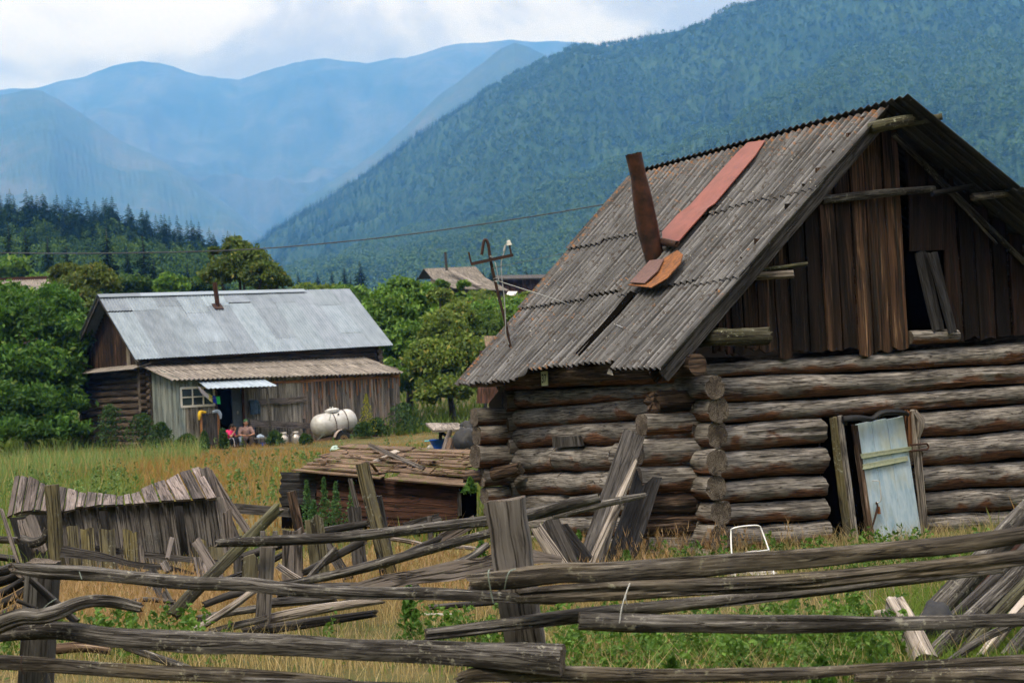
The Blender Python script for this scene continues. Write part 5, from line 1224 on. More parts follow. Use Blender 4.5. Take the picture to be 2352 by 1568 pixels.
def person(name, root_p, yaw, J, label, cloth):
    """J: joints in metres, facing -y, z up"""
    root = empty(name, root_p, label, 'person'); R = np.array([[math.cos(yaw), -math.sin(yaw), 0], [math.sin(yaw), math.cos(yaw), 0], [0, 0, 1]])
    W = {k: root_p + R @ np.asarray(v, float) for k, v in J.items()}; D = lambda v: R @ np.asarray(v, float)
    b = MB(); hd = W['head']; f = D(J['face']) if False else nrm(R @ np.asarray(cloth['face'], float)); sd_ = nrm(np.cross(f, Z_)); upv = np.cross(sd_, f)
    capsules(b, [(W['pel'], .135), (W['waist'], .12), (W['chest'], .135), (W['neck'] - Z_ * .03, .075), (W['neck'] + Z_ * .02, .05), (hd - Z_ * .05, .055)])
    capsules(b, [(hd + upv * .03, .092), (hd - upv * .04 + f * .015, .075), (hd - upv * .085 + f * .035, .048)], 16)
    capsules(b, [(hd + f * .085 + upv * .015, .014), (hd + f * .105 - upv * .02, .015)], 8)                     # nose
    for sg in (-1, 1):
        capsules(b, [(hd + sd_ * sg * .092 + upv * .02, .016), (hd + sd_ * sg * .09 - upv * .025, .014)], 8)    # ears
        capsules(b, [(hd + f * .078 + sd_ * sg * .036 + upv * .045, .012), (hd + f * .083 + sd_ * sg * .02 + upv * .045, .012)], 8)   # brows
        k = 'l' if sg < 0 else 'r'
        capsules(b, [(W['chest'] + (W[k + 'sh'] - W['chest']) * .5, .08), (W[k + 'sh'], .062), (W[k + 'el'], .045), (W[k + 'wr'], .028)])
        capsules(b, [(W['pel'], .12), (W[k + 'hip'], .105), (W[k + 'kn'], .068), (W[k + 'an'], .042)])
        capsules(b, [(W[k + 'an'], .042), (W[k + 'an'] + D((0, -.10, -.05)), .038), (W[k + 'an'] + D((0, -.17, -.06)), .03)])
        hand(b, W[k + 'wr'], D(cloth[k + 'hand']), sg * -1 if k == 'r' else 1, cloth['curl'], D(cloth.get(k + 'up', (0, 0, 1))))
    body = fused('body', b, M['skin'], root, .011)
    for sg in (-1, 1):
        e = MB(); capsules(e, [(hd + f * .083 + sd_ * sg * .033 + upv * .022, .011)], 10); build(e, 'eye', M['hair'], root)
    mo = MB(); capsules(mo, [(hd + f * .086 - upv * .055 - sd_ * .022, .007), (hd + f * .092 - upv * .055, .008), (hd + f * .086 - upv * .055 + sd_ * .022, .007)], 8); build(mo, 'mouth', M['redtin'], root)
    s_ = MB(); capsules(s_, [(W['pel'] + Z_ * .06, .155), (W['waist'], .145), (W['chest'], .158), (W['neck'] - Z_ * .06, .095)])
    for k in 'lr': capsules(s_, [(W['chest'] + (W[k + 'sh'] - W['chest']) * .5, .1), (W[k + 'sh'], .085), (W[k + 'sh'] + (W[k + 'el'] - W[k + 'sh']) * cloth['sleeve'], .075)])
    fused('shirt', s_, M[cloth['shirt']], root, .016)
    t_ = MB()
    for k in 'lr': capsules(t_, [(W['pel'], .15), (W[k + 'hip'], .125), (W[k + 'kn'], .088), (W[k + 'an'] + Z_ * .05, .062)])
    fused('trousers', t_, M[cloth['trousers']], root, .016)
    for k in 'lr':
        q = MB(); capsules(q, [(W[k + 'an'] - Z_ * .02, .052), (W[k + 'an'] + D((0, -.10, -.045)), .048), (W[k + 'an'] + D((0, -.17, -.055)), .04)]); fused('shoe', q, M[cloth['shoe']], root, .012)
    hh = MB(); capsules(hh, [(hd + upv * .045 - f * .012, .104), (hd - f * .05 - upv * .01, .082)], 16)
    if cloth['hair'] == 'scarf': capsules(hh, [(hd - f * .10 + upv * .01, .03), (hd - f * .13 - upv * .03, .02)])
    else: capsules(hh, [(hd - f * .07 - upv * .03, .07), (hd - f * .08 - upv * .12, .05), (hd - f * .09 - upv * .22, .03)])
    fused('headscarf' if cloth['hair'] == 'scarf' else 'hair', hh, M['scarf' if cloth['hair'] == 'scarf' else 'hair'], root, .012)
    return root, W
wp = HF(567, 1030, LB - .62); wp[2] = HZB + .12
seat_yaw = HA - .35
w_, Wj = person('person', wp, seat_yaw, dict(pel=(0, .12, .38), waist=(0, .10, .55), chest=(0, .08, .74), neck=(0, .06, .91), head=(.01, .04, 1.06),
    lsh=(-.19, .08, .83), rsh=(.19, .08, .83), lel=(-.29, -.05, .60), rel=(.30, -.06, .60), lwr=(-.10, -.22, .55), rwr=(.10, -.22, .55),
    lhip=(-.09, .08, .36), rhip=(.10, .08, .36), lkn=(-.13, -.32, .42), rkn=(.16, -.32, .42), lan=(-.10, -.34, .07), ran=(.14, -.36, .07)),
    'seated woman in a green headscarf and mauve shirt holding a dark phone', dict(face=(.25, -1, .05), lhand=(.75, -.4, 0), rhand=(-.7, -.45, .1), curl=.6, sleeve=.75, shirt='mauve', trousers='trousers', shoe='slip', hair='scarf'))
m = MB(); c = (Wj['lwr'] + Wj['rwr']) / 2 + np.array([.02, -.07, .045]); m.box(c - (.045, .02, .012), c + (.045, .03, .012)); ph = build(m, 'phone', M['phone'], smooth=False); tag(ph, 'dark green phone in the seated woman\'s hands', 'phone')
gp = HF(527, 1030, LB - .62); gp[2] = HZB + .12
g_, Gj = person('person', gp, seat_yaw + .95, dict(pel=(0, .10, .34), waist=(0, .06, .50), chest=(0, -.03, .67), neck=(0, -.09, .80), head=(0, -.16, .92),
    lsh=(-.17, -.04, .75), rsh=(.17, -.04, .75), lel=(-.22, -.22, .55), rel=(.22, -.18, .52), lwr=(-.16, -.36, .78), rwr=(.06, -.38, .58),
    lhip=(-.09, .06, .33), rhip=(.09, .06, .33), lkn=(-.12, -.30, .46), rkn=(.13, -.28, .42), lan=(-.12, -.36, .07), ran=(.14, -.32, .07)),
    'seated girl in a pink shirt and black striped trousers bending forward in the doorway', dict(face=(0, -1, -.45), lhand=(.05, -.2, 1), rhand=(-.3, -1, .1), lup=(0, 1, .2), curl=.5, sleeve=.55, shirt='pink', trousers='navy', shoe='shoe', hair='hair'))
for k in 'lr':
    m = MB(); ofs = 0.092 * nrm(np.array([-.6, -.8, .35])); tube(m, [Gj[k + 'hip'] + ofs * 1.3, Gj[k + 'kn'] + ofs, Gj[k + 'an'] + ofs * .75 + Z_ * .06], .016, n=8, step=.06); build(m, 'trouser_stripe', M['stripe'], g_)
for c, lab in ((wp, 'short log the woman in the green headscarf sits on'), (gp, 'short log the girl in pink sits on')):
    y = seat_yaw if c is wp else seat_yaw + .95; b = c + np.array([-.1 * math.sin(y), .1 * math.cos(y), 0]); m = MB(); tube(m, [np.array([b[0], b[1], HZB - .05]), np.array([b[0], b[1], HZB + .36])], .17, n=14, step=.1, mie=1); thing('short_log', m, [M['rail'], M['logend']], lab, 'log')
# ------------------------------------------------------------------ front rail fence
fence = empty('rail_fence', (0, 8.1, -.1), 'rough pole fence running across the whole foreground', 'fence')
def fpart(name, mb, mats, label=None, parent=None, **k):
    o = build(mb, name, mats, parent or fence, **k)
    if label: o['label'] = label
    return o
LE = lambda a: [M[a], M['logend']]
m = MB(); pa, pb_ = P(100, 1289, 8.6), P(82, 1568, 8.6); pb_ = pa + (pb_ - pa) * 1.35
tube(m, [pb_, pa], px(37, 8.6), n=16, square=.85, rough=.03, cracks=1, mie=1, step=.05, ragged=.008); fpart('post', m, [M['postd'], M['logend']], 'dark squared post near the left edge')
# centre post : squared, leaning
m = MB(); tp = [P(1113, 1156, 7.95), P(1199, 1146, 7.95)]; d_ = (P(1158, 1478, 7.95) - P(1113, 1156, 7.95)); d_ = d_ / np.linalg.norm(d_)
w_ = np.linalg.norm(tp[1] - tp[0]); dp = np.array([.10, .99, 0]); c = (tp[0] + tp[1]) / 2
wd = nrm(tp[1] - tp[0])
rsq = np.random.RandomState(2); nn_ = 26; L_ = 1.25
V = []; sec = [(-.5, 0), (-.3, -.006), (-.1, -.002), (.1, -.008), (.3, -.003), (.47, 0), (.5, .03), (.5, .12), (.5, .21), (.45, .24), (0, .24), (-.5, .24)]
for i in range(nn_ + 1):
    for (a, b) in sec: V.append(c + wd * a * w_ + dp * (b * .85) + d_ * (L_ * i / nn_) + wd * .004 * math.sin(i * 1.1 + a * 5) + dp * .003 * math.sin(i * .8 + a * 17) + (d_ * rsq.uniform(-.012, .012) if i == 0 else 0))
ns_ = len(sec); ff = []; uu = []
for i in range(nn_):
    for j in range(ns_):
        j2 = (j + 1) % ns_; ff.append((i * ns_ + j, (i + 1) * ns_ + j, (i + 1) * ns_ + j2, i * ns_ + j2)); u0, u1 = j * .03, (j + 1) * .03; uu.append([(u0, i * .048), (u0, i * .048 + .048), (u1, i * .048 + .048), (u1, i * .048)])
ff.append(tuple(range(ns_))); uu.append([(.5 + .1 * math.cos(j), .5 + .1 * math.sin(j)) for j in range(ns_)])
m.add(V, ff, uu, [0] * (len(ff) - 1) + [1]); fpart('post', m, [M['post'], M['logend']], 'thick squared grey post leaning in the middle')
RK = dict(n=24, step=.035, rough=.15, cracks=5, crackd=.38, square=.30, mie=1, ragged=.02)
def rail(pts, r, mat='rail', label=None, **k):
    kk = dict(RK); kk.update(k); m = MB(); pole_px(m, pts, r, **kk); return fpart('rail', m, LE(mat), label)
rail([(42, 1305, 8.35), (107, 1313, 8.3), (178, 1316, 8.3), (249, 1321, 8.25), (356, 1333, 8.2), (462, 1340, 8.1), (569, 1342, 8.1), (640, 1350, 8.0), (711, 1357, 7.95), (827, 1361, 7.9), (1011, 1364, 7.8), (1121, 1369, 7.75), (1262, 1377, 7.7)], [13, 17, 17, 15, 16, 17, 16, 16, 15, 14, 14, 14, 11], label='long wavy grey top rail from the left post to the centre post', ragged=.05)
rail([(-40, 1462, 8.35), (53, 1450, 8.3), (142, 1447, 8.25), (249, 1461, 8.2), (356, 1469, 8.1), (462, 1475, 8.0), (569, 1477, 7.95), (711, 1484, 7.85), (827, 1492, 7.75), (1011, 1498, 7.6), (1120, 1504, 7.5), (1200, 1509, 7.45), (1292, 1515, 7.4)], [16, 20, 22, 24, 25, 26, 25, 24, 25, 27, 30, 34, 37], label='thick second log rail with a sawn end', ragged=.008, cracks=4)
rail([(-40, 1519, 8.2), (107, 1526, 8.15), (249, 1536, 8.1), (356, 1543, 8.05), (533, 1551, 7.95), (711, 1559, 7.85), (804, 1564, 7.8)], [17, 17, 18, 18, 17, 13, 6], mat='railw', label='low split rail along the bottom left')
rail([(560, 1562, 7.75), (780, 1571, 7.7), (1040, 1580, 7.6)], [8, 9, 9])
rail([(1062, 1556, 7.5), (1100, 1548, 7.5), (1200, 1547, 7.5), (1378, 1548, 7.5), (1544, 1551, 7.5), (1838, 1546, 7.5), (1923, 1540, 7.5), (2160, 1526, 7.5), (2400, 1512, 7.5)], [14, 19, 19, 18, 17, 14, 12, 12, 12], mat='railw', label='bottom rail with a rotten splintered left end', ragged=.05)
rail([(1968, 1556, 7.3), (2150, 1554, 7.3), (2400, 1552, 7.3)], [10, 20, 26], mat='railw')
rail([(1082, 1335, 7.85), (1180, 1328, 7.8), (1286, 1316, 7.75), (1378, 1314, 7.7), (1562, 1303, 7.7), (1700, 1292, 7.7), (1838, 1285, 7.7), (2012, 1266, 7.7), (2150, 1255, 7.7), (2234, 1245, 7.7), (2400, 1222, 7.7)], [20, 24, 22, 23, 26, 25, 25, 22, 21, 20, 18], mat='railw', label='top rail right of the centre post', ragged=.03)
rail([(1195, 1368, 7.72), (1286, 1362, 7.68), (1420, 1356, 7.66), (1544, 1350, 7.66), (1700, 1343, 7.66), (1838, 1335, 7.66), (2056, 1312, 7.66), (2200, 1297, 7.66), (2400, 1272, 7.66)], [16, 22, 22, 21, 21, 21, 20, 21, 20], mat='railw', label='second rail right of the centre post')
rail([(979, 1457, 7.7), (1080, 1445, 7.75), (1194, 1430, 7.8), (1286, 1418, 7.85), (1470, 1398, 7.95), (1654, 1380, 8.05), (1838, 1360, 8.1), (2060, 1334, 8.2), (2300, 1306, 8.3)], [15, 17, 18, 18, 16, 14, 12, 12, 11], label='thin dark slanting rail under the second one', ragged=.01)
rail([(1330, 1427, 7.5), (1420, 1430, 7.5), (1544, 1432, 7.5), (1700, 1433, 7.5), (1838, 1433, 7.5), (2056, 1431, 7.5), (2200, 1427, 7.5), (2400, 1420, 7.5)], [23, 23, 22, 22, 21, 18, 17, 15], label='pale sawn ended rail, the third on the right', ragged=.006, cracks=4)
m = MB(); pole_px(m, [(-30, 1450, 8.15), (15, 1427, 8.12), (58, 1414, 8.1), (86, 1416, 8.1), (115, 1411, 8.1), (144, 1401, 8.12), (173, 1388, 8.15), (211, 1380, 8.2), (249, 1380, 8.25), (288, 1387, 8.3), (322, 1395, 8.3)], [20, 20, 18, 17, 17, 17, 15, 14, 14, 13, 11], **RK); tag(build(m, 'crooked_branch', LE('rail')), 'crooked grey branch laid over the second rail at the left post', 'branch')
for pts, r, lab in (([(71, 1331, 8.45), (128, 1384, 8.4), (176, 1428, 8.35)], [7, 9, 8], 'flat brace nailed slanting across the left post'), ([(38, 1378, 8.3), (86, 1397, 8.35)], [5, 4], None)):
    m = MB(); pole_px(m, pts, r, n=10, square=.6, rough=.1, mie=1, cracks=1); fpart('brace', m, LE('greyd'), lab)
def wire(pts, mat='gwire', r=1.1): m = MB(); pole_px(m, pts, r, n=6, step=.02, rough=.02); return fpart('wire', m, M[mat])
wire([(1124, 1308, 7.6), (1121, 1318, 7.58), (1126, 1350, 7.6), (1133, 1384, 7.63)], r=1.5)
wire([(1184, 1306, 7.62), (1170, 1312, 7.58), (1163, 1330, 7.58), (1159, 1352, 7.62)], r=1.5)
wire([(1447, 1338, 7.5), (1438, 1362, 7.48), (1428, 1395, 7.46), (1423, 1430, 7.44)], 'wire', 1.5); wire([(1438, 1362, 7.5), (1437, 1375, 7.48), (1441, 1388, 7.48)], 'wire', 1.2)
wire([(182, 1312, 8.22), (188, 1330, 8.2)], r=.9); wire([(130, 1374, 8.35), (112, 1385, 8.3), (96, 1400, 8.3)], 'gwire', 1.2)
wire([(50, 1505, 8.0), (48, 1530, 7.98), (55, 1546, 8.0)], 'iron', 1.3)

# ------------------------------------------------------------------ collapsed inner fence and loose timber
inner = empty('broken_fence', (-1.5, 11, -.2), 'half collapsed inner fence of poles and wide pickets behind the front rails', 'fence')
def ipart(name, mb, mats, label=None): return fpart(name, mb, mats, label, inner)
m = MB(); pa, pb_ = P(617, 1225, 10.9), P(600, 1470, 10.9); tube(m, [pa + (pb_ - pa) * 1.1, pa + (pb_ - pa) * .12], px(19, 10.9), n=16, step=.05, rough=.07, square=.5, cracks=3, mie=1)
for x0 in (604, 632): tube(m, [P(x0 - 1, 1256, 10.9), P(x0, 1219, 10.9)], [px(8, 10.9), px(6, 10.9)], n=8, step=.03, rough=.1, square=.5)
ipart('post', m, LE('post'), 'forked grey post between the broken rails')
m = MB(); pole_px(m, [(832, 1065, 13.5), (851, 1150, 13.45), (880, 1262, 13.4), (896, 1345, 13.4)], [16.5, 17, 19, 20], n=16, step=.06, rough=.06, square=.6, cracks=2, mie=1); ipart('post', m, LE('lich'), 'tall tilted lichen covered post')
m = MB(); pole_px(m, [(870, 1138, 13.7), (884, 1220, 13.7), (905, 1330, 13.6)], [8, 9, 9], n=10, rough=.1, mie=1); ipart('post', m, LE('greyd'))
m = MB(); pole_px(m, [(668, 1128, 14), (677, 1170, 14), (692, 1240, 14)], [11, 12, 12], n=12, rough=.15, mie=1, cracks=2); ipart('post', m, LE('rotten'), 'charred looking rotten post')
for pts, r, mt, lab in (([(499, 1247, 10.75), (642, 1241, 10.7), (779, 1234, 10.8), (916, 1220, 11.0), (1052, 1203, 11.2), (1200, 1185, 11.4), (1300, 1160, 11.5), (1374, 1143, 11.6)], [9, 12, 12, 12, 12, 14, 15, 12], 'rail', 'long upper rail still lying across the posts'),
                        ([(1270, 1186, 11.8), (1340, 1168, 11.9), (1410, 1151, 12), (1480, 1137, 12.1)], [8, 9, 9, 6], 'rail', None),
                        ([(640, 1344, 10.5), (751, 1322, 10.5), (850, 1299, 10.45), (916, 1281, 10.4), (1010, 1255, 10.3), (1140, 1220, 10.2)], [8, 11, 12, 12, 11, 10], 'rail', 'slanting fallen rail rising to the centre post'),
                        ([(557, 1279, 12.5), (640, 1252, 12.6), (732, 1222, 12.7), (842, 1202, 12.8)], [9, 9, 9, 8], 'greyd', None)):
    m = MB(); pole_px(m, pts, r, n=14, step=.06, rough=.10, cracks=3, crackd=.3, mie=1, ragged=.03); ipart('rail', m, LE(mt), lab)
for k, (a, b, w0, mt) in enumerate((((720, 1186, 12.4), (735, 1318, 12.4), 40, 'lich'), ((672, 1212, 12.3), (674, 1335, 12.3), 46, 'grey'), ((577, 1276, 12.2), (572, 1345, 12.2), 34, 'lich'), ((813, 1162, 13.1), (826, 1300, 13.0), 34, 'greyd'), ((804, 1100, 13.8), (822, 1170, 13.8), 10, 'grey'), ((545, 1230, 12.5), (548, 1330, 12.5), 22, 'greyd'), ((522, 1170, 13.5), (530, 1260, 13.5), 20, 'grey'))):
    m = MB(); plank_px(m, a, b, w0, w0 * 1.05, th=.03, ragged=.03, wob=.008); ipart('picket', m, M[mt])
def loose(pts, r, label, mat='rail', name='fallen_pole', cat='pole', group='loose poles of the collapsed fence', **k):
    kk = dict(n=14, step=.06, rough=.11, cracks=3, crackd=.3, mie=1, ragged=.03); kk.update(k)
    m = MB(); pole_px(m, pts, r, **kk); return tag(build(m, name, LE(mat)), label, cat, group)
def lplank(a, b, w, label, mat='grey', name='fallen_plank', w1=None, cat='plank', group='loose planks of the collapsed fence', **k):
    m = MB(); plank_px(m, a, b, w, w1, **k); return tag(build(m, name, M[mat]), label, cat, group)
loose([(640, 1166, 11.6), (575, 1232, 11.5), (498, 1310, 11.35), (440, 1366, 11.2), (400, 1410, 11.1)], [13, 14, 15, 16, 16], 'lichen speckled pole leaning steeply across the broken fence, its pale end up', 'moss', square=.3)
loose([(580, 1358, 10.7), (520, 1402, 10.6), (452, 1444, 10.5)], [8, 9, 9], 'thin pale pole slanting to the ground beside the forked post', 'pale')
loose([(618, 1384, 11.1), (700, 1378, 11.1), (768, 1372, 11.1)], [11, 11, 9], 'short pole on top of the heap right of the forked post')
loose([(600, 1424, 10.95), (720, 1400, 10.9), (876, 1379, 10.85)], [12, 13, 7], 'long split pole in the middle of the heap, its right tip pale', 'pale', cracks=4)
loose([(560, 1452, 10.8), (700, 1432, 10.75), (860, 1408, 10.7)], [11, 12, 9], 'dark pole at the bottom of the heap right of the forked post', 'greyd')
loose([(470, 1388, 11.2), (530, 1366, 11.2), (600, 1350, 11.2)], [8, 9, 9], 'dark pole sloping up behind the left side of the forked post', 'greyd')
loose([(485, 1450, 10.7), (550, 1434, 10.7), (610, 1420, 10.7)], [8, 9, 8], 'thin pole on the grass left of the forked post')
loose([(640, 1362, 11.6), (720, 1350, 11.6), (820, 1345, 11.6)], [10, 11, 9], 'dark short log under the slanting rail', 'greyd')
loose([(990, 1394, 11.9), (1060, 1388, 11.9), (1150, 1382, 11.9)], [6, 7, 6], 'dark pole low in the grass left of the centre post', 'greyd')
loose([(900, 1237, 15.5), (945, 1244, 15.4), (1000, 1258, 15.3)], [6, 6, 5], 'pale crooked stick on the ground before the low shed', 'pale')
loose([(1000, 1262, 15.2), (1050, 1256, 15.1), (1110, 1262, 15.0)], [4, 5, 5], 'thin pale branch beside the barn corner', 'pale')
loose([(700, 1314, 11.9), (765, 1280, 11.8), (838, 1240, 11.7)], [9, 10, 10], 'dark slanting prop between the wide pickets and the lichen post', 'greyd', square=.4)
lplank((805, 1352, 9.9), (1150, 1288, 9.7), 26, 'wide grey plank sloping up behind the centre post', w1=42, wob=.02, ragged=.05)
lplank((1205, 1276, 9.7), (1286, 1284, 9.7), 40, 'short brown grey board end just right of the centre post', 'grey', w1=14)
lplank((1010, 1240, 15), (1090, 1196, 14.8), 26, 'weathered board leaning near the far barn corner')
lplank((948, 1409, 11.6), (1048, 1411, 11.6), 7, 'bright white board lying flat in the grass', 'white', th=.012, face=(0, 0, 1), name='white_board')
m = MB(); pole_px(m, [(986, 1186, 15.5), (990, 1250, 15.5)], 7, n=10, square=.5, mie=1); tag(build(m, 'short_post', LE('greyd')), 'short dark post stub before the low shed', 'post')
for k, (a, r, mt, lab) in enumerate((([(760, 1392, 11.4), (860, 1366, 11.6), (960, 1346, 11.8)], 7, 'rail', 'thin grey pole in the straw under the wide grey plank'), ([(520, 1330, 12.2), (600, 1300, 12.3), (668, 1262, 12.5)], 7, 'greyd', 'dark slim pole behind the forked post, rising to the right'),
        ([(690, 1352, 11.5), (728, 1306, 11.6), (770, 1262, 11.7)], 8, 'rail', 'stubby prop before the second wide picket'), ([(640, 1300, 11.8), (672, 1322, 11.7), (720, 1350, 11.6)], 7, 'pale', 'short pale stick crossing the foot of the wide pickets'), ([(455, 1420, 11.2), (540, 1404, 11.1), (600, 1396, 11.1)], 9, 'rail', 'round pole under the leaning lichen pole'),
        ([(880, 1300, 13.2), (950, 1262, 13.4), (1010, 1236, 13.6)], 7, 'greyd', 'dark branch right of the lichen covered post'), ([(1030, 1300, 12.6), (1080, 1278, 12.8), (1120, 1250, 13.0)], 8, 'rail', 'grey pole stub against the centre post'), ([(270, 1392, 12.6), (330, 1376, 12.6), (400, 1382, 12.5)], 6, 'greyd', 'dark stick lying in the dry grass under the wavy top rail'))):
    loose(a, r, lab, mt)
for k, (a, b, w_, mt, lab) in enumerate((((742, 1236, 13.2), (800, 1330, 13.0), 24, 'greyd', 'dark plank leaning between the second picket and the lichen post'), ((600, 1352, 12.0), (720, 1330, 12.2), 18, 'grey', 'grey plank flat among the poles behind the forked post'), ((930, 1210, 15.8), (1010, 1188, 16), 20, 'greyd', 'dark board on the ground under the low shed front'), ((450, 1240, 13.8), (505, 1330, 13.6), 22, 'grey', 'grey board leaning left of the lichen speckled pole'))):
    lplank(a, b, w_, lab, mt)
for a, r, mt, lab in (([(2180, 1430, 10.2), (2290, 1330, 10.5), (2400, 1220, 10.8)], 17, 'greyd', 'dark log tucked under the uppermost log of the leaning heap'), ([(2165, 1530, 8.6), (2250, 1470, 8.7), (2352, 1420, 8.8), (2440, 1370, 8.9)], 9, 'rail', 'thin grey pole lowest of the leaning heap, at the bottom'), ([(2290, 1400, 9.8), (2352, 1330, 10.0), (2440, 1240, 10.2)], 14, 'rail', 'grey log filling the gap near the right edge of the heap')):
    loose(a, r, lab, mt, name='leaning_log', cat='log', group='logs of the leaning heap', n=18)
# leaning pieces at the barn corner
lplank((1456, 995, 15.2), (1352, 1305, 14.2), 52, 'broad dark plank leaning on the barn side wall', 'greyd', name='leaning_plank', group='planks leaning on the barn', w1=58, th=.04)
lplank((1490, 1090, 15.3), (1418, 1310, 14.7), 62, 'second dark plank leaning behind the splintered stick', 'tarred', name='leaning_plank', group='planks leaning on the barn', w1=66)
loose([(1460, 1060, 14.6), (1420, 1150, 14.4), (1356, 1300, 14.0)], [5, 11, 10], 'splintered pale stick leaning with the broad dark plank', 'pale', name='splintered_stick', cat='stick', group=None, cracks=5, crackd=.45, flat=1.0)
loose([(1232, 1212, 13.2), (1262, 1260, 13.1), (1300, 1316, 13.0)], [13, 16, 17], 'hollow half log leaning right of the centre post', 'pale', name='hollow_log', cat='log', group=None, cracks=5, crackd=.6)
lplank((1262, 1192, 13.6), (1316, 1310, 13.4), 42, 'dark square plank leaning behind the hollow half log', 'greyd', name='leaning_plank', group='planks leaning on the barn')
lplank((1288, 1208, 13.9), (1352, 1290, 13.8), 30, 'dark board fragment between the two leaning groups', 'tarred', name='leaning_plank', group='planks leaning on the barn')

# ------------------------------------------------------------------ log pile and timber at the lower right
for k, (pts, r, mt, lab) in enumerate((([(2148, 1404, 10.8), (2240, 1306, 11.0), (2352, 1186, 11.3), (2470, 1060, 11.6)], [26, 28, 28, 28], 'rail', 'thick grey log, uppermost of the leaning heap at the right edge'),
        ([(2124, 1520, 8.9), (2230, 1424, 9.2), (2352, 1308, 9.6), (2480, 1190, 10.0)], [17, 22, 24, 24], 'rail', 'long dark log whose foot is lowest in the leaning heap'),
        ([(2200, 1512, 8.85), (2270, 1430, 9.1), (2352, 1346, 9.35), (2480, 1215, 9.7)], [12, 14, 15, 15], 'moss', 'thin lichen spotted pole in the middle of the leaning heap'),
        ([(2254, 1512, 8.8), (2300, 1452, 8.95), (2352, 1390, 9.1), (2480, 1240, 9.4)], [13, 14, 14, 14], 'pale', 'pale brown squared pole of the leaning heap'),
        ([(2312, 1508, 8.75), (2352, 1462, 8.85), (2480, 1330, 9.1)], [17, 18, 18], 'rail', 'dark log at the lower right end of the leaning heap'),
        ([(2240, 1360, 11.3), (2352, 1252, 11.5), (2480, 1130, 11.8)], [16, 18, 18], 'redwood', 'brown barked log between the two thick logs of the heap'))):
    loose(pts, r, lab, mt, name='leaning_log', cat='log', group='logs of the leaning heap', square=.6 if mt == 'pale' else 0, n=18)
loose([(2056, 1388, 9.4), (2090, 1448, 9.1), (2126, 1524, 8.75)], [26, 27, 29], 'bleached squared timber block lying before the black sheet', 'pale', name='timber_block', cat='timber', group=None, square=.75, n=20, cracks=2, ragged=.01)
loose([(2012, 1410, 10.4), (2046, 1408, 10.3)], [9, 12], 'pale broken wood chunk behind the bleached timber block', 'pale', name='wood_chunk', cat='wood', group=None, square=.4)
def lump(name, c, r, mat, label, cat, seed=1, n=26, amp=.25):
    m = MB(); V = []
    for i in range(n // 2 + 1):
        for j in range(n):
            ph, th = PI * i / (n // 2), 2 * PI * j / n; d = np.array([math.sin(ph) * math.cos(th), math.sin(ph) * math.sin(th), math.cos(ph)])
            k = 1 + amp * float(snoise(np.array(d[0] * 1.6), np.array(d[1] * 1.6), np.array(d[2] * 1.6), seed=seed, oct=3)) + .10 * float(snoise(np.array(d[0] * 5), np.array(d[1] * 5), np.array(d[2] * 5), seed=seed + 1, oct=2)); V.append(np.asarray(c) + d * np.asarray(r) * k)
    m.add(V, [(i * n + j, (i + 1) * n + j, (i + 1) * n + (j + 1) % n, i * n + (j + 1) % n) for i in range(n // 2) for j in range(n)])
    return tag(build(m, name, mat, angle=60), label, cat)
lump('black_sheet', P(2142, 1448, 9.6), (.13, .2, .17), M['black'], 'crumpled black plastic sheet under the leaning logs', 'sheet', 3)
lump('stone', P(1740, 1318, 14.0), (.17, .12, .05), M['stone'], 'pale flat stone behind the rails below the metal chair frame', 'stone', 4)
lump('stone', P(1690, 1322, 13.9), (.09, .08, .05), M['stone'], 'smaller pale stone left of the flat stone below the chair frame', 'stone', 5)
ch = empty('metal_chair_frame', G(1722, 1330), 'bare white metal tube frame of a chair leaning by the barn corner', 'chair frame')
m = MB(); pole_px(m, [(1690, 1330, 13.4), (1681, 1274, 13.5), (1679, 1222, 13.6), (1682, 1214, 13.6), (1700, 1209, 13.6), (1732, 1206, 13.6), (1744, 1208, 13.6), (1749, 1216, 13.6), (1768, 1270, 13.5), (1780, 1330, 13.4)], 1.9, n=8, step=.02, rough=.01); build(m, 'tube_frame', M['alu'], ch)
m = MB(); pole_px(m, [(1682, 1273, 13.5), (1767, 1262, 13.5)], 1.5, n=8, rough=.01); build(m, 'crossbar', M['alu'], ch)
m = MB(); pole_px(m, [(1714, 1269, 13.48), (1738, 1266, 13.48)], 3, n=8, rough=.1); build(m, 'tape_wrap', M['can'], ch)
for x, y0, y1, lab in ((1997, 1320, 1382, 'left dry stalk standing in the grass below the blue door'), (2050, 1318, 1360, 'right dry stalk standing in the grass below the blue door')):
    m = MB(); pole_px(m, [(x - 3, y0, 12.3), (x + 4, y1, 12.2)], 1.2, n=6); tag(build(m, 'dry_stalk', M['yellow'] if False else M['palepl']), lab, 'stalk')

# ------------------------------------------------------------------ collapsed plank coop at the left
coop = empty('plank_coop', P(300, 1260, 17.5), 'collapsed grey plank coop with a sagging shingled lid', 'shed')
z1 = lambda x, y: (x * .3557, 1010.7 + y * .3557)
up_ = [(90, 235), (150, 215), (230, 260), (300, 285), (410, 300), (520, 330), (620, 340), (740, 355), (870, 335), (960, 290), (1080, 250), (1170, 195), (1290, 170)]
lo_ = [(40, 490), (130, 455), (230, 445), (370, 460), (520, 432), (640, 412), (800, 410), (900, 402), (1050, 395), (1200, 385), (1400, 362)]
upx = lambda s: (np.interp(s, np.linspace(0, 1, len(up_)), [p[0] for p in up_]), np.interp(s, np.linspace(0, 1, len(up_)), [p[1] for p in up_]))
def lo_at(s): x = 40 + 1365 * s; return x, np.interp(x, [p[0] for p in lo_], [p[1] for p in lo_])
m = MB(); rs = np.random.RandomState(21); e_ = np.cumsum(np.concatenate([[0], rs.uniform(.6, 1.5, 20)])); e_ /= e_[-1]
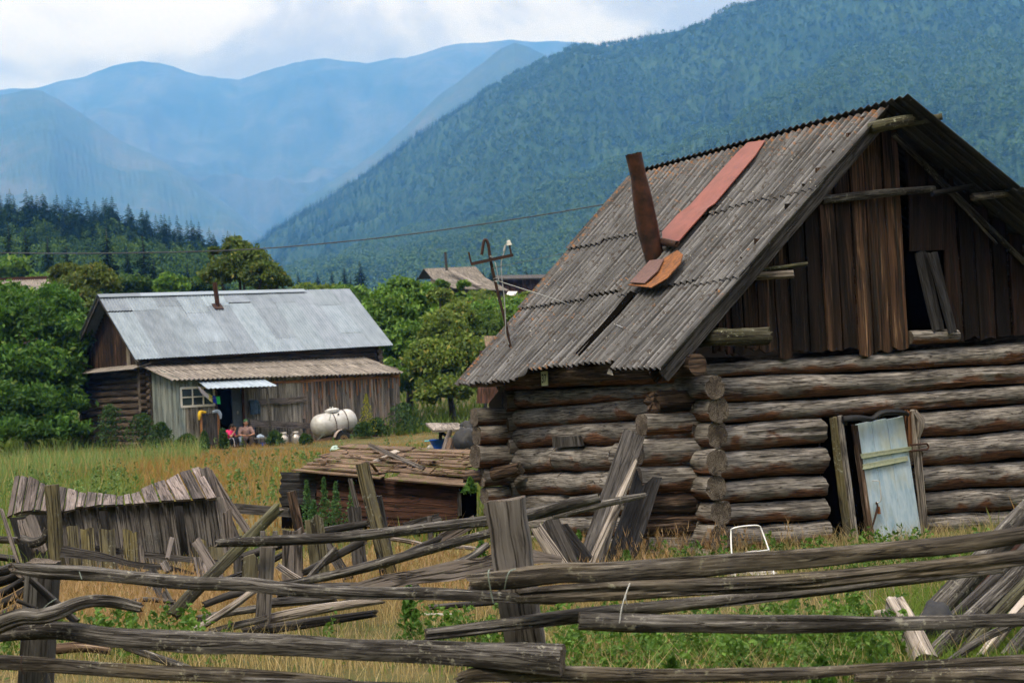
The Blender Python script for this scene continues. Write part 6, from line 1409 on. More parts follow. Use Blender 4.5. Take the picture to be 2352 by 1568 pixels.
for i in range(20):
    v = rs.choice([.55, .8, 1.1, 1.35]); Q = []
    for s_, g_ in ((e_[i], .004), (e_[i + 1], -.004)):
        xt = 90 + 1200 * (s_ + g_); xb = xt + np.interp(xt, [90, 740, 1290], [-50, -5, 112]); Q.append((xt, np.interp(xt, [p[0] for p in up_], [p[1] for p in up_]), xb, np.interp(xb, [p[0] for p in lo_], [p[1] for p in lo_])))
    j0, j1 = rs.uniform(-9, 9), rs.uniform(-8, 8); (ax_, ay_, bx_, by_), (cx_, cy_, dx_, dy_) = Q; o_ = .03 * rs.rand()
    m.quadbox([P(*z1(bx_, by_ + j1), 17.3 - o_), P(*z1(dx_, dy_ + j1 * .6), 17.3 - o_), P(*z1(cx_, cy_ + j0), 18.1 - o_), P(*z1(ax_, ay_ + j0), 18.1 - o_)], (0, -.6, .8), .035, col=(v, v * .96, v * .97))
build(m, 'lid', M['grey'], coop)['label'] = 'wavy lid of short grey planks'
m = MB(); 
for i in range(21):
    x0 = 330 + i * 54; a = z1(x0 + 6, np.interp(x0, [p[0] for p in lo_], [p[1] for p in lo_]) + 6); b = z1(x0 + 66, 760 - (i % 3) * 12); v = rs.choice([.6, .8, 1.0, 1.2])
    if i in (6, 15): continue
    plank_px(m, (a[0], a[1], 17.45), (b[0], b[1] + 30, 17.35), 17.6, th=.02, ragged=.02, col=(v * .95, v, v * 1.02), step=.15)
build(m, 'front_boards', M['grey'], coop)['label'] = 'slanting grey front boards with gaps'
m = MB()
for i, (a, b) in enumerate((((1310, 175), (1440, 740)), ((1330, 185), (1480, 700)), ((1345, 200), (1530, 640)), ((1355, 215), (1600, 590)))): plank_px(m, (*z1(*a), 17.9 + i * .12), (*z1(*b), 17.5 + i * .1), 15 + i, th=.02, ragged=.03, col=(.85,) * 3)
build(m, 'end_boards', M['grey'], coop)
m = MB(); plank_px(m, (*z1(100, 480), 18.1), (*z1(1440, 390), 18.0), 10, th=.04, step=.4); build(m, 'ridge_beam', M['moss'], coop)
m = MB(); q = [P(*z1(60, 500), 18.6), P(*z1(1420, 400), 18.6), P(*z1(1480, 780), 18.6), P(*z1(150, 800), 18.6)]; m.quadbox(q, (0, -1, 0), .04); build(m, 'rear_boards', M['tarred'], coop, smooth=False)
# low picket fence before the coop
lf = empty('picket_fence', P(200, 1320, 15.2), 'low mossy picket fence with a lichen yellow post before the coop', 'fence')
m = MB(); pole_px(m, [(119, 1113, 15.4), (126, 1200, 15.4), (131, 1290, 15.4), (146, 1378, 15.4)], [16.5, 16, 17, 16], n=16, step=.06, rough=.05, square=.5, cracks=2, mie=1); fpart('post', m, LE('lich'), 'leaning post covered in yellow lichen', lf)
for x, w_, y0, y1 in ((465, 66, 560, 700), (560, 84, 565, 720), (688, 98, 570, 740), (820, 60, 575, 760), (866, 26, 580, 760), (1285, 80, 650, 800), (1390, 90, 690, 820), (905, 44, 660, 790)):
    m = MB(); a, b = z1(x, y0), z1(x + 22, y1 + 150); plank_px(m, (a[0], a[1], 15.1), (b[0], b[1], 15.0), w_ * .3557, th=.025, ragged=.03); fpart('picket', m, M['lich' if x < 870 or x > 1200 else 'grey'], None, lf)
m = MB(); plank_px(m, (*z1(540, 690), 15.25), (*z1(1410, 790), 14.9), 14, th=.04, step=.2); fpart('fence_rail', m, M['greyd'], None, lf)
m = MB(); plank_px(m, (*z1(400, 705), 14.8), (*z1(1260, 868), 14.5), 32, 6, th=.03, wob=.03, step=.15, col=(.9,) * 3); fpart('fence_rail', m, M['greyd'], 'wide wavy edged slab along the pickets', lf)
for (a, b, w_) in (((1290, 760), (1320, 900), 26), ((1110, 620), (1080, 760), 10), ((930, 900), (990, 1060), 26), ((1055, 790), (1090, 850), 18)):
    m = MB(); plank_px(m, (*z1(*a), 14.6), (*z1(*b), 14.4), w_, th=.025, ragged=.03); fpart('picket', m, M['grey'], None, lf)
lplank((2, 1168, 16.5), (45, 1300, 16.2), 9, 'thin grey board leaning at the left edge beside the coop', 'grey', name='leaning_board', group=None)
lplank((66, 1190, 16.2), (92, 1270, 16.1), 34, 'broken wide board hanging beside the lichen yellow post', 'grey', name='broken_board', group=None, ragged=.06)
lplank((48, 1192, 16.3), (60, 1246, 16.2), 18, 'narrow board stub left of the broken wide board', 'grey', name='broken_board', group=None)
loose([(52, 1236, 16.0), (75, 1246, 15.9), (100, 1236, 15.9), (106, 1216, 15.9)], [9, 12, 10, 6], 'bent dark branch hooked beside the lichen yellow post', 'rail', name='bent_branch', cat='branch', group=None)
loose([(-30, 1238, 18.5), (40, 1240, 18.5)], [8, 8], 'upper grey rail at the far left edge', 'rail', name='edge_rail', cat='rail', group=None)
loose([(-30, 1276, 18), (40, 1284, 18)], [8, 8], 'lower dark rail at the far left edge', 'greyd', name='edge_rail', cat='rail', group=None)
for k, (x0, y0, x1, y1, r) in enumerate(((-20, 1340, 46, 1316, 13), (-20, 1372, 60, 1330, 11), (-20, 1398, 66, 1352, 11), (-10, 1312, 30, 1302, 12), (-20, 1420, 50, 1388, 10))):
    loose([(x0, y0, 13.2 - .1 * k), ((x0 + x1) / 2, (y0 + y1) / 2 + 2, 13.2 - .1 * k), (x1, y1, 13.1 - .1 * k)], r, ('dark log second from the top of the left edge woodpile', 'dark log in the middle of the left edge woodpile', 'dark log second from the bottom of the left edge woodpile', 'dark log on top of the left edge woodpile', 'lowest dark log of the left edge woodpile')[k], 'greyd', name='firewood_log', cat='log', group='woodpile at the left edge')
loose([(60, 1500, 9.9), (110, 1492, 9.9), (190, 1484, 9.9), (250, 1490, 9.9)], [10, 13, 13, 12], 'rotten log lying low in the grass behind the left rails', 'rotten', name='rotten_log', cat='log', group=None)
loose([(290, 1485, 9.4), (380, 1516, 9.2), (470, 1550, 9.0)], [8, 9, 9], 'grey pole slanting into the grass under the thick rail', 'rail', group=None)
lplank((345, 1310, 12.8), (395, 1404, 12.6), 26, 'dark leaning board fragment in the dry grass behind the wavy top rail', 'greyd', name='board_fragment', group=None)
lplank((525, 1166, 20), (668, 1176, 19.8), 22, 'dark horizontal beam in the weeds right of the coop', 'greyd', name='fallen_beam', group=None, th=.1)

# ------------------------------------------------------------------ low shed beside the barn
shed = empty('low_shed', P(880, 1190, 20.5), 'low sunken shed with a lichen covered board roof', 'shed')
z2 = lambda x, y: ((700 + .3998 * x) / 1.0884, (1080 + .3998 * y) / 1.0884)
m = MB(); rs = np.random.RandomState(31)
T0, T1 = P(*z2(400, 128), 22.6), P(*z2(1240, 165), 21.8); B0, B1 = P(*z2(90, 246), 20.6), P(*z2(1180, 345), 19.6)
for i in range(9):
    for j in range(2):
        t0, t1 = i / 9, (i + 1.5) / 9; sa, sb = (0, .55 + rs.uniform(-.1, .1)) if j == 0 else (.5 + rs.uniform(-.1, .1), 1)
        q = lambda s, t: (B0 * (1 - s) + B1 * s) * (1 - t) + (T0 * (1 - s) + T1 * s) * t
        a, b = q(sa, (t0 + t1) / 2), q(sb, (t0 + t1) / 2); ww = np.linalg.norm(q(.5, t1) - q(.5, t0)); up2 = Z_ * (.012 * i + rs.uniform(0, .02))
        plank(m, a + up2, b + up2, T0 - B0, ww, ww, .02, wob=.02, ragged=.06, warp=.02, step=.1)
for i in range(90):                                  # bark flakes and splinters lying on the boards
    c = q(rs.rand(), rs.rand() * 1.1) + Z_ * (.105 + .012 * rs.rand()); a_ = nrm(rs.normal(size=3) * (1, 1, .15)); b_ = nrm(np.cross(Z_, a_)); l_, w_ = rs.uniform(.03, .12), rs.uniform(.012, .04)
    m.quadbox([c - a_ * l_ - b_ * w_, c + a_ * l_ - b_ * w_ * .6, c + a_ * l_ * .8 + b_ * w_, c - a_ * l_ + b_ * w_], Z_, .012)
build(m, 'roof', M['rotroof'], shed)['label'] = 'sagging roof of rotten boards with orange lichen and moss'
m = MB(); wl = P(*z2(20, 560), 20.9); 
for k in range(6):
    y = 285 + k * 48; v = (.55, .8, 1.1, .9, .7, .8)[k]; plank_px(m, (*z2(230, y - 10 + k * 4), 20.75), (*z2(1120, y + 60), 19.9), 18, th=.04, step=.3, wob=.008, ragged=.02, col=(v, v, v))
build(m, 'front_wall', M['redwood'], shed)['label'] = 'shaded red brown plank wall under the roof'
m = MB()
for k in range(4): plank_px(m, (*z2(5, 275 + k * 52), 20.9), (*z2(230, 275 + k * 50), 20.75), 20, th=.04, step=.3, ragged=.03)
build(m, 'side_wall', M['tarred'], shed)['label'] = 'blackened end planks'
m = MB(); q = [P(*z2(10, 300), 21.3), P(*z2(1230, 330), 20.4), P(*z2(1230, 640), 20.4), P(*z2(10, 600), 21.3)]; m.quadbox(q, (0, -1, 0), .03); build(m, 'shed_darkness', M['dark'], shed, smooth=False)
m = MB(); pole_px(m, [(*z2(1120, 375), 19.8), (*z2(1125, 520), 19.8)], 5, n=8, square=.5); build(m, 'corner_post', M['greyd'], shed)
loose([(*z2(1165, 285), 19.2), (*z2(1330, 265), 19.0), (*z2(1500, 225), 18.7)], [15, 16, 15], 'rotten log lying between the shed roof and the barn corner', 'rotten', name='rotten_log', cat='log', group=None)
lplank((*z2(560, 80), 21.2), (*z2(900, 228), 20.3), 9, 'weathered plank lying across the shed roof', 'grey', name='roof_plank', group=None, w1=10)
lplank((*z2(575, 195), 21.2), (*z2(735, 118), 21.9), 17, 'bleached board on the shed roof beside the plank', 'pale', name='bleached_board', group=None, face=(0, -.5, 1))
m = MB(); a = P(767, 1062, 22.6); tube(m, [a - Z_ * .6, a, P(767, 1044, 22.6)], px(13, 22.6), n=14, step=.08, mie=1); tag(build(m, 'round_stump', LE('greyd')), 'upright round stump behind the shed roof', 'stump')
lump('clear_bag', P(769, 1034, 22.6), (px(11, 22.6), px(8, 22.6), px(10, 22.6)), M['clear'], 'crumpled clear plastic container on the round stump', 'bag', 8)

# ------------------------------------------------------------------ bits between the shed and the barn
zt = lambda x, y: ((1040 + .1105 * x) / 1.0884, (1030 + .1105 * y) / 1.0884)
tb_ = empty('plank_table', P(*zt(700, 900), 30), 'rough grey plank table left of the barn corner', 'table')
m = MB(); q = [P(*zt(220, 240), 31.4), P(*zt(950, 235), 31.4), P(*zt(1140, 375), 30), P(*zt(390, 400), 30)]; m.quadbox(q[::-1], (0, 0, 1), .05); build(m, 'tabletop', M['pale'], tb_, smooth=False)
for a, b in (((530, 420), (720, 560)), ((940, 400), (950, 900)), ((560, 400), (540, 900))): m = MB(); pole_px(m, [(*zt(*a), 30.6), (*zt(*b), 30.5)], 4, n=8); build(m, 'leg', M['greyd'], tb_)
loose([(*zt(760, 440), 28.6), (*zt(620, 930), 28.4)], [6, 8], 'upright split log leaning before the plank table', 'grey', name='split_log', cat='log', group=None)
loose([(*zt(850, 660), 28.0), (*zt(800, 960), 27.8)], [16, 19], 'squared stump with a rusty cut top beside the black tarp', 'rotten', name='square_stump', cat='stump', group=None, square=.7)
lump('black_tarp', P(*zt(1180, 760), 28), (.26, .3, .42), M['black'], 'crumpled black tarp heaped against the barn corner', 'tarp', 9, amp=.35)
lump('black_bag', P(*zt(1180, 330), 30.6), (.22, .2, .14), M['black'], 'dark plastic sheet draped over the right end of the plank table', 'sheet', 10)
c = P(*zt(495, 830), 30.5); bs = pot('blue_basin', c, [(.10, 0), (.165, .18), (.185, .19), (.185, .205), (.16, .19), (.09, .02)], M['bluepla'], 'bright blue plastic basin beside the plank table', 'basin')
m = MB(); pole_px(m, [(*zt(270, 730), 30.6), (*zt(272, 940), 30.6)], 1.1, n=6); sq = build(m, 'floor_squeegee', M['greyd']); tag(sq, 'turquoise topped handle standing in the grass left of the blue basin', 'squeegee')
m = MB(); pole_px(m, [(*zt(195, 655), 30.6), (*zt(370, 645), 30.6)], 1.7, n=8, rough=0); build(m, 'head', M['teal'], sq)
lump('white_rag', P(*zt(350, 800), 30.5), (.11, .08, .06), M['stone'], 'pale crumpled rag under the blue basin', 'rag', 12)
lump('basin_block', P(*zt(480, 880), 30.5), (.16, .12, .10), M['greyd'], 'dark block that carries the blue basin', 'block', 13)

# ------------------------------------------------------------------ the buildings farther off
fh = empty('far_house', P(1080, 690, 128), 'small far house with a sagging brown grey roof above the bushes', 'house')
z4 = lambda x, y, d: P((850 + .2424 * x) / 1.0884, (620 + .2424 * y) / 1.0884, d)
rl, rr2, el, er, bl_ = z4(862, 212, 131), z4(1395, 190, 134), z4(1165, 412, 125), z4(1745, 438, 128), z4(795, 318, 136)
m = MB(); mid1, mid2 = z4(955, 322, 128), z4(1495, 305, 131)
corrugated(m, mid1, mid2, rl, rr2, 34, .04, 0, 1, 0, 1, (0, 0), .05, nt=3, npw=4); corrugated(m, el, er, mid1, mid2, 34, .04, 0, 1, 0, 1.02, (0, 0), .05, nt=3, npw=4)
o = build(m, 'roof', M['asb3'], fh, angle=60); m = MB(); m.quadbox([rl, bl_, bl_ + (rr2 - rl), rr2], (0, .3, 1), .06); build(m, 'rear_roof_slope', M['asbdark'], fh, smooth=False)
m = MB(); zg = 9.0 - .6
for (a, b) in ((z4(935, 460, 127), z4(1165, 420, 125.6)), (z4(1165, 420, 125.6), z4(1700, 440, 128.3))):
    m.quadbox([np.array([a[0], a[1], a[2] - 3]), np.array([b[0], b[1], b[2] - 3]), b, a], (0, -1, 0), .2)
m.add([z4(935, 470, 127.2), z4(1165, 420, 125.8), z4(950, 325, 128.2), z4(870, 225, 131), z4(930, 300, 130)], [(0, 1, 2), (0, 2, 4), (4, 2, 3)])
build(m, 'log_wall', M['houselog'], fh, smooth=False)
m = MB(); q = z4(1100, 232, 129.6); tube(m, [q, z4(1085, 42, 129.6)], .12, n=8, step=1); build(m, 'stove_pipe', M['postd'], fh)
m = MB(); plank(m, z4(1140, 240, 130) + Z_ * .1, z4(1440, 402, 126.2) + Z_ * .12, h_, .5, .5, .05, step=1); build(m, 'roof_patch', M['pale'], fh)
for x in (1120, 1170): m = MB(); plank(m, z4(x, 455, 125.2), z4(x, 520, 125.2), h_, .9, .9, .1, step=1); build(m, 'shutter', M['orange' if x == 1120 else 'dark'], fh)
fb = empty('red_brown_barn', z4(1850, 450, 150), 'long red brown plank barn far behind the mast', 'barn')
m = MB(); a, b = z4(1640, 330, 150), z4(2250, 322, 152)
for i in range(26): p0 = a + (b - a) * (i + .5) / 26; v = random.choice([.8, 1.2, 1.7]); plank(m, p0 - Z_ * 4.5, p0, np.array([1, 0, 0]), np.linalg.norm(b - a) / 26 * .97, None, .1, step=2, col=(v, v, v))
build(m, 'plank_wall', M['redwood'], fb)
m = MB(); m.quadbox([a - np.array([.5, .8, -.1]), b - np.array([-.5, .8, -.1]), b + np.array([.5, 5, .9]), a + np.array([-.5, 5, .9])], (0, -.2, 1), .15); build(m, 'roof', M['greyd'], fb, smooth=False)
m = MB(); m.quadbox([z4(1710, 490, 122), z4(1800, 480, 122), z4(1830, 448, 124), z4(1735, 445, 124)], (0, -.3, 1), .1); tag(build(m, 'white_lean_to_roof', M['white'], smooth=False), 'small white roof sheet below the far house', 'roof sheet')
hh_ = empty('hidden_house', P(50, 660, 92), 'pinkish grey roof of a house half hidden behind the left bushes', 'house')
m = MB(); corrugated(m, P(-60, 690, 88), P(125, 676, 91), P(-60, 646, 93), P(112, 640, 96), 40, .04, 0, 1, 0, 1, (0, 0), .05, nt=2, npw=4); build(m, 'roof', M['asb2'], hh_, angle=60)
m = MB(); m.quadbox([P(-60, 800, 88.5), P(120, 800, 91.5), P(120, 678, 91.5), P(-60, 692, 88.5)], (0, -1, 0), .2); build(m, 'wall', M['houselog'], hh_, smooth=False)
m = MB(); plank(m, P(-60, 646, 93), P(114, 639, 96), Z_, .3, .3, .2, step=2); build(m, 'ridge_board', M['redwood'], hh_)
ob_ = empty('outbuilding', P(1120, 900, 34), 'little mossy roofed outbuilding glimpsed left of the barn roof', 'shed')
m = MB(); q = [z4(1440, 1080, 33), z4(1640, 1080, 33), z4(1660, 905, 35), z4(1490, 905, 35)]; m.quadbox([z4(1500, 1010, 33.2), z4(1700, 1010, 33.2), z4(1660, 905, 35), z4(1484, 905, 35)], (0, -.5, 1), .12); build(m, 'roof', M['rotroof'], ob_, smooth=False)
m = MB(); m.quadbox([z4(1410, 1600, 34), z4(1800, 1600, 34), z4(1800, 1000, 34.5), z4(1440, 1060, 34.5)], (0, -1, 0), .1); build(m, 'plank_wall', M['redwood'], ob_, smooth=False)
# overhead line
m = MB(); a, b = P(1386, 470, 21), P(-40, 585, 75)
path = [a + (b - a) * t - Z_ * 1.1 * math.sin(PI * t) * .8 for t in np.linspace(0, 1, 14)]; path[0] = a
cbp_ = [P(1386, 470, 24), P(1250, 493, 28), P(1100, 516, 33), P(950, 537, 39), P(800, 554, 46), P(600, 571, 56), P(400, 579, 68), P(150, 582, 90), P(-60, 580, 115)]
tube(m, cbp_, [.010, .011, .013, .015, .018, .022, .027, .034, .04], n=6, step=1.5, rough=0); tag(build(m, 'power_line', M['cable'], loc=cbp_[0]), 'single dark power line sagging across the valley', 'power line')
m = MB(); tube(m, [P(1130, 616, 17.6), P(1280, 585, 26), P(1420, 555, 36)], [.003, .004, .006], n=5, step=2, rough=0); tag(build(m, 'thin_wire', M['cable']), 'hair thin wire running from the roof mast towards the mountain', 'wire')
# ------------------------------------------------------------------ leaves
def leaf_cloud(cent, size, rs, cols, flat=.35, asp=.5):
    n = len(cent); d = rs.normal(size=(n, 3)); d[:, 2] = d[:, 2] * .6 + flat; d /= np.linalg.norm(d, axis=1)[:, None]
    a = np.cross(d, rs.normal(size=(n, 3))); a /= np.linalg.norm(a, axis=1)[:, None]; b = np.cross(d, a)
    s = (size * (.6 + .8 * rs.rand(n)))[:, None]
    V = np.stack([cent - a * s, cent + b * s * asp + d * s * .15, cent + a * s, cent - b * s * asp + d * s * .15], 1).reshape(-1, 3)
    i = np.arange(n)[:, None] * 4; T = np.concatenate([i + [0, 1, 2], i + [0, 2, 3]])
    return V, T, np.repeat(cols, 4, 0)
def mixcol(rs, n, a, b, c=None, pc=.0):
    t = rs.rand(n, 1); col = np.asarray(a) * (1 - t) + np.asarray(b) * t
    if c is not None: k = rs.rand(n) < pc; col[k] = np.asarray(c) * (.7 + .6 * rs.rand(k.sum(), 1))
    return col
def crown(blobs, nclump, nleaf, leaf, rs, ca, cb, cc=None, pc=.05, spread=.16):
    W = np.array([b[3] * b[4] + b[4] * b[5] for b in blobs]); W = W / W.sum(); C = []; K = []
    for b, w_ in zip(blobs, W):
        k = max(6, int(nclump * w_)); d = rs.normal(size=(k, 3)); d[:, 2] = np.where(d[:, 2] < -.3, -d[:, 2] * .5, d[:, 2]); d /= np.linalg.norm(d, axis=1)[:, None]
        r = .60 + .42 * rs.rand(k, 1) ** .7; cp = np.array(b[:3]) + d * r * np.array(b[3:]); tone = rs.rand(k)
        m = max(4, int(nleaf / nclump)); q = np.repeat(cp, m, 0) + rs.normal(size=(k * m, 3)) * spread * np.mean(b[3:]) * np.array([1, 1, .7]); C.append(q); K.append(np.repeat(tone, m))
    C = np.vstack(C); K = np.concatenate(K); n = len(C)
    col = mixcol(rs, n, ca, cb, cc, pc) * (.72 + .56 * K[:, None])
    return leaf_cloud(C, leaf, rs, col)
def limbs(base, blobs, r, rs, n=10):
    m = MB(); fork = base + np.array([rs.uniform(-.1, .1), 0, max(.3, (blobs[0][2] - base[2]) * .35)])
    tube(m, [base - Z_ * .1, (base + fork) / 2 + np.array([.05 * r * 8, 0, 0]), fork], [r * 1.3, r, r * .85], n=10, step=.25, rough=.1)
    for b in blobs[:n]:
        c = np.array(b[:3]); tip = c + np.array([rs.uniform(-.2, .2) * b[3], rs.uniform(-.2, .2) * b[4], .45 * b[5]])
        tube(m, [fork - Z_ * .1, fork + (c - fork) * .5 + np.array([0, 0, .1 * b[5]]), c, tip], [r * .7, r * .5, r * .3, r * .1], n=7, step=.3, rough=.12)
    return m
def tree(name, base, blobs, nclump, nleaf, leaf, cols, label, cat, group=None, seed=1, r=.12, pc=.05, spread=.16, mat='leaf'):
    rs = np.random.RandomState(seed); root = empty(name, base, label, cat, group)
    V, T, C = crown(blobs, nclump, nleaf, leaf, rs, cols[0], cols[1], cols[2] if len(cols) > 2 else None, pc, spread)
    trimesh('crown', V, T, C, M[mat], root); build(limbs(base, blobs, r, rs), 'trunk', M['rail'], root); return root
GRN = ((.045, .115, .018), (.15, .27, .042), (.22, .30, .07)); DGR = ((.02, .055, .013), (.065, .13, .024), (.10, .16, .04)); OLV = ((.065, .12, .02), (.18, .24, .045), (.30, .27, .07))
def blob(x, y, d, rx, ry, dep=1.0): c = P(x, y, d); return (c[0], c[1], c[2], px(rx, d), px(rx, d) * dep, px(ry, d))
def gb_(x, d): p = P(x, 900, d); return np.array([p[0], p[1], float(gz(p[0], p[1]))])
# bushes right of the house
tree('leafy_tree', gb_(935, 74), [blob(900, 735, 73, 62, 70), blob(925, 690, 74, 55, 48), blob(960, 710, 75, 50, 55), blob(885, 800, 72, 50, 70), blob(940, 800, 72, 60, 70), blob(985, 770, 74, 45, 70), blob(900, 880, 70, 50, 50), blob(960, 880, 71, 50, 50)], 420, 34000, .125, GRN, 'bright green leafy tree just right of the tin roof', 'tree', seed=51, r=.18)
tree('apple_tree', gb_(1035, 68), [blob(1020, 770, 68, 52, 55), blob(1000, 840, 66, 60, 60), blob(1060, 830, 67, 62, 62), blob(1050, 730, 70, 34, 44), blob(1010, 690, 71, 28, 30), blob(1020, 900, 65, 60, 36), blob(1070, 895, 66, 50, 36)], 360, 27000, .115, OLV, 'olive green apple tree thick with pale fruit left of the barn roof', 'tree', seed=52, r=.16)
tree('round_bush', gb_(1110, 72), [blob(1100, 770, 72, 55, 55), blob(1140, 800, 70, 50, 60), blob(1090, 850, 68, 60, 45), blob(1150, 740, 76, 40, 30)], 200, 14000, .13, ((.035, .08, .014), (.10, .16, .03)), 'rounded green bush right behind the barn eave', 'bush', seed=53, r=.1)
tree('thin_birch', gb_(1066, 84), [blob(1064, 700, 84, 16, 30), blob(1068, 660, 84, 12, 24), blob(1060, 740, 84, 20, 30), blob(1110, 715, 86, 22, 22), blob(1018, 660, 86, 16, 18)], 70, 3600, .15, GRN, 'slim young tree standing before the far house', 'tree', seed=54, r=.07)
for k, (x, y, d, rx, ry, lab) in enumerate(((1150, 715, 96, 60, 26, 'low green thicket on the slope below the red brown barn'), (1210, 700, 104, 50, 22, 'low green thicket touching the barn roof edge on the slope'), (985, 676, 92, 24, 26, 'small bush hiding the foot of the far house'), (1100, 690, 100, 40, 18, 'low bush on the slope below the far house wall'))):
    tree('low_thicket', gb_(x, d), [blob(x, y, d, rx, ry), blob(x - rx * .5, y + ry * .7, d - 2, rx * .8, ry), blob(x + rx * .5, y + ry * .6, d - 1, rx * .8, ry)], 90, 4200, .2, OLV if k % 2 else GRN, lab, 'bush', 'thickets on the slope', seed=60 + k, r=.08)
# big bushes at the left
tree('big_bush', gb_(60, 62), [blob(30, 760, 61, 85, 85), blob(110, 730, 63, 70, 70), blob(150, 800, 62, 62, 90), blob(60, 860, 60, 90, 80), blob(-30, 830, 60, 70, 100), blob(130, 880, 61, 60, 60), blob(20, 690, 64, 50, 40), blob(20, 930, 58, 90, 50), blob(130, 935, 60, 70, 45), blob(185, 880, 63, 40, 70), blob(30, 990, 57, 90, 40), blob(130, 990, 58, 70, 36), blob(-60, 950, 57, 70, 60)], 600, 46000, .125, ((.024, .075, .012), (.085, .185, .026), (.14, .22, .045)), 'huge dark green bush filling the left edge beside the log gable', 'bush', seed=71, r=.16)
tree('willow_bush', gb_(185, 70), [blob(170, 690, 70, 50, 60), blob(215, 650, 71, 44, 40), blob(150, 640, 72, 30, 34), blob(245, 655, 72, 30, 26), blob(195, 740, 69, 40, 70)], 240, 15000, .12, ((.05, .085, .018), (.13, .165, .04), (.19, .17, .05)), 'yellow green bush peeking above the left end of the tin roof', 'bush', seed=72, r=.12)
tree('tall_leafy_tree', gb_(565, 84), [blob(560, 620, 84, 62, 50), blob(545, 575, 85, 30, 34), blob(600, 640, 83, 50, 36), blob(505, 640, 84, 40, 34), blob(640, 650, 83, 28, 24), blob(490, 590, 84, 14, 26)], 280, 15000, .125, ((.04, .08, .016), (.13, .175, .035), (.22, .20, .05)), 'dark olive tree with loose twigs rising behind the house chimney', 'tree', seed=73, r=.18, spread=.13)
for k, (x, y, d, rx, ry, cols, lab) in enumerate(((20, 620, 140, 46, 34, GRN, 'pale round tree at the far left before the wooded hill'), (395, 655, 110, 32, 24, GRN, 'small round tree above the tin roof left of the tall olive tree'), (300, 655, 120, 40, 22, DGR, 'dark bush above the tin roof ridge left of the chimney'), (450, 660, 118, 34, 20, DGR, 'dark bush just left of the chimney of the tin roof'), (720, 668, 130, 46, 12, OLV, 'low scrub behind the right half of the tin roof'), (800, 672, 120, 40, 14, GRN, 'low bush at the right end of the tin roof ridge'), (100, 655, 130, 40, 26, GRN, 'round bush behind the hidden pinkish roof'))):
    tree('round_tree', gb_(x, d), [blob(x, y, d, rx, ry), blob(x - rx * .5, y + ry * .5, d, rx * .7, ry * .8), blob(x + rx * .5, y + ry * .4, d, rx * .7, ry * .8), blob(x, y + ry * 1.4, d, rx, ry)], 90, 4500, .24, cols, lab, 'tree', 'round trees behind the house', seed=80 + k, r=.12)

# spruces : one of each kind, then copies
protos = []
for k in range(3):
    V, T, C = spruce_mesh(90 + k); r = empty('spruce', (0, 0, 0), 'spruce', 'tree', 'spruces behind the village'); trimesh('crown', V, T, C, M['needle'], r)
    m = MB(); tube(m, [(0, 0, -.05), (0, 0, .6), (0, 0, .98)], [.013, .008, .002], n=6, step=.1, rough=.05); build(m, 'trunk', M['rail'], r); protos.append(r)
SP = [(18, 512, 600, 205, 'spruce nearest the left edge before the wooded hill'), (57, 520, 600, 200, 'second spruce from the left edge before the wooded hill'), (108, 540, 625, 195, 'third spruce from the left edge before the wooded hill'), (152, 560, 640, 190, 'shorter spruce between the third one and the tall spruce'),
      (243, 520, 640, 190, 'tall dark spruce above the left end of the tin roof'), (290, 566, 650, 185, 'small spruce right of the tall dark one above the tin roof'), (327, 536, 662, 180, 'broad spruce above the tin roof midway to the chimney'), (352, 590, 664, 180, 'short spruce hugging the broad one'), (430, 600, 668, 180, 'spruce left of the chimney of the tin roof'), (372, 610, 668, 175, 'small spruce between the broad one and the chimney'),
      (684, 624, 664, 300, 'lone small spruce right of the wooded hill'), (729, 625, 660, 330, 'small spruce left of the trio in the valley gap'), (762, 622, 662, 320, 'leftmost spruce of the trio in the valley gap'), (790, 610, 662, 310, 'middle spruce of the trio in the valley gap'), (826, 597, 662, 290, 'tallest spruce standing alone right of the tin roof'), (805, 632, 662, 320, 'tiny spruce between the trio and the tallest spruce'),
      (1110, 620, 662, 300, 'spruce just right of the far house ridge'), (1128, 614, 662, 310, 'taller spruce between the far house and the mast'), (1150, 622, 662, 320, 'spruce behind the mast pole'), (1177, 626, 662, 330, 'small spruce right of the mast'), (1208, 612, 662, 310, 'left one of the two taller spruces above the red brown barn'), (1220, 616, 662, 315, 'right one of the two taller spruces above the red brown barn'), (905, 628, 660, 320, 'small spruce above the leafy tree right of the tin roof'), (958, 630, 660, 330, 'tiny spruce left of the far house'), (490, 610, 668, 320, 'dark spruce half hidden by the tall olive tree')]
for i, (x, y0, y1, d, lab) in enumerate(SP):
    tp_ = P(x, y0, d); bt = P(x, y1, d); h = max(3.0, tp_[2] - bt[2]) * 1.25; base = np.array([tp_[0], tp_[1], tp_[2] - h])
    if i < 3: r = protos[i]; r.location = base; r.scale = (h, h, h); r['label'] = lab; r.rotation_euler = (0, 0, i)
    else: dup(protos[i % 3], base, i * 1.3, (h * (1.15 + .3 * ((i * 7) % 5) / 5),) * 2 + (h,), lab)

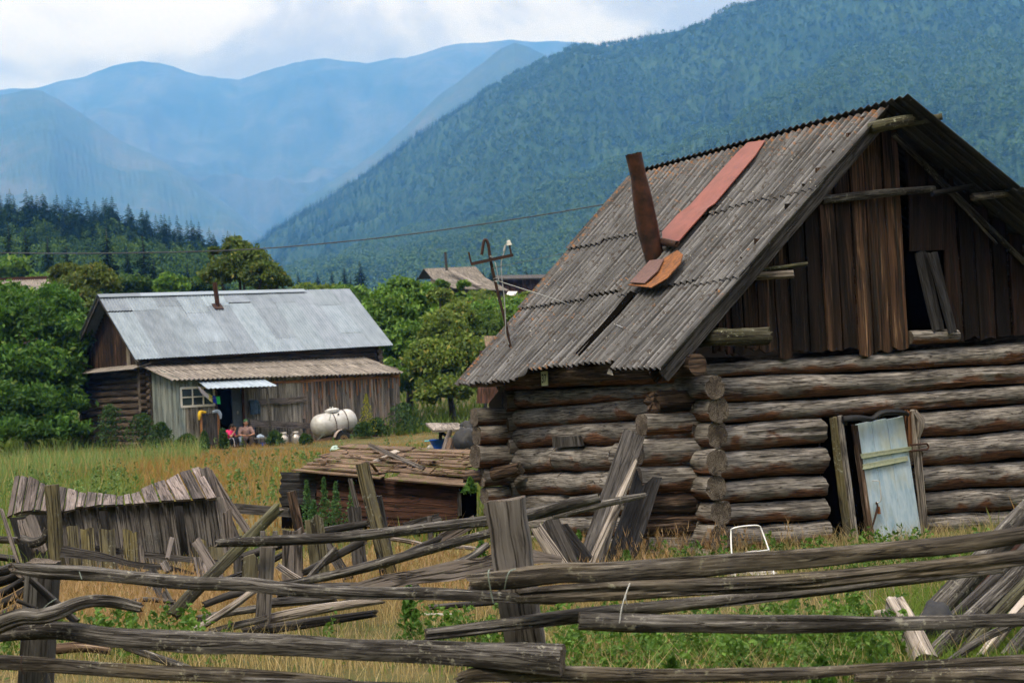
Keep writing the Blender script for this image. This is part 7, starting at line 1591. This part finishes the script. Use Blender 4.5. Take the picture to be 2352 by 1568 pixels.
# ------------------------------------------------------------------ grass
def blades(X, Y, h, wdt, rs, cols, lean=.35, seg=2, tip=None, z=None):
    n = len(X); Z = gz(X, Y) if z is None else z; a = rs.rand(n) * 6.28; L = h * (.55 + .8 * rs.rand(n)); ln = lean * L * (.3 + rs.rand(n))
    da = rs.rand(n) * 6.28; dx, dy = np.cos(da) * ln, np.sin(da) * ln; wx, wy = np.cos(a) * wdt, np.sin(a) * wdt
    rows = []; cs = []
    for k in range(seg + 1):
        t = k / seg; w_ = (1 - t) * .9 + .1 if k < seg else 0
        cx, cyy, cz = X + dx * t ** 1.8, Y + dy * t ** 1.8, Z - .03 + L * t * (1 - .12 * t)
        cc = cols if tip is None else cols * (1 - t) + tip * t
        if k < seg: rows += [np.stack([cx - wx * w_, cyy - wy * w_, cz], 1), np.stack([cx + wx * w_, cyy + wy * w_, cz], 1)]; cs += [cc, cc]
        else: rows.append(np.stack([cx, cyy, cz], 1)); cs.append(cc)
    m = 2 * seg + 1; V = np.stack(rows, 1).reshape(-1, 3); C = np.stack(cs, 1).reshape(-1, 3); i = np.arange(n)[:, None] * m; T = []
    for k in range(seg - 1): T += [i + [2 * k, 2 * k + 1, 2 * k + 3], i + [2 * k, 2 * k + 3, 2 * k + 2]]
    T.append(i + [2 * seg - 2, 2 * seg - 1, 2 * seg]); return V, np.concatenate(T), C
def cat(parts):
    V = []; T = []; C = []; n = 0
    for v, t, c in parts: V.append(v); T.append(t + n); C.append(c); n += len(v)
    return np.vstack(V), np.vstack(T), np.vstack(C)
def field(n, y0, y1, rs, pw=1.0, x0=-.42, x1=.42):
    Y = y0 + (y1 - y0) * rs.rand(n) ** pw; X = Y * rs.uniform(x0, x1, n); return X, Y
def inside_barn(X, Y):
    dx, dy = X - A0[0], Y - A0[1]; u = dx * U_[0] + dy * U_[1]; g = dx * G_[0] + dy * G_[1]; return (u > .1) & (u < 4.9) & (g > .4)
def inside_house(X, Y):
    dx, dy = X - H0[0], Y - H0[1]; a = dx * h_[0] + dy * h_[1]; b = dx * k_[0] + dy * k_[1]; return (a > .5) & (a < 13.2) & (b > -1.95) & (b < 7.2)
def heap(X, Y): return (X / Y > .262) & (Y < 11.8)
rs = np.random.RandomState(200)
STRAW = ((.20, .14, .065), (.56, .45, .26)); GR = ((.07, .13, .02), (.17, .25, .05)); RUST = ((.20, .115, .04), (.36, .23, .095))
def feather(X, Y, h, rs, cols, nb=9):
    """dry seed heads: a stalk and short up-pointing side twigs"""
    st = blades(X, Y, h, .0016, rs, cols, .12, 2); n = len(X); parts = [st]
    Z = gz(X, Y)
    for k in range(nb):
        t = .45 + .55 * rs.rand(n); a = rs.rand(n) * 6.28; L = h * .16 * (.5 + rs.rand(n)); b = np.stack([X + rs.normal(size=n) * .006, Y + rs.normal(size=n) * .006, Z + h * .85 * t], 1)
        d = np.stack([np.cos(a) * .55, np.sin(a) * .55, np.ones(n)], 1) * L[:, None]; s = np.stack([-np.sin(a), np.cos(a), np.zeros(n)], 1) * .0045
        V = np.stack([b - s, b + s, b + d], 1).reshape(-1, 3); T = np.arange(n)[:, None] * 3 + [0, 1, 2]; parts.append((V, T, np.repeat(cols * (.9 + .2 * rs.rand(n, 1)), 3, 0)))
    return cat(parts)
def dens(X, Y, sc, seed): return snoise(X * sc, Y * sc, seed=seed, oct=3)
# near : straw coloured stand
X, Y = field(60000, 8.2, 17, rs, .9); k = ~inside_barn(X, Y) & (~heap(X, Y) | (rs.rand(len(X)) < .12)) & (dens(X, Y, .8, 5) + .35 * rs.normal(size=len(X)) > -.35 + .30 * (X > 1.6)); X, Y = X[k], Y[k]
c1 = mixcol(rs, len(X), *STRAW); p1 = blades(X, Y, .30, .0035, rs, c1, .55, 2, c1 * 1.1)
X, Y = field(11000, 8.4, 15.5, rs, .9); k = ~inside_barn(X, Y) & ~heap(X, Y) & (dens(X, Y, .8, 5) > -.1 + .3 * (X > 1.4)); X, Y = X[k], Y[k]
c2 = mixcol(rs, len(X), (.26, .155, .075), (.44, .31, .18)); p2 = feather(X, Y, .40 * (.7 + .5 * rs.rand(len(X))), rs, c2)
V, T, C = cat([p1, p2]); tag(trimesh('dry_grass', V, T, C, M['grass']), 'dry straw coloured seeding grass in the yard', 'grass', kind='stuff')
# near : green undergrowth
X, Y = field(42000, 8.2, 20, rs, 1.0); k = ~inside_barn(X, Y) & (dens(X, Y, .7, 6) + .3 * rs.normal(size=len(X)) > .12 - .30 * (X > 1.4)); X, Y = X[k], Y[k]
p1 = blades(X, Y, .20, .0045, rs, mixcol(rs, len(X), *GR), .6, 2)
X, Y = field(16000, 8.3, 12.5, rs, 1, .24, .42); p2 = blades(X, Y, .13, .005, rs, mixcol(rs, len(X), *GR), .6, 2)
V, T, C = cat([p1, p2]); tag(trimesh('green_grass', V, T, C, M['grass']), 'short green grass between the dry stems', 'grass', kind='stuff')
# leafy weeds near
def weeds(X, Y, h, rs, nl=26, cols=GR, leaf=.035, rad=.12):
    n = len(X); Z = gz(X, Y); C0 = np.stack([X, Y, Z], 1); P_ = np.repeat(C0, nl, 0); t = rs.rand(n * nl); hh = np.repeat(h, nl); r = rad * (1.15 - t) * np.sqrt(rs.rand(n * nl)); a = rs.rand(n * nl) * 6.28
    P_[:, 0] += r * np.cos(a); P_[:, 1] += r * np.sin(a); P_[:, 2] += hh * t
    tone = np.repeat(.7 + .6 * rs.rand(n), nl)[:, None]; V, T, C = leaf_cloud(P_, leaf, rs, mixcol(rs, n * nl, *cols) * tone, .55)
    return cat([(V, T, C), blades(X, Y, h * .9, .004, rs, mixcol(rs, n, *cols), .1, 2)])
X, Y = field(2400, 8.3, 15.5, rs, .9); k = ~inside_barn(X, Y) & ~heap(X, Y) & (dens(X, Y, .9, 9) + .40 * (X > 1.3) + .12 * rs.normal(size=len(X)) > .45); X, Y = X[k], Y[k]
V, T, C = weeds(X, Y, .16 + .22 * rs.rand(len(X)), rs, 40, ((.04, .10, .014), (.12, .22, .04)), .024, .13); tag(trimesh('leafy_weeds', V, T, C, M['leaf']), 'low leafy nettles and clover patches in the yard', 'weeds', kind='stuff')
# meadow to the house
X, Y = field(70000, 17, 62, rs, .8); k = ~inside_barn(X, Y) & ~inside_house(X, Y); X, Y = X[k], Y[k]
mixv = dens(X, Y, .16, 12) + .25 * rs.normal(size=len(X)) + .9 * sstep(-.285, -.235, X / Y) - .55 * sstep(-.13, -.06, X / Y) - .45
cc = np.where((mixv > -.10)[:, None], mixcol(rs, len(X), *RUST), mixcol(rs, len(X), (.08, .13, .028), (.19, .24, .07)))
yg = (rs.rand(len(X)) < .12)[:, None]; cc = np.where(yg, mixcol(rs, len(X), (.14, .15, .03), (.26, .24, .06)), cc)
hgt = .34 + .16 * np.clip(dens(X, Y, .3, 14), -1, 1) - .16 * sstep(46, 54, Y) * (X > -14)
V, T, C = blades(X, Y, hgt, .012, rs, cc, .4, 2, cc * 1.12); tag(trimesh('meadow_grass', V, T, C, M['grass']), 'tall rusty and green meadow grass up to the house', 'grass', kind='stuff')
X, Y = field(16000, 27, 54, rs, .8, -.40, -.22); k = ~inside_house(X, Y) & (dens(X, Y, .3, 15) + .3 * rs.normal(size=len(X)) - 9 * (X / Y + .285) > 0); X, Y = X[k], Y[k]
cc = mixcol(rs, len(X), (.09, .16, .05), (.20, .29, .11), (.30, .24, .11), .3); V, T, C = blades(X, Y, .60 + .45 * np.clip(dens(X, Y, .55, 18), -1, 1), .012, rs, cc, .3, 2, cc * 1.15); tag(trimesh('feathery_weeds', V, T, C, M['grass']), 'tall soft light green feathery weeds at the left of the meadow', 'weeds', kind='stuff')
X, Y = field(1500, 24, 57, rs, .7, -.40, -.02); k = ~inside_house(X, Y) & (dens(X, Y, .16, 12) + .022 * (X + 8) + .25 * rs.normal(size=len(X)) < -.25); X, Y = X[k], Y[k]
V, T, C = weeds(X, Y, .35 + .35 * rs.rand(len(X)), rs, 34, ((.06, .12, .03), (.16, .24, .08)), .04, .16); tag(trimesh('meadow_weeds', V, T, C, M['leaf']), 'clumps of tall green meadow weeds at the left', 'weeds', kind='stuff')
X, Y = field(30000, 60, 140, rs, 1.0, -.36, .12); k = ~inside_house(X, Y); X, Y = X[k], Y[k]
V, T, C = blades(X, Y, .8, .05, rs, mixcol(rs, len(X), (.05, .10, .02), (.15, .20, .05)), .5, 2); tag(trimesh('slope_grass', V, T, C, M['grass']), 'rough green growth on the slope behind the house', 'grass', kind='stuff')
# single tall weeds
def mugwort(base, h, seed, label, cols=((.03, .085, .03), (.085, .17, .055)), n=420, leaf=.028, rad=.16, group=None, name='tall_weed', dome=False):
    rs = np.random.RandomState(seed); root = empty(name, base, label, 'weed', group)
    t = rs.rand(n) ** .8; a = rs.rand(n) * 6.28; r = rad * (1.05 - t) * (.25 + .75 * rs.rand(n)) if not dome else rad * np.sqrt(np.clip(1.02 - t ** 2, 0, 1)) * np.sqrt(rs.rand(n)) * (.8 + .3 * np.sin(a * 3 + seed)); c = np.stack([base[0] + r * np.cos(a), base[1] + r * np.sin(a), base[2] + h * (.12 + .9 * t)], 1)
    V, T, C = leaf_cloud(c, leaf, rs, mixcol(rs, n, *cols), .4, .38); trimesh('leaves', V, T, C, M['leaf'], root)
    m = MB(); tube(m, [base, base + Z_ * h * .6, base + Z_ * h], [.008, .006, .002], n=6, step=.1); build(m, 'stem', M['moss'], root); return root
def at(x, y, d): p = P(x, y, d); return np.array([p[0], p[1], float(gz(p[0], p[1]))])
for k, (x, y1, d, lab) in enumerate(((708, 1105, 19.4, 'tall mugwort leftmost before the blackened shed wall'), (748, 1100, 19.2, 'second tall mugwort before the shed wall'), (775, 1110, 19.0, 'third tall mugwort before the shed wall'), (812, 1108, 18.8, 'mugwort right against the tall lichen post'), (722, 1150, 18.6, 'shorter mugwort in front of the mugwort row'), (600, 1215, 16.5, 'feathery weed growing beside the leaning lichen pole'))):
    b = at(x, 1200, d); tpz = P(x, y1, d)[2]; mugwort(b, max(.5, tpz - b[2]), 300 + k, lab, group='mugworts by the low shed')
for k, (x, y1, d, rad, lab) in enumerate(((372, 985, 55.0, .6, 'dark shrubby weed clump at the left corner of the plank lean-to'), (330, 965, 56, .8, 'dark weed clump before the log gable end'), (430, 1012, 53.5, .5, 'low dark clump below the white window'), (256, 945, 57, .8, 'broad weed clump left of the log gable end'), (512, 1000, 53.5, .2, 'tall seeding weed before the girl in pink'), (470, 1005, 53.6, .18, 'tall seeding weed before the dark board panel'), (632, 1005, 55.8, .4, 'leafy clump right of the awning post'), (838, 985, 58.5, .5, 'green clump right of the tank trailer'), (868, 975, 60, .6, 'dark clump by the right end of the plank wall'), (930, 940, 60, .9, 'tall green clump past the right corner of the house'), (700, 1012, 56, .3, 'small clump between the churns and the tank'))):
    b = at(x, 1015, d); tpz = P(x, y1 - 14, d)[2]; mugwort(b, max(.35, tpz - b[2]), 330 + k, lab, ((.016, .045, .014), (.06, .115, .03)), 900, .075, rad, 'weed clumps along the house', 'weed_clump', True)
dl_ = mugwort(at(845, 1000, 58.6), 1.75, 360, 'yellow flowering dill like plant behind the water tank', ((.10, .14, .02), (.32, .30, .03)), 420, .05, .5, None, 'dill_plant')
for k, (x, y, d, lab) in enumerate(((1330, 1240, 14.6, 'young nettle sprouting between the leaning planks'), (1440, 1285, 14.4, 'green nettle clump at the foot of the barn corner logs'), (1105, 1262, 14.6, 'green nettle clump left of the centre post'), (1700, 1510, 8.9, 'bright green weed in the grass under the third rail'), (1080, 1116, 18.6, 'green tuft growing on the shed roof edge'), (940, 1372, 10.2, 'dark green weed by the fallen poles'), (1545, 1552, 7.95, 'leafy weed poking over the bottom rail'), (1890, 1545, 7.9, 'leafy weed at the right of the bottom rail'))):
    p = P(x, y, d); b = np.array([p[0], p[1], float(gz(p[0], p[1]))]) if k != 4 else p - Z_ * .12
    mugwort(b, max(.22, p[2] - b[2] + .08), 370 + k, lab, ((.035, .10, .015), (.10, .21, .035)), 260, .034, .13, 'nettles and weeds in the yard', 'nettle')
